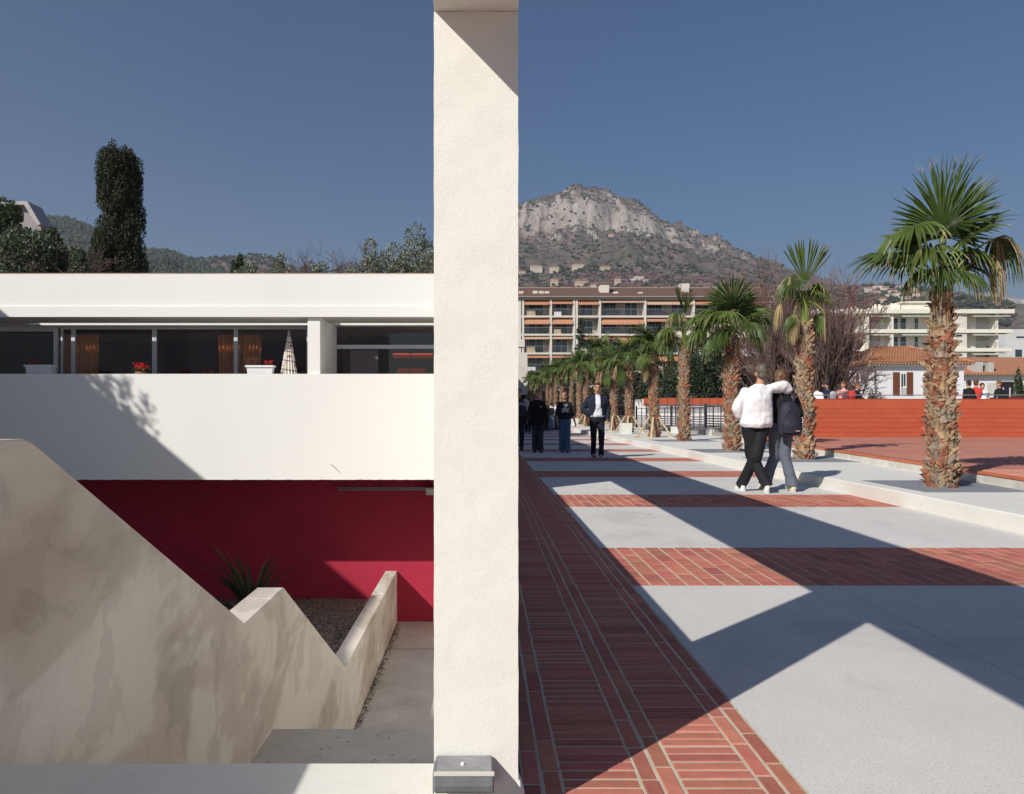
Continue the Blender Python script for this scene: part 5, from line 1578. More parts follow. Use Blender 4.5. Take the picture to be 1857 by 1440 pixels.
# white scooter and a maroon car roof behind the wall
sc_ = thing('scooter', 'white motor scooter among the pupils behind the red wall', 'scooter', (P(1797, 725, GY).x, GY - .3, ZB))
cx = P(1797, 725, GY).x; cy = GY - .3; zb = ZB + .25
MB().loft([((cx + .25, cy, zb + .75), .30, .16), ((cx + .25, cy, zb + .95), .36, .17), ((cx + .22, cy, zb + 1.02), .22, .12)], 16).build('body', M['ceramic'], sc_, smooth=True)
MB().tube([(cx - .45, cy, zb + .3), (cx - .5, cy, zb + .8), (cx - .42, cy, zb + 1.15)], [.10, .14, .08], 10).build('front_shield', M['ceramic'], sc_, smooth=True)
MB().tube([(cx - .42, cy - .3, zb + 1.2), (cx - .42, cy + .3, zb + 1.2)], .02, 6).build('handlebar', M['darkmetal'], sc_)
MB().loft([((cx + .2, cy, zb + 1.02), .28, .12), ((cx + .2, cy, zb + 1.09), .24, .10)], 14).build('saddle', M['dark'], sc_, smooth=True)
MB().loft([((cx - .5, cy - .01, zb + .1), .24, .24, Matrix.Rotation(R(90), 3, 'X')), ((cx - .5, cy + .08, zb + .1), .24, .24, Matrix.Rotation(R(90), 3, 'X'))], 18).build('wheel', M['dark'], sc_)
MB().loft([((cx + .45, cy - .01, zb + .1), .24, .24, Matrix.Rotation(R(90), 3, 'X')), ((cx + .45, cy + .08, zb + .1), .24, .24, Matrix.Rotation(R(90), 3, 'X'))], 18).build('wheel', M['dark'], sc_)
cr = thing('parked_car', 'maroon car whose roof shows above the red wall', 'car', (P(1832, 720, 34).x, 34, ZB))
cx = P(1835, 720, 34).x; mar = mat('maroon_paint', (.16, .015, .02), .25, .05, 2, spec=.6)
MB().prism([(-2, .35), (-2.05, .75), (-1.2, .9), (-.7, 1.38), (.7, 1.42), (1.35, .95), (2.0, .85), (2.05, .4)], 'y', 0, 1.6)
mb = MB().prism([(cx + a, ZB + b) for a, b in ((-2, .3), (-2.05, .75), (-1.2, .92), (-.7, 1.40), (.7, 1.44), (1.35, .95), (2.0, .85), (2.05, .3))], 'y', 33.2, 34.8)
mb.build('body', mar, cr, bevel=.06)
MB().prism([(cx + a, ZB + b) for a, b in ((-1.1, .95), (-.66, 1.34), (.64, 1.37), (1.2, .97))], 'y', 33.19, 33.199).build('window', mat('car_glass', (.02, .025, .03), .1), cr)
for a in (-1.25, 1.25):
    MB().loft([((cx + a, 33.15, ZB + .3), .3, .3, Matrix.Rotation(R(90), 3, 'X')), ((cx + a, 33.35, ZB + .3), .3, .3, Matrix.Rotation(R(90), 3, 'X'))], 18).build('wheel', M['dark'], cr)

bpy.data.scenes.remove(TMP)
# ---------------------------------------------------------------- foliage
def leaf_cloud(clumps, n, size, mats, seed=0, flat=1.0, jag=1.0, aspect=.55):
    """clumps: (centre, radii); n small leaf faces spread on and in them"""
    rs = np.random.RandomState(seed)
    C = np.array([[*c] for c, r in clumps]); RR = np.array([[*r] for c, r in clumps])
    w = (RR.prod(axis=1)) ** (2 / 3.0); w /= w.sum()
    idx = rs.choice(len(clumps), n, p=w)
    d = rs.normal(size=(n, 3)); d /= np.linalg.norm(d, axis=1)[:, None]
    rad = rs.uniform(.55, 1.0 + .12 * jag, n) ** .6
    p = C[idx] + d * RR[idx] * rad[:, None]
    u = rs.normal(size=(n, 3)); u[:, 2] *= flat; u /= np.linalg.norm(u, axis=1)[:, None]
    v = np.cross(u, rs.normal(size=(n, 3))); v /= np.linalg.norm(v, axis=1)[:, None]
    s = size * rs.uniform(.6, 1.4, n)[:, None]
    V = np.stack([p - u * s, p - v * s * aspect, p + u * s, p + v * s * aspect], axis=1).reshape(-1, 3)
    me = bpy.data.meshes.new('foliage')
    me.vertices.add(n * 4); me.vertices.foreach_set('co', V.ravel())
    me.loops.add(n * 4); me.loops.foreach_set('vertex_index', np.arange(n * 4))
    me.polygons.add(n); me.polygons.foreach_set('loop_start', np.arange(n) * 4); me.polygons.foreach_set('loop_total', np.full(n, 4))
    for m in mats: me.materials.append(m)
    me.polygons.foreach_set('material_index', rs.randint(0, len(mats), n))
    me.update(calc_edges=True); me.validate()
    return me

def clump_shape(c, r, k, seed, cr=.28, squash=1.0, lo=-.5):
    rd = random.Random(seed); out = []
    for i in range(k):
        a = rd.uniform(0, 6.283); z = rd.uniform(lo, 1); q = math.sqrt(max(0, 1 - z * z)); f = rd.uniform(.45, .95)
        s = cr * rd.uniform(.6, 1.35)
        out.append(((c[0] + r[0] * f * q * math.cos(a), c[1] + r[1] * f * q * math.sin(a), c[2] + r[2] * f * z), (r[0] * s, r[1] * s, r[2] * s * squash)))
    out.append((c, (r[0] * .6, r[1] * .6, r[2] * .6)))
    return out

def bush(name, label, cat, c, r, n, size, mats, seed, trunk=None, group=None, k=26, cr=.28, lo=-.5):
    c = Vector(c); z0 = c.z - r[2] if trunk is None else trunk
    t = thing(name, label, cat, (c.x, c.y, z0), group)
    link('crown', leaf_cloud(clump_shape(c, r, k, seed, cr, lo=lo), n, size, mats, seed), t)
    mb = MB(); rd = random.Random(seed)
    for q in range(4):
        a = rd.uniform(0, 6.28); e = Vector((c.x + math.cos(a) * r[0] * .5, c.y + math.sin(a) * r[1] * .5, c.z + r[2] * .3))
        b = Vector((c.x + math.cos(a) * .08, c.y + math.sin(a) * .08, z0 - .1))
        mb.tube([b, b.lerp(e, .4) + Vector((0, 0, .1)), e], [.07, .05, .02], 6)
    mb.build('trunk', BARK, t, recalc=False)
    return t
BARK = mat('bark', (.11, .085, .07), .9, .25, 12, .4, 40)
TWIG = mat('bare_twigs', (.135, .085, .075), .9, .2, 3)
TWIGR = mat('reddish_twigs', (.19, .10, .088), .9, .2, 3)
OLV = [leafmat('olive_leaf', (.085, .105, .06), .2, .6, .3, 2), leafmat('olive_leaf_pale', (.17, .19, .13), .2, .6, .3, 2), leafmat('olive_leaf_dark', (.045, .06, .035), .2, .6, .3, 2)]
DKG = [leafmat('evergreen_leaf', (.040, .060, .026), .15, .6, .35, 2), leafmat('evergreen_leaf_light', (.065, .095, .035), .15, .6, .3, 2)]
CYP = [leafmat('cypress_leaf', (.018, .030, .013), .12, .7, .35, 3), leafmat('cypress_leaf_light', (.034, .048, .020), .12, .7, .3, 3), leafmat('cypress_leaf_brown', (.06, .055, .03), .1, .7, .3, 3)]
OLS = [leafmat('silver_olive_leaf', (.17, .19, .12), .2, .6, .3, 2), leafmat('silver_olive_pale', (.34, .36, .27), .2, .6, .25, 2), leafmat('silver_olive_dark', (.075, .09, .05), .2, .6, .3, 2)]
THK = [leafmat('thicket_leaf', (.05, .065, .035), .15, .7, .3, 2), leafmat('thicket_brown', (.10, .075, .055), .1, .8, .3, 2), leafmat('thicket_dark', (.03, .036, .022), .1, .8, .3, 2)]

# hillside garden behind the villa
bm = bmesh.new(); nx, ny = 60, 70
def bank(x, y):
    base = 3.0 + max(0, y - 24.5) * .115
    base = min(base, 3.0 + 2.2 + (y - 24.5) * .07)
    return base + .25 * noise.noise(Vector((x * .3, y * .3, 0)))
g = [[bm.verts.new((-75 + 74.8 * i / nx, 24.45 + 100 * (j / ny) ** 1.5, 0)) for j in range(ny + 1)] for i in range(nx + 1)]
for row in g:
    for v in row: v.co.z = bank(v.co.x, v.co.y)
for i in range(nx):
    for j in range(ny): bm.faces.new((g[i][j], g[i + 1][j], g[i + 1][j + 1], g[i][j + 1]))
me = bpy.data.meshes.new('garden_slope'); bm.to_mesh(me); bm.free(); me.materials.append(mat('slope_earth', (.11, .09, .05), .95, .3, .5))
link('garden_slope', me, kind='structure')
MB().box(-75, -.2, 24.4, 24.44, -3.1, 3.3).build('retaining_wall', M['facade'], kind='structure')

# cypress
cx, cy = P(216, 400, 30).x, 30.0
z0, z1 = 4.2, H + (HY - 281) * 30 / F
t = thing('cypress_tree', 'tall dark columnar cypress with a blunt ragged top above the flat roof', 'cypress', (cx, cy, z0))
rd = random.Random(77); cl = []
for i in range(300):
    u = rd.random(); z = z0 + .3 + (z1 - z0 - .35) * u
    rr = (1.02 - .36 * u) if u < .93 else (.68 - (u - .93) * 3.0)
    a = rd.uniform(0, 6.283); f = math.sqrt(rd.uniform(.02, .96)) * rr
    cl.append(((cx + f * math.cos(a), cy + f * math.sin(a), z), (.20, .20, rd.uniform(.3, .62))))
for i in range(90):
    a = rd.uniform(0, 6.283); f = math.sqrt(rd.random()) * .58; cl.append(((cx + f * math.cos(a), cy + f * math.sin(a), z1 - rd.uniform(.25, 1.8)), (.20, .20, .42)))
for a_, b_ in ((-.30, .25), (-.12, .1), (.20, .22), (.45, .0), (.62, -.35), (-.50, -.3)): cl.append(((cx + a_, cy, z1 - .15 + b_ - .1), (.14, .14, .38)))
link('crown', leaf_cloud(cl, 105000, .038, CYP, 77, flat=2.0, jag=2.0), t)
MB().tube([(cx, cy, z0 - .2), (cx, cy, z0 + 5)], [.25, .12], 10).build('trunk', BARK, t)

def roofbush(name, label, cat, px, py_top, Y, rpx, rz_, n, size, mats, seed, **kw):
    rx_ = rpx * Y / F; zt_ = H + (HY - py_top) * Y / F
    x = (px - CX) * Y / F
    return bush(name, label, cat, (x, Y, zt_ - rz_), (rx_, rx_ * .8, rz_), n, size, mats, seed, trunk=bank(x, Y), lo=-.9, **kw)
roofbush('olive_tree', 'grey green olive at the far end of the roof beside the tiled gable', 'olive tree', 50, 412, 26.5, 92, 2.0, 24000, .055, OLV, 1, k=34)
roofbush('evergreen_tree', 'dark evergreen partly covering the small gabled house', 'tree', 8, 357, 38, 45, 1.9, 9000, .075, DKG, 2)
roofbush('evergreen_tree', 'low dark evergreen between the gabled house and the cypress', 'tree', 92, 420, 36, 34, 1.5, 6000, .07, DKG, 3)
roofbush('shrub', 'small round shrub to one side of the cypress foot', 'shrub', 140, 455, 26, 26, .8, 5000, .045, OLV, 4)
roofbush('conifer', 'small dark conifer standing before the brown ridge', 'conifer', 433, 462, 46, 14, 1.6, 3500, .07, DKG, 5, k=18)
roofbush('olive_shrub', 'low pale shrub beside the small dark conifer', 'shrub', 464, 474, 40, 44, 1.6, 9000, .05, OLS, 6)
roofbush('olive_shrub', 'pale olive shrub with a pointed top on the roof line', 'shrub', 515, 463, 38, 40, 2.0, 12000, .05, OLS, 7)
roofbush('olive_shrub', 'rounded silvery shrub beneath the leaning bare branch', 'shrub', 582, 453, 32, 42, 2.0, 15000, .042, OLS, 8)
roofbush('olive_tree', 'silvery olive bush directly above the kitchen window', 'olive tree', 672, 444, 30, 66, 2.4, 26000, .042, OLS, 9, k=30)
roofbush('olive_tree', 'broad silvery olive crown touching the white pillar', 'olive tree', 752, 424, 31, 92, 2.8, 42000, .042, OLS, 10, k=40)
roofbush('olive_tree', 'olive crown mostly hidden by the white pillar', 'olive tree', 822, 440, 33, 42, 1.8, 6000, .055, OLS, 12, k=30)
# grass and dead stalks on the bank edge
mb = MB(); rd = random.Random(9)
for i in range(2600):
    x = rd.uniform(-16.5, -1.2) if i % 3 else rd.uniform(-15.5, -13.0); y = rd.uniform(24.5, 26)
    h = rd.uniform(.5, 1.4) if i % 3 else rd.uniform(.9, 1.9); z = bank(x, y)
    lx = rd.uniform(-.2, .2)
    mb.add([(x, y, z), (x + .02, y, z), (x + lx * .5 + .015, y, z + h * .6), (x + lx, y, z + h)], [(0, 1, 2, 3)])
mb.build('dry_grass', leafmat('dry_grass', (.20, .17, .07), .3, .8, .4, 2), recalc=False, kind='stuff')

# small gabled house behind the bushes
hs = thing('gabled_house', 'bit of a white gabled house showing above dark evergreens', 'house', P(45, 420, 60))
def h_(px, py, Y=60): return P(px, py, Y)
a = [(h_(-60, 372).x, h_(0, 372).z), (h_(52, 372).x, h_(0, 372).z), (h_(74, 412).x, h_(0, 408).z), (h_(74, 600).x, 4), (h_(-60, 600).x, 4)]
MB().prism(a, 'y', 60, 61.2).build('wall', mat('house_plaster', (.30, .28, .29), .9), hs)
MB().prism([(h_(-62, 0).x, h_(0, 368).z), (h_(56, 0).x, h_(0, 368).z), (h_(80, 0).x, h_(0, 409).z), (h_(74, 0).x, h_(0, 412).z), (h_(50, 0).x, h_(0, 374).z), (h_(-62, 0).x, h_(0, 374).z)], 'y', 59.5, 61.5).build('roof', mat('pale_roof_edge', (.42, .40, .40), .9), hs)
MB().box(h_(30, 0).x, h_(42, 0).x, 59.93, 59.99, h_(0, 400).z, h_(0, 386).z).build('window', M['dark'], hs)

# ---------------------------------------------------------------- bare trees
def bare_tree(name, label, base, h, seed, spread=.35, depth=5, r0=.12, nst=1, mats=None, upright=.25, kids=(2, 4), group=None, lenf=.72, wob=.12, minr=.006, stem_len=None):
    rd = random.Random(seed)
    t = thing(name, label, 'tree', base, group)
    st_ = MB(); tw = MB(); fine = MB()
    base = Vector(base)
    def grow(p, d, L_, r, lv):
        n = 4; pts = [p]; rad = [r]
        for i in range(n):
            d = (d + Vector((rd.gauss(0, wob), rd.gauss(0, wob), rd.gauss(0, wob) + upright * .25))).normalized()
            p = p + d * L_ / n; pts.append(p); rad.append(max(minr * .6, r * (1 - .4 * (i + 1) / n)))
        (st_ if lv <= 1 else tw if lv < depth - 1 else fine).tube(pts, rad, 6 if lv <= 1 else 3, lv <= 1)
        if lv >= depth: return
        for k in range(rd.randint(*kids)):
            j = rd.randint(1, n) if lv else rd.randint(2, n)
            ax = Vector((rd.gauss(0, 1), rd.gauss(0, 1), rd.gauss(0, .4))).normalized()
            nd = (d + ax * spread * rd.uniform(.6, 1.5)).normalized()
            grow(pts[j], nd, L_ * lenf * rd.uniform(.75, 1.2), max(minr, rad[j] * .62), lv + 1)
    for s in range(nst):
        a = rd.uniform(0, 6.283); o = Vector((math.cos(a), math.sin(a), 0))
        grow(base + o * (.1 if nst > 1 else 0), (Vector((0, 0, 1)) + o * (spread * rd.uniform(.2, 1.3) if nst > 1 else .05)).normalized(), (stem_len or h * .34) * rd.uniform(.8, 1.15), r0, 0)
    m_ = mats or [BARK, TWIG, TWIG]
    st_.build('trunk', m_[0], t, recalc=False); tw.build('branches', m_[1], t, recalc=False); fine.build('twigs', m_[2], t, recalc=False)
    return t
q = P(1500, 735, 40)
bare_tree('pollarded_tree', 'many stemmed leafless tree with dense upright shoots beside the white house', (q.x, 40, ZB), 7.2, 5, spread=.55, depth=4, r0=.16, nst=11, upright=.55, kids=(3, 5), stem_len=2.6, wob=.10, minr=.014, group=None)
q = P(1425, 735, 44)
bare_tree('pollarded_tree', 'leafless many stemmed tree behind the embracing pair', (q.x, 44, ZB), 7.0, 6, spread=.5, depth=4, r0=.15, nst=11, upright=.6, kids=(3, 5), stem_len=2.7, wob=.10, minr=.014)
q = P(1505, 735, 62)
bare_tree('bare_tree', 'tall leafless tree with rusty red fine twigs against the sky', (q.x, 62, ZB), 12, 7, spread=.48, depth=5, r0=.22, nst=5, upright=.35, kids=(3, 4), stem_len=4.4, mats=[BARK, TWIGR, TWIGR], minr=.02)
q = P(1420, 735, 66)
bare_tree('bare_tree', 'leafless reddish tree rising behind the bushy palm crown', (q.x, 66, ZB), 11, 8, spread=.46, depth=5, r0=.2, nst=5, upright=.4, kids=(3, 4), stem_len=4.2, mats=[BARK, TWIGR, TWIGR], minr=.02)
q = P(1380, 735, 58)
bare_tree('bare_tree', 'brown leafless tree between the palms in front of the long white balcony', (q.x, 58, ZB), 8, 9, spread=.5, depth=5, r0=.16, nst=5, upright=.4, kids=(2, 4), stem_len=2.7, minr=.018)
q = P(1545, 735, 56)
bare_tree('bare_tree', 'low spreading leafless tree against the white house wall', (q.x, 56, ZB), 6, 19, spread=.7, depth=4, r0=.14, nst=5, upright=.1, kids=(3, 4), stem_len=2.2, minr=.018)
for i, (px, Y, sd, lb) in enumerate(((130, 28, 11, 'spindly leafless shrub to one side of the cypress'), (268, 31, 12, 'thin leafless sapling leaning out beside the cypress'), (612, 32, 13, 'leafless branch leaning over the silvery shrubs'), (640, 36, 14, 'fine leafless tree behind the kitchen window olive'))):
    x = (px - CX) * Y / F
    bare_tree('bare_sapling', lb, (x, Y, bank(x, Y)), 3.6, sd, spread=.75, depth=4, r0=.05, nst=5, upright=.15, kids=(3, 4), stem_len=(1.7, 1.45, 1.75, 1.6)[i], minr=.009)

# thicket and evergreens behind the palms
def groundbush(name, label, cat, px, py_top, Y, rpx, n, size, mats, seed, z0=ZB, group=None, **kw):
    rx_ = rpx * Y / F; zt_ = H + (HY - py_top) * Y / F; x = (px - CX) * Y / F
    rz__ = (zt_ - z0) / 1.75
    return bush(name, label, cat, (x, Y, zt_ - rz__), (rx_, rx_ * .8, rz__), n, size, mats, seed, trunk=z0, group=group, lo=-.9, **kw)
groundbush('olive_tree', 'large dark olive tree behind the lopsided palm', 'olive tree', 1265, 622, 56, 62, 26000, .085, [DKG[0], OLV[0], DKG[0], OLV[2]], 21, k=40)
groundbush('olive_tree', 'dark olive tree between two palm trunks', 'olive tree', 1205, 655, 58, 40, 14000, .085, [DKG[0], OLV[2], OLV[0]], 22, k=30)
groundbush('shrub', 'grey green shrub peeping over the low palms', 'shrub', 1105, 612, 80, 34, 11000, .12, [OLV[0], OLV[1], THK[0]], 23, k=30)
groundbush('shrub', 'tangled brown thicket behind the staked palms', 'shrub', 1160, 672, 62, 40, 12000, .10, THK, 24, k=30)
groundbush('shrub', 'dark thicket behind the denim jacket', 'shrub', 1095, 670, 66, 44, 12000, .10, THK, 25, k=30)
groundbush('shrub', 'shadowy thicket beyond the bear shirt', 'shrub', 1040, 690, 110, 40, 10000, .14, [THK[0], THK[2]], 26, z0=0, k=30)
groundbush('shrub', 'dark hedge closing the walkway beyond the pupils', 'shrub', 985, 700, 125, 36, 9000, .16, [THK[2], THK[0]], 27, z0=0, k=30)
groundbush('evergreen_tree', 'dark evergreen beside the house with shutters', 'tree', 1372, 660, 60, 40, 11000, .09, [DKG[0], THK[1]], 28, k=30)
groundbush('shrub', 'small grey shrub against the shuttered house wall', 'shrub', 1585, 700, 54, 12, 2500, .05, [THK[1], OLV[0]], 29, k=16)
groundbush('shrub', 'dark shrub at the very edge beside the tiled annexe', 'shrub', 1850, 672, 50, 14, 3500, .07, DKG, 30, k=16)
# conifer in front of the apartment block
cx_, cy_ = P(1052, 600, 100).x, 100.0
t = thing('conifer', 'small dark layered conifer in front of the apartment block', 'conifer', (cx_, cy_, 0))
cl = []; rd = random.Random(5); zt2 = H + (HY - 578) * 100 / F
for i in range(90):
    u = rd.random() ** .8; z = 3 + (zt2 - 3) * u; rr = (1 - u) * 2.6 + .1; a = rd.uniform(0, 6.28)
    cl.append(((cx_ + rr * math.cos(a) * rd.uniform(.3, 1), cy_ + rr * math.sin(a) * .6, z), (.5 * (1.2 - u), .4, .14)))
link('crown', leaf_cloud(cl, 9000, .10, DKG, 55, aspect=.4), t)
MB().tube([(cx_, cy_, 0), (cx_, cy_, zt2 - .3)], [.25, .04], 7).build('trunk', BARK, t)
bx = P(1120, 570, 60)
# tree whose crown shades the parapet from the neighbouring garden
c = Vector((-4.70 - 1.5 - .98 * 4.3, 13.6 - 1.04 * 4.3, 1.25 + 4.3))
t = thing('garden_tree', 'leafy tree rising at the edge of the neighbouring roof', 'tree', (c.x - .6, c.y, -3.1))
link('crown', leaf_cloud(clump_shape(c + Vector((-.45, 0, .0)), (.95, .9, .75), 16, 3, .3), 1500, .055, DKG, 3), t)
MB().tube([(c.x - .6, c.y + .0, -3.1), (c.x - .6, c.y, c.z)], [.16, .06], 8).build('trunk', BARK, t)
# ---------------------------------------------------------------- apartment blocks and houses
AW = mat('apartment_white', (.66, .62, .56), .85, .06, .5)
AWN = NT('striped_awning'); sx = AWN.n('ShaderNodeSeparateXYZ'); AWN.l(AWN.tc.outputs['Object'], sx.inputs[0])
AWN.color(AWN.mix(AWN.math('GREATER_THAN', AWN.math('FRACT', AWN.math('MULTIPLY', sx.outputs[0], 3.3)), .45), (.46, .13, .05), (.52, .33, .22))); AWN.set(Roughness=.9)
AWP = NT('pale_striped_awning'); sx = AWP.n('ShaderNodeSeparateXYZ'); AWP.l(AWP.tc.outputs['Object'], sx.inputs[0])
AWP.color(AWP.mix(AWP.math('GREATER_THAN', AWP.math('FRACT', AWP.math('MULTIPLY', sx.outputs[0], 3.3)), .5), (.55, .25, .14), (.60, .52, .42))); AWP.set(Roughness=.9)
PANE = mat('dark_window_pane', (.03, .045, .07), .12, .2, .6, spec=.8)
WALLB = mat('loggia_wall', (.42, .38, .34), .9, .08, .4)
Ya = 120.0
def ax(px, Y=Ya): return (px - CX) * Y / F
def az(py, Y=Ya): return H + (HY - py) * Y / F
ap = thing('apartment_block', 'long four storey apartment block with brown tiled roof and orange striped awnings', 'building', (ax(1100), Ya, 0))
xl, xr = ax(880), ax(1400)
MB().box(xl, xr, Ya + 1.8, Ya + 12, -.05, az(543)).build('wall', WALLB, ap)
cols = [943, 948.5, 999, 1041, 1046, 1088, 1170, 1258, 1345, 1398]
slabs = [541, 574, 607, 641, 674, 707]
for i, py in enumerate(slabs):
    MB().box(xl, xr, Ya - .04, Ya + 1.799, az(py) - .14, az(py) + .14).build('floor_slab', AW, ap)
for c in cols:
    MB().box(ax(c) - .16, ax(c) + .16, Ya - .08, Ya + 1.798, -.05, az(541) - .1405).build('column', AW, ap)
MB().box(xl, ax(943) - .161, Ya - .02, Ya + 1.797, -.05, az(541) - .141).build('end_wall', AW, ap)
rnd = random.Random(4)
bays = [(948.5, 999), (999, 1041), (1046, 1088), (1088, 1170), (1170, 1258), (1258, 1345), (1345, 1398)]
drop = {(0, 0): .62, (0, 1): .5, (0, 2): .62, (0, 3): .28, (0, 4): .60, (1, 0): .80, (1, 1): .80, (1, 2): 0, (1, 3): .85, (1, 4): .4, (2, 0): .3, (2, 1): .28, (2, 2): .35}
for r in range(4):
    ztop = az(slabs[r]) - .141; zbot = az(slabs[r + 1]) + .141
    for b, (pa, pb) in enumerate(bays):
        a, c = ax(pa) + .17, ax(pb) - .17
        w = c - a
        # windows on the loggia back wall
        k = 2 if w > 5 else 1
        for j in range(k):
            wa = a + w * ((j + .18) / k); wb = a + w * ((j + .80) / k)
            o = MB().box(wa, wb, Ya + 1.72, Ya + 1.795, zbot + .05, zbot + 2.15).build('window', M['white'], ap)
            MB().box(wa + .07, (wa + wb) / 2 - .03, Ya + 1.70, Ya + 1.715, zbot + .1, zbot + 2.08).build('pane', PANE, o)
            MB().box((wa + wb) / 2 + .03, wb - .07, Ya + 1.70, Ya + 1.715, zbot + .1, zbot + 2.08).build('pane', PANE, o)
        d = drop.get((r, b), rnd.choice((0, .3, .6, .8)))
        if d:
            n = int(w / .3); vs = []; fs = []
            for q in range(n * 2 + 1):
                x = a + .05 + (w - .1) * q / (2 * n); sc = .05 if q % 2 else 0
                vs += [(x, Ya + .55, ztop - .05), (x, Ya - .12 - .25 * d, ztop - .05 - d), (x, Ya - .14 - .25 * d, ztop - .27 - d + sc)]
            for q in range(2 * n):
                for s in range(2): i0 = q * 3 + s; fs.append((i0, i0 + 3, i0 + 4, i0 + 1))
            MB().add(vs, fs).build('awning', AWN.mat if (r, b) not in ((0, 4), (0, 3), (2, 1), (2, 0)) else AWP.mat, ap, recalc=False)
        rb = MB()
        rb.box(a, c, Ya + .02, Ya + .05, zbot + .95, zbot + 1.0); x = a
        while x < c: rb.box(x, x + .025, Ya + .02, Ya + .045, zbot, zbot + .95); x += .24
        rb.build('railing', M['galv'], ap)
        if rnd.random() < .7:
            MB().box(a + w * .1, a + w * .45, Ya + .3, Ya + .7, zbot, zbot + rnd.uniform(.5, .9)).build('balcony_clutter', rnd.choice((M['ceramic'], M['wood'], M['darkmetal'])), ap)
        if rnd.random() < .6:
            x = a + w * rnd.uniform(.5, .8)
            link('balcony_plant', leaf_cloud([((x, Ya + .4, zbot + .5), (.5, .25, .45))], 260, .09, DKG, r * 10 + b), ap)
# roof plane with its eaves
zr0, zr1 = az(541) + .142, az(524, Ya + 6)
MB().add([(xl - .3, Ya - .5, zr0), (xr, Ya - .5, zr0), (xr, Ya + 6, zr1), (xl - .3, Ya + 6, zr1), (xl - .3, Ya - .5, zr0 + .12), (xr, Ya - .5, zr0 + .12), (xr, Ya + 6, zr1 + .12), (xl - .3, Ya + 6, zr1 + .12)],
         [(0, 3, 2, 1), (4, 5, 6, 7), (0, 1, 5, 4), (1, 2, 6, 5), (2, 3, 7, 6), (3, 0, 4, 7)]).build('roof', M['roofbrown'], ap)
MB().add([(xl, Ya + 12, zr0), (xr, Ya + 12, zr0), (xr, Ya + 6.01, zr1 + .1), (xl, Ya + 6.01, zr1 + .1)], [(0, 1, 2, 3)]).build('roof', M['roofbrown'], ap)
mb = MB(); x = xl - .3
while x < xr: mb.tube([(x, Ya + 6, zr1 + .14), (x + .4, Ya + 6, zr1 + .14)], [.12, .14], 6); x += .4
mb.build('ridge_tiles', mat('ridge_tile', (.32, .22, .17), .9, .2, 2), ap, recalc=False, kind='stuff')
MB().tube([(xl, Ya - .56, zr0 + .02), (xr, Ya - .56, zr0 + .02)], .08, 6).build('gutter', mat('gutter', (.35, .33, .32), .6), ap)
ch_ = MB().box(ax(1087, 123), ax(1103, 123), 122.2, 124.0, az(532, 123), az(516, 123)).build('chimney', AW, ap)
MB().box(ax(1085, 123), ax(1105, 123), 122.0, 124.2, az(516, 123), az(513.5, 123)).build('chimney_cap', mat('brown_cap', (.28, .16, .12), .9), ch_)
for px, py in ((969, 528), (990, 527), (980, 531), (944, 531), (1157, 528), (1113, 534)):
    q = P(px, py, Ya + 3.5)
    MB().box(q.x - .35, q.x + .35, q.y - 2.0, q.y - 1.2, zr0 + .8, zr0 + 1.0 + .2 * rnd.random()).build('roof_vent', AW, ap)
MB().box(ax(1238, 123), ax(1248, 123), 122.5, 124, az(535, 123), az(515, 123)).build('chimney', AW, ap)
# parapet band of a lower wing running behind the palms
lw = thing('lower_wing', 'long low wing with a white balcony band seen behind the palm crowns', 'building', (ax(1320, 95), 95, 0))
for (pa, pb, ptop, pbot, lb) in ((1228, 1440, 600, 612, 'balcony_band'), (1270, 1440, 634, 646, 'balcony_band')):
    MB().box(ax(pa, 95), ax(pb, 95), 94.9, 96, az(pbot, 95), az(ptop, 95)).build(lb, AW, lw)
MB().box(ax(1262, 95), ax(1440, 95), 96.01, 104, -.05, az(590, 95)).build('wall', mat('brown_wing_wall', (.17, .12, .10), .9, .1), lw)  # plain dark brown wall set back behind the white bands
MB().box(ax(1300, 95), ax(1440, 95), 95.5, 104.5, az(590, 95) + .001, az(585, 95)).build('roof', AW, lw)

# cream apartment building
Yb = 135.0
cb = thing('cream_apartments', 'cream three storey apartment building with long balconies and roof penthouse', 'building', (ax(1680, Yb), Yb, 0))
CR = mat('cream_render', (.78, .75, .65), .85, .05, .4)
CRS = mat('cream_wall', (.70, .67, .60), .85, .05, .4)
def bz(py): return az(py, Yb)
def bx_(px): return ax(px, Yb)
MB().box(bx_(1440), bx_(1800), Yb + 2.2, Yb + 14, -.05, bz(563)).build('wall', CRS, cb)
MB().box(bx_(1480), bx_(1838), Yb - .3, Yb + 14.2, bz(568.5), bz(561)).build('roof_slab', CR, cb)
for (p0, p1, a, b) in ((1500, 1837, 603.5, 597), (1480, 1835, 637.5, 631), (1520, 1835, 670, 664)):
    MB().box(bx_(p0), bx_(p1), Yb, Yb + 2.199, bz(a), bz(b)).build('balcony_slab', CR, cb)
for p in (1620, 1625):
    pass
for (pa, pb) in ((1617, 1622), (1728, 1755), (1808, 1812), (1572, 1577)):
    MB().box(bx_(pa), bx_(pb), Yb + .25, Yb + 2.198, -.05, bz(568.6)).build('party_wall', CRS, cb)
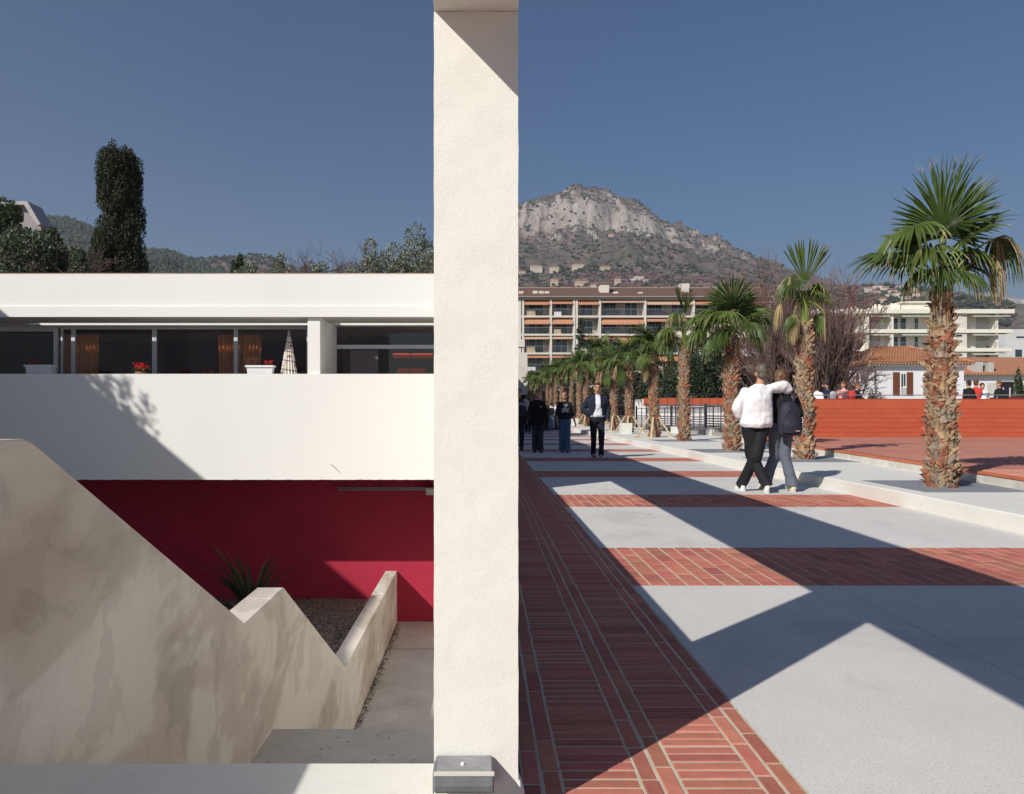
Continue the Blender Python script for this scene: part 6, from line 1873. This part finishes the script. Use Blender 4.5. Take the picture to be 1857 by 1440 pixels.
for row, (pt, pb_) in enumerate(((571, 597), (605, 631), (640, 664))):
    for (pa, pb, glass) in ((1626, 1641, 1), (1644, 1656, 1), (1670, 1678, 1), (1712, 1726, 1), (1785, 1803, 0), (1590, 1608, 0), (1545, 1560, 1)):
        o = MB().box(bx_(pa), bx_(pb), Yb + 2.12, Yb + 2.195, bz(pb_ - 1), bz(pt + 3)).build('window', M['white'] if glass else WALLB, cb)
        MB().box(bx_(pa + 1), bx_(pb - 1), Yb + 2.10, Yb + 2.115, bz(pb_ - 2), bz(pt + 4)).build('pane', PANE if glass else mat('rolled_shutter', (.42, .40, .38), .8) if 'rolled_shutter' not in bpy.data.materials else bpy.data.materials['rolled_shutter'], o)
    for (pa, pb) in ((1575, 1616), (1623, 1727), (1755, 1808)):
        rb = MB(); rb.box(bx_(pa), bx_(pb), Yb + .05, Yb + .09, bz(pb_ - 10), bz(pb_ - 9.2)); rb.box(bx_(pa), bx_(pb), Yb + .05, Yb + .09, bz(pb_ - 5), bz(pb_ - 4.5)); x = bx_(pa)
        while x < bx_(pb): rb.box(x, x + .04, Yb + .05, Yb + .08, bz(pb_), bz(pb_ - 9.2)); x += .45
        rb.build('railing', M['galv'], cb)
    for (pa, pb) in ((1578, 1612), (1634, 1700), (1762, 1830)):
        a, b = bx_(pa), bx_(pb); zt_ = bz(pt - 1)
        MB().add([(a, Yb + 1.5, zt_), (b, Yb + 1.5, zt_), (b, Yb - .4, zt_ - .28), (a, Yb - .4, zt_ - .28), (a, Yb - .4, zt_ - .42), (b, Yb - .4, zt_ - .42)], [(0, 1, 2, 3), (3, 2, 5, 4)]).build('awning', mat('cream_awning', (.62, .62, .55), .9) if 'cream_awning' not in bpy.data.materials else bpy.data.materials['cream_awning'], cb, recalc=False)
    for (pa, pb, y0, y1) in ((1735, 1746, pt + 2, pt + 5), (1735, 1746, pt + 12, pt + 15)):
        MB().box(bx_(pa), bx_(pb), Yb + .20, Yb + .249, bz(y1), bz(y0)).build('window', M['white'] if row == 0 else M['dark'], cb)
ph = MB().box(bx_(1655), bx_(1722), Yb + 3, Yb + 10, bz(561) + .001, bz(545)).build('penthouse', CR, cb)
MB().box(bx_(1651), bx_(1733), Yb + 2.6, Yb + 10.4, bz(545) + .001, bz(542.5)).build('roof', CR, ph)
MB().box(bx_(1720), bx_(1728), Yb + 2.95, Yb + 3, bz(557), bz(548)).build('window', PANE, ph)
for (pa, pb, pt) in ((1606, 1621, 549), (1636, 1652, 547), (1595, 1603, 556), (1560, 1575, 553)):
    c_ = MB().box(bx_(pa), bx_(pb), Yb + 3.5, Yb + 5, bz(561) + .002, bz(pt)).build('chimney', CR, cb)
    for q in (.25, .75):
        xx = bx_(pa) + (bx_(pb) - bx_(pa)) * q
        MB().tube([(xx, Yb + 4.2, bz(pt)), (xx, Yb + 4.2, bz(pt) + .28)], .16, 8).build('chimney_pot', CR, c_)
MB().tube([(bx_(1580), Yb + 4, bz(561)), (bx_(1580), Yb + 4, bz(545))], .06, 5).build('aerial', M['galv'], cb)
MB().box(bx_(1576), bx_(1584), Yb + 3.98, Yb + 4.02, bz(546), bz(545.3)).build('aerial', M['galv'], cb)
MB().box(bx_(1735), bx_(1795), Yb + 5, Yb + 12, bz(561) + .003, bz(557)).build('tiled_strip', M['rooftile'], cb)
# terraces of a second cream building to the side
wb_ = thing('white_block', 'plain white flat roofed block beside the cream apartments', 'building', (ax(1850, 152), 152, 0))
MB().box(ax(1822, 152), ax(2000, 152), 152, 156, -.05, az(597, 152)).build('wall', mat('cool_white_render', (.62, .62, .62), .85, .05, .4), wb_)
MB().box(ax(1841, 152), ax(1853, 152), 151.95, 151.999, az(647, 152), az(634, 152)).build('window', PANE, wb_)
MB().box(ax(1843, 152), ax(1857, 152), 151.96, 151.998, az(613, 152), az(610, 152)).build('window', PANE, wb_)
MB().box(ax(1440, 150), ax(1560, 150), 150, 160, -.05, az(548, 150)).build('x', CR) if False else None

# shuttered villa and annexe
Yh = 60.0
def hx(px, Y=Yh): return (px - CX) * Y / F
def hz(py, Y=Yh): return H + (HY - py) * Y / F
hv = thing('shuttered_house', 'white single storey house with orange hipped roof and brown shutters', 'house', (hx(1620), Yh, ZB))
WR = mat('house_white_render', (.72, .72, .74), .85, .04, .6)
xa, xb, za = hx(1584), hx(1748), hz(661)
xc = hx(1500)
MB().box(xa, xb, Yh, Yh + 8, ZB - .05, za).build('wall', WR, hv)
MB().box(xc, xa - .001, Yh + 1.8, Yh + 8, ZB - .05, za - .05).build('wall', WR, hv)
def hip(x0, x1, y0, y1, z0, apx, apx2, apy, az1, mt, parent, th=.10):
    vs = [(x0, y0, z0), (x1, y0, z0), (x1, y1, z0), (x0, y1, z0), (apx, apy, az1), (apx2, apy, az1)]
    vb = [(a, b, c - th) for a, b, c in vs[:4]]
    MB().add(vs + vb, [(0, 1, 5, 4), (1, 2, 5), (2, 3, 4, 5), (3, 0, 4), (6, 9, 8, 7), (0, 6, 7, 1), (1, 7, 8, 2), (2, 8, 9, 3), (3, 9, 6, 0)]).build('roof', mt, parent)
hip(xa - .5, xb + .5, Yh - .5, Yh + 8.5, za + .12, hx(1630), hx(1700, Yh), Yh + 4, hz(629, Yh + 4), M['rooftile'], hv)
hip(xc - .4, xa + 1.0, Yh + 1.4, Yh + 8.4, za + .07, hx(1545, 64), hx(1620, 64), Yh + 4.5, hz(636, Yh + 4), M['rooftile'], hv)
mb = MB(); x = xa - .45
while x < xb + .45: mb.box(x, x + .06, Yh - .42, Yh - .001, za - .10, za + .015); x += .22
mb.build('rafter_ends', WR, hv)
RTD = mat('ridge_tile_orange', (.42, .22, .13), .9, .2, 3)
for (a_, b_) in (((xa - .5, Yh - .5, za + .14), (hx(1630), Yh + 4, hz(629, Yh + 4) + .02)), ((xb + .5, Yh - .5, za + .14), (hx(1700), Yh + 4, hz(629, Yh + 4) + .02))):
    MB().tube([a_, b_], .10, 6).build('ridge', RTD, hv)
mb = MB(); rnd = random.Random(2)
for side in range(1):   # tile courses standing proud on the front slope
    za1 = hz(629, Yh + 4)
    for r in range(26):
        u = r / 26; y = Yh - .5 + 4.5 * u; z = za + .12 + (za1 - za - .12) * u
        xl_ = (xa - .5) + (hx(1630) - xa + .5) * u; xr_ = (xb + .5) + (hx(1700) - xb - .5) * u
        x = xl_
        while x < xr_ - .1:
            dz = rnd.uniform(.0, .035); w = .19
            sl = (za1 - za - .12) / 4.5
            mb.add([(x, y, z + .035 + dz), (x + w, y, z + .035 + dz), (x + w, y + .17, z + .02 + .17 * sl), (x, y + .17, z + .02 + .17 * sl), (x + w / 2, y, z + .085 + dz), (x + w / 2, y + .17, z + .06 + .17 * sl)],
                   [(0, 4, 5, 3), (4, 1, 2, 5), (0, 1, 4)]); x += .21
mb.build('tiles', M['rooftile'], hv, recalc=False, kind='stuff')
SH = mat('brown_shutter', (.16, .055, .03), .7, .12, 2)
def shutter(px0, px1, y, ptop, pbot, parent):
    o = MB().box(hx(px0, y), hx(px1, y), y - .06, y - .012, hz(pbot, y), hz(ptop, y)).build('shutter', SH, parent)
    mb = MB(); z = hz(pbot, y) + .08
    while z < hz(ptop, y) - .1: mb.box(hx(px0, y) + .06, hx(px1, y) - .06, y - .072, y - .0605, z, z + .035); z += .08
    mb.build('slat', SH, o)
o = MB().box(hx(1633), hx(1643), Yh - .02, Yh - .001, hz(716), hz(676)).build('window', M['white'], hv)
MB().box(hx(1634.2), hx(1637.4), Yh - .03, Yh - .021, hz(714), hz(678)).build('pane', PANE, o); MB().box(hx(1638.6), hx(1641.8), Yh - .03, Yh - .021, hz(700), hz(678)).build('pane', PANE, o)
rb = MB()
for i in range(7): rb.box(hx(1633) + i * .06, hx(1633) + i * .06 + .02, Yh - .10, Yh - .08, hz(716), hz(703))
rb.box(hx(1632.5), hx(1643.5), Yh - .10, Yh - .075, hz(703), hz(702)); rb.build('guard_rail', M['white'], o)
shutter(1619, 1631, Yh, 675, 717, hv); shutter(1644, 1655, Yh, 675, 717, hv)
shutter(1531, 1539, Yh + 1.8, 679, 716, hv); shutter(1552, 1557, Yh + 1.8, 678, 716, hv)
for px, y in ((1541, Yh + 1.8), (1672, Yh)):
    o = MB().box(hx(px, y), hx(px + 10, y), y - .02, y - .001, hz(716, y), hz(677, y)).build('window', M['white'], hv)
    MB().box(hx(px + 1, y), hx(px + 9, y), y - .03, y - .021, hz(715, y), hz(678, y)).build('pane', mat('net_curtained_pane', (.52, .54, .58), .3, .05) if 'net_curtained_pane' not in bpy.data.materials else bpy.data.materials['net_curtained_pane'], o)
MB().tube([(xa + .05, Yh - .12, za), (xa + .05, Yh - .12, ZB)], .05, 6).build('downpipe', M['galv'], hv)
an = thing('annexe_house', 'lower white house with orange tiled roof and two chimneys', 'house', (hx(1800, 66), 66, ZB))
Yn = 66.0
MB().box(hx(1745, Yn), hx(1950, Yn), Yn, Yn + 8, ZB - .05, hz(679, Yn)).build('wall', WR, an)
hip(hx(1735, Yn), hx(1960, Yn), Yn - .5, Yn + 9, hz(678, Yn), hx(1795, Yn), hx(1940, Yn), Yn + 4.5, hz(648, Yn + 4.5), M['rooftile'], an)
for (pa, pb, pt, pb2) in ((1766, 1781, 655, 676), (1791, 1801, 656, 676)):
    c_ = MB().box(hx(pa, Yn), hx(pb, Yn), Yn - .1, Yn + .9, hz(pb2, Yn), hz(pt, Yn)).build('chimney', mat('grey_render', (.45, .43, .40), .9, .1), an)
    MB().box(hx(pa - 1, Yn), hx(pb + 1, Yn), Yn - .15, Yn + .95, hz(pt, Yn), hz(pt - 2, Yn)).build('chimney_cap', RTD, c_)
o = MB().box(hx(1808, Yn), hx(1838, Yn), Yn - .03, Yn - .001, hz(726, Yn), hz(692, Yn)).build('door', M['dark'], an)
MB().box(hx(1790, Yn), hx(1806, Yn), Yn - .04, Yn - .001, hz(715, Yn), hz(694, Yn)).build('shutter', mat('pale_slatted_shutter', (.55, .53, .47), .8), an)
for px in (1818, 1830): MB().box(hx(px, Yn), hx(px + 1.6, Yn), Yn - .06, Yn - .031, hz(726, Yn), hz(703, Yn)).build('door_post', M['white'], o)

# pale gable and cross beam at the far end of the walkway
fg = thing('end_gable', 'pale building end wall closing the row of far palms', 'building', (hx(950, 112), 112, 0))
MB().box(hx(930, 112), hx(956.5, 112), 112, 118, hz(716, 112), hz(640, 112)).build('wall', AW, fg)
MB().box(hx(930, 112), hx(954, 112), 112.3, 118, 0, hz(716, 112) - .001).build('recess', M['dark'], fg)
tag(MB().box(hx(930, 30), hx(951.5, 30), 30, 30.6, hz(629, 30), hz(616, 30)).build('stub_beam', AW), 'short pale beam end sticking out from behind the white pillar', 'beam')

# ---------------------------------------------------------------- mountain and hills
def interp(x, pts):
    if x <= pts[0][0]: return pts[0][1]
    for (a, b), (c, d) in zip(pts[:-1], pts[1:]):
        if x <= c: return b + (d - b) * (x - a) / (c - a)
    return pts[-1][1]
YC = 2200.0
SKY = [(500, 640), (620, 575), (700, 520), (787, 465), (830, 430), (880, 392), (920, 377), (940, 371), (975, 355), (1010, 347), (1050, 342), (1075, 340), (1098, 344), (1107, 352), (1130, 360), (1152, 361), (1168, 369), (1182, 386), (1205, 397), (1240, 410),
       (1262, 424), (1290, 432), (1312, 445), (1338, 459), (1362, 466), (1385, 468), (1398, 484), (1430, 500), (1480, 517), (1540, 530), (1600, 545), (1700, 570)]
G = [(0, 0), (.30, .17), (.52, .33), (.60, .40), (.66, .52), (.80, .63), (.87, .73), (.90, .86), (.94, .93), (1.0, 1.0), (1.25, .9)]
Y0 = 700.0
def fbm(x, y, s, o=4): return noise.fractal(Vector((x * s, y * s, 1.7)), 1.0, 2.1, o)
def mount(X, Y):
    px = CX + X * F / YC
    zc = H + (HY - interp(px, SKY)) * YC / F
    v = (Y - Y0) / (YC - Y0)
    v2 = v + .018 * noise.noise(Vector((X * .009, 0, 0))) + .012 * noise.noise(Vector((X * .03, Y * .01, 4)))
    lowsh = interp(px, [(900, 0), (1000, .0), (1150, .02), (1250, .5), (1400, 1)])
    g = interp(v2, G); gs = v ** 1.25
    g = g * (1 - lowsh * .8) + gs * lowsh * .8
    if v > 1: g = 1 - (v - 1) * .6
    zb = 58
    n = fbm(X, Y, .006) * 16 * min(1, v * 3) + fbm(X, Y, .03) * 5
    rid = (1 - abs(noise.noise(Vector((X * .022, Y * .004, 9))))) ** 2
    rock = max(0, min(1, (v - .55) * 4))
    n += (rid - .6) * 14 * rock + fbm(X, Y, .09, 3) * 3.5 * rock
    damp = 1 - .55 * max(0, min(1, (v - .93) / .07))
    n += max(0, min(1, (px - 1120) / 120)) * max(0, min(1, (v - .8) * 6)) * (abs(noise.noise(Vector((X * .035, Y * .01, 2)))) * 26 - 5)
    return zb + (max(zc, zb + 5) - zb) * g + n * damp
XA, XB = -520, 1250
nx = 460
ysr = [Y0 + (YC - Y0) * (j / 150) for j in range(151)] + [YC + 12, YC + 40, YC + 120, YC + 400]
vs = []; 
for Y in ysr:
    for i in range(nx + 1):
        X = XA + (XB - XA) * i / nx
        vs.append((X, Y, mount(X, Y)))
fs = [(j * (nx + 1) + i, j * (nx + 1) + i + 1, (j + 1) * (nx + 1) + i + 1, (j + 1) * (nx + 1) + i) for j in range(len(ysr) - 1) for i in range(nx)]
t = NT('limestone_mountain')
geo = t.n('ShaderNodeNewGeometry'); sx = t.n('ShaderNodeSeparateXYZ'); t.l(geo.outputs['True Normal'], sx.inputs[0])
n1 = t.noise(.010, None, 5, .65); n2 = t.noise(.06, None, 5, .7); n3 = t.noise(.03, t.coords((1, .4, .3)), 5, .7)
scrub = t.ramp(n1, [(.35, (.11, .095, .07)), (.48, (.155, .12, .10)), (.6, (.20, .135, .12)), (.72, (.09, .10, .06))])
scrub = t.mix(t.ramp(n2, [(.52, (0,) * 3), (.60, (1,) * 3)]), scrub, (.040, .052, .028))
rock = t.ramp(n3, [(.3, (.25, .21, .18)), (.5, (.40, .35, .305)), (.7, (.50, .45, .40))])
rock = t.mix(t.ramp(t.noise(.05, t.coords((1, 1, .25)), 4, .7), [(.36, (1,) * 3), (.44, (0,) * 3)]), rock, (.15, .13, .10))
steep = t.math('ADD', sx.outputs[2], t.math('MULTIPLY', t.math('SUBTRACT', n2, .5), .75))
sp = t.n('ShaderNodeSeparateXYZ'); t.l(t.tc.outputs['Object'], sp.inputs[0])
hi = t.n('ShaderNodeMapRange'); hi.inputs[1].default_value = 250; hi.inputs[2].default_value = 520; hi.inputs[3].default_value = .52; hi.inputs[4].default_value = .75; t.l(sp.outputs[2], hi.inputs[0])
d = t.math('MULTIPLY', t.math('SUBTRACT', hi.outputs[0], steep), 9.0, True)
t.color(t.mix(d, scrub, rock)); t.set(Roughness=.95)
t.bump(t.noise(.12, None, 5, .75), 1.0, 4.0)
me = bpy.data.meshes.new('mountain'); me.from_pydata(vs, [], fs); me.materials.append(t.mat); me.update()
link('mountain', me, kind='structure')

def scatter(name, pts, cols, seed, smin, smax, kind='stuff'):
    """small faceted shrub and tree crowns seen from afar"""
    rs = random.Random(seed); mb = MB()
    for p in pts:
        s = rs.uniform(smin, smax); a = rs.uniform(0, 3.1); h = s * rs.uniform(.7, 1.5)
        mi = rs.randrange(len(cols)) if len(p) < 4 else p[3]
        vs = [(p[0] + s * math.cos(a + k * 1.2566) * rs.uniform(.7, 1.2), p[1] + s * math.sin(a + k * 1.2566) * rs.uniform(.7, 1.2), p[2] + h * .35 * rs.uniform(.5, 1.4)) for k in range(5)]
        vs.append((p[0] + rs.uniform(-.3, .3) * s, p[1], p[2] + h)); vs.append((p[0], p[1], p[2] - s * .4))
        mb.add(vs, [(k, (k + 1) % 5, 5) for k in range(5)] + [((k + 1) % 5, k, 6) for k in range(5)], mi)
    return mb.build(name, cols, recalc=False, kind=kind)
FG = mat('far_oak', (.045, .062, .030), .9, .3, .05); FB = mat('far_bare_wood', (.16, .095, .085), .95, .25, .05); FD = mat('far_dark_wood', (.030, .042, .022), .9, .3, .05); FO = mat('far_olive', (.10, .11, .065), .9, .3, .05)
rnd = random.Random(12); pts = []
while len(pts) < 15000:
    v = rnd.random() ** 1.3; Y = Y0 + 60 + (YC - Y0 - 60) * v; X = rnd.uniform(-.02, .38) * Y
    if rnd.random() > .3 + .7 * (noise.noise(Vector((X * .012, Y * .012, 3))) > -.05): continue
    vv = (Y - Y0) / (YC - Y0)
    if vv > .62 and rnd.random() < .82: continue
    nb_ = noise.noise(Vector((X * .006, Y * .004, 8)))
    if vv < .28: mi = 0 if rnd.random() < .5 else rnd.choice((2, 3, 3, 1))
    elif vv < .58: mi = 1 if nb_ > -.15 and rnd.random() < .85 else rnd.choice((0, 1, 2))
    else: mi = rnd.choice((0, 2, 0, 3))
    pts.append((X, Y, mount(X, Y), mi))
scatter('mountain_scrub', pts, [FG, FB, FD, FO], 5, 2.2, 5.0)

def hit(px, py, fn, ya, yb, step=4):
    y = ya
    while y < yb:
        p = P(px, py, y)
        if fn(p.x, y) >= p.z: return Vector((p.x, y, fn(p.x, y)))
        y += step
    p = P(px, py, yb); return Vector((p.x, yb, fn(p.x, yb)))
HW = mat('hill_house_cream', (.62, .54, .42), .9, .08, .1); HP = mat('hill_house_ochre', (.58, .46, .34), .9, .08, .1)
hh = [(972, 494, 22, 13, 0, 'cream hillside villa with a terrace above a lone cypress row'), (1005, 493, 17, 10, 0, 'small cream hillside house second along the upper terrace'), (1048, 489, 21, 11, 0, 'largest pale hillside villa high on the slope'),
      (1097, 489, 18, 7, 1, 'low ochre hillside house at the upper wood edge'), (1005, 518, 14, 13, 1, 'square ochre house low on the slope'), (1054, 519, 24, 11, 1, 'broad stone hillside house above the roof ridge'),
      (1158, 510, 16, 9, 2, 'white flat roofed villa among dark hillside trees'), (1120, 517, 11, 13, 1, 'narrow ochre house beside the roof chimney'), (1108, 428, 13, 4, 1, 'lonely reddish house high beneath the cliffs'),
      (946, 499, 14, 8, 1, 'small ochre house touching the white pillar'), (1240, 522, 18, 8, 2, 'pale house behind the lopsided palm crown'), (1076, 521, 9, 6, 0, 'tiny pale house just above the apartment ridge'), (1170, 512, 8, 5, 2, 'low white annexe beside the flat roofed hillside villa')]
for (px, py, w, h, k, lb) in hh:
    q = hit(px, py, mount, Y0 + 5, YC)
    Y = q.y - 6; W2 = w * Y / F / 2; Hh = h * Y / F
    o = thing('hill_house', lb, 'house', (q.x, Y, q.z - 2), 'houses on the mountainside')
    zb = q.z - 5; zt2 = H + (HY - (py - h)) * Y / F
    MB().box(q.x - W2, q.x + W2, Y, Y + 9, zb, zt2).build('wall', (HW, HP, AW)[k], o)
    if k != 2:
        MB().add([(q.x - W2 - 1, Y - 1, zt2), (q.x + W2 + 1, Y - 1, zt2), (q.x + W2 + 1, Y + 10, zt2), (q.x - W2 - 1, Y + 10, zt2), (q.x - W2 * .5, Y + 4.5, zt2 + 2.3), (q.x + W2 * .5, Y + 4.5, zt2 + 2.3)],
                 [(0, 1, 5, 4), (1, 2, 5), (2, 3, 4, 5), (3, 0, 4), (3, 2, 1, 0)]).build('roof', M['rooftile'], o)
    else:
        MB().box(q.x - W2 * 1.8, q.x - W2, Y + 1, Y + 8, zb, zt2 - Hh * .45).build('wing', AW, o)
    nw = max(2, int(W2 * 2 / 3.2))
    for j in range(nw):
        x = q.x - W2 + W2 * 2 * (j + .5) / nw
        MB().box(x - .6, x + .6, Y - .06, Y - .001, zt2 - 2.4, zt2 - 1.0).build('window', M['dark'], o)
        if Hh > 6: MB().box(x - .6, x + .6, Y - .06, Y - .001, zt2 - 5.4, zt2 - 3.8).build('window', M['dark'], o)

def ridge(name, Yc, y0, sky, z0, mt, xa, xb, amp, nx=160, ny=36, seed=3, pw=1.0):
    def fn(X, Y):
        px = CX + X * F / Yc
        zc = H + (HY - interp(px, sky)) * Yc / F
        v = (Y - y0) / (Yc - y0)
        g = max(0, v) ** pw if v < 1 else 1 - (v - 1) * .5
        return z0 + (max(zc, z0) - z0) * g + noise.fractal(Vector((X / Yc * 30, Y / Yc * 30, seed)), 1, 2, 4) * amp * (1 if v < .9 else .4)
    ys_ = [y0 + (Yc * 1.25 - y0) * j / ny for j in range(ny + 1)]
    vs = [(xa + (xb - xa) * i / nx, Y, fn(xa + (xb - xa) * i / nx, Y)) for Y in ys_ for i in range(nx + 1)]
    fs = [(j * (nx + 1) + i, j * (nx + 1) + i + 1, (j + 1) * (nx + 1) + i + 1, (j + 1) * (nx + 1) + i) for j in range(ny) for i in range(nx)]
    me = bpy.data.meshes.new(name); me.from_pydata(vs, [], fs); me.materials.append(mt); me.update()
    link(name, me, kind='structure')
    return fn
# wooded hill behind the villa
L1 = [(-200, 385), (0, 388), (60, 392), (110, 397), (150, 405), (200, 428), (240, 447), (275, 455), (300, 456), (325, 463), (350, 472), (385, 488), (420, 502), (470, 520), (600, 560), (800, 620)]
fn1 = ridge('wooded_hill', 1500.0, 480.0, L1, 40, mat('wood_floor', (.06, .065, .035), .95, .3, .02), -1360, -60, 8, seed=3, pw=.9)
pts = []; rnd = random.Random(3)
while len(pts) < 22000:
    Y = rnd.uniform(900, 1560); X = rnd.uniform(-.66, -.22) * Y
    pts.append((X, Y, fn1(X, Y), rnd.choice((0, 0, 1, 2))))
scatter('forest', pts, [FG, mat('pine_wood', (.055, .085, .045), .9, .3, .05), FD], 8, 2.6, 6.0)
L2 = [(200, 470), (300, 472), (350, 468), (400, 467), (440, 464), (470, 461), (495, 464), (520, 476), (545, 492), (580, 510), (700, 530), (900, 545)]
fn2 = ridge('brown_hill', 1900.0, 900.0, L2, 60, mat('brown_heath', (.19, .13, .10), .95, .25, .01, fine=.2, fs=.08), -1000, 60, 12, seed=5)
pts = []
while len(pts) < 900:
    Y = rnd.uniform(1500, 1900); X = rnd.uniform(-.36, -.22) * Y; pts.append((X, Y, fn2(X, Y), rnd.choice((0, 1))))
scatter('heath_scrub', pts, [FG, FD], 9, 2.5, 6)
L3 = [(1350, 560), (1420, 545), (1480, 532), (1530, 522), (1570, 519), (1600, 518), (1640, 522), (1690, 534), (1740, 545), (1800, 560), (1900, 570)]
fn3 = ridge('village_hill', 1500.0, 700.0, L3, 40, mat('grey_green_heath', (.13, .12, .085), .95, .25, .01, fine=.2, fs=.08), 400, 1150, 10, seed=9)
pts = []
while len(pts) < 3500:
    Y = rnd.uniform(900, 1500); X = rnd.uniform(.40, .66) * Y; pts.append((X, Y, fn3(X, Y), rnd.choice((0, 1, 2))))
scatter('village_trees', pts, [FG, FD, FB], 10, 2.5, 6)
names = ['upper', 'lower', 'first', 'second', 'third', 'fourth', 'fifth', 'sixth', 'seventh']
vh = [(1604, 528), (1618, 533), (1632, 526), (1588, 536), (1646, 535), (1660, 540), (1575, 530), (1612, 541), (1640, 544), (1600, 548), (1655, 530), (1590, 524), (1628, 538)]
for (px, py) in vh:
    q = hit(px, py, fn3, 705, 1500); w = rnd.uniform(5, 8); Y = q.y - 5
    o = thing('hill_house', 'tiny pale house scattered on the hazy hill beyond the cream apartments', 'house', (q.x, Y, q.z), 'tiny houses on the hazy village hill')
    MB().box(q.x - w, q.x + w, Y, Y + 9, q.z - 5, q.z + rnd.uniform(4, 7)).build('wall', rnd.choice((HW, AW)), o)
    MB().add([(q.x - w - .8, Y - .8, q.z + 5.5), (q.x + w + .8, Y - .8, q.z + 5.5), (q.x + w * .4, Y + 4.5, q.z + 8), (q.x - w * .4, Y + 4.5, q.z + 8)], [(0, 1, 2, 3)]).build('roof', M['rooftile'], o, recalc=False)
L4 = [(1600, 575), (1680, 566), (1720, 560), (1745, 548), (1765, 538), (1790, 530), (1815, 530), (1835, 536), (1857, 545), (1880, 556), (1950, 580)]
fn4 = ridge('far_limestone_ridge', 4200.0, 2600.0, L4, 60, mat('far_limestone', (.40, .36, .33), .95, .35, .006, fine=.3, fs=.03), 1900, 3400, 45, nx=220, ny=60, seed=13)
# roofs and greenery filling the town between the yard and the hills
TW = [mat('town_wall', (.52, .48, .42), .9, .1, .1), mat('town_ochre', (.45, .34, .22), .9, .1, .1)]
MB().box(-60, 900, 330.1, 720, -3, 2.0).build('town_ground', mat('town_ground', (.12, .12, .08), .95, .3, .02), kind='structure')
pts = []
for i in range(2600):
    Y = rnd.uniform(170, 700); X = rnd.uniform(.0, .72) * Y
    if abs(Y - 135) < 30 or (Y < 330 and False): continue
    pts.append((X, Y, 1.0 + rnd.uniform(0, 3), rnd.choice((0, 1, 2, 3))))
scatter('town_trees', pts, [FG, FD, FB, FO], 14, 2.0, 4.5)

# ---------------------------------------------------------------- thin winter haze
HZ = True
if HZ:
    hz_m = bpy.data.materials.new('winter_haze'); hz_m.use_nodes = True
    nt = hz_m.node_tree; nt.nodes.clear()
    o_ = nt.nodes.new('ShaderNodeOutputMaterial'); v_ = nt.nodes.new('ShaderNodeVolumePrincipled')
    v_.inputs['Color'].default_value = (.82, .86, 1.0, 1); v_.inputs['Density'].default_value = .00016; v_.inputs['Anisotropy'].default_value = .25
    nt.links.new(v_.outputs[0], o_.inputs['Volume'])
    MB().box(-3100, 3500, -70, 5300, -5.2, 800).build('haze', hz_m, kind='stuff')
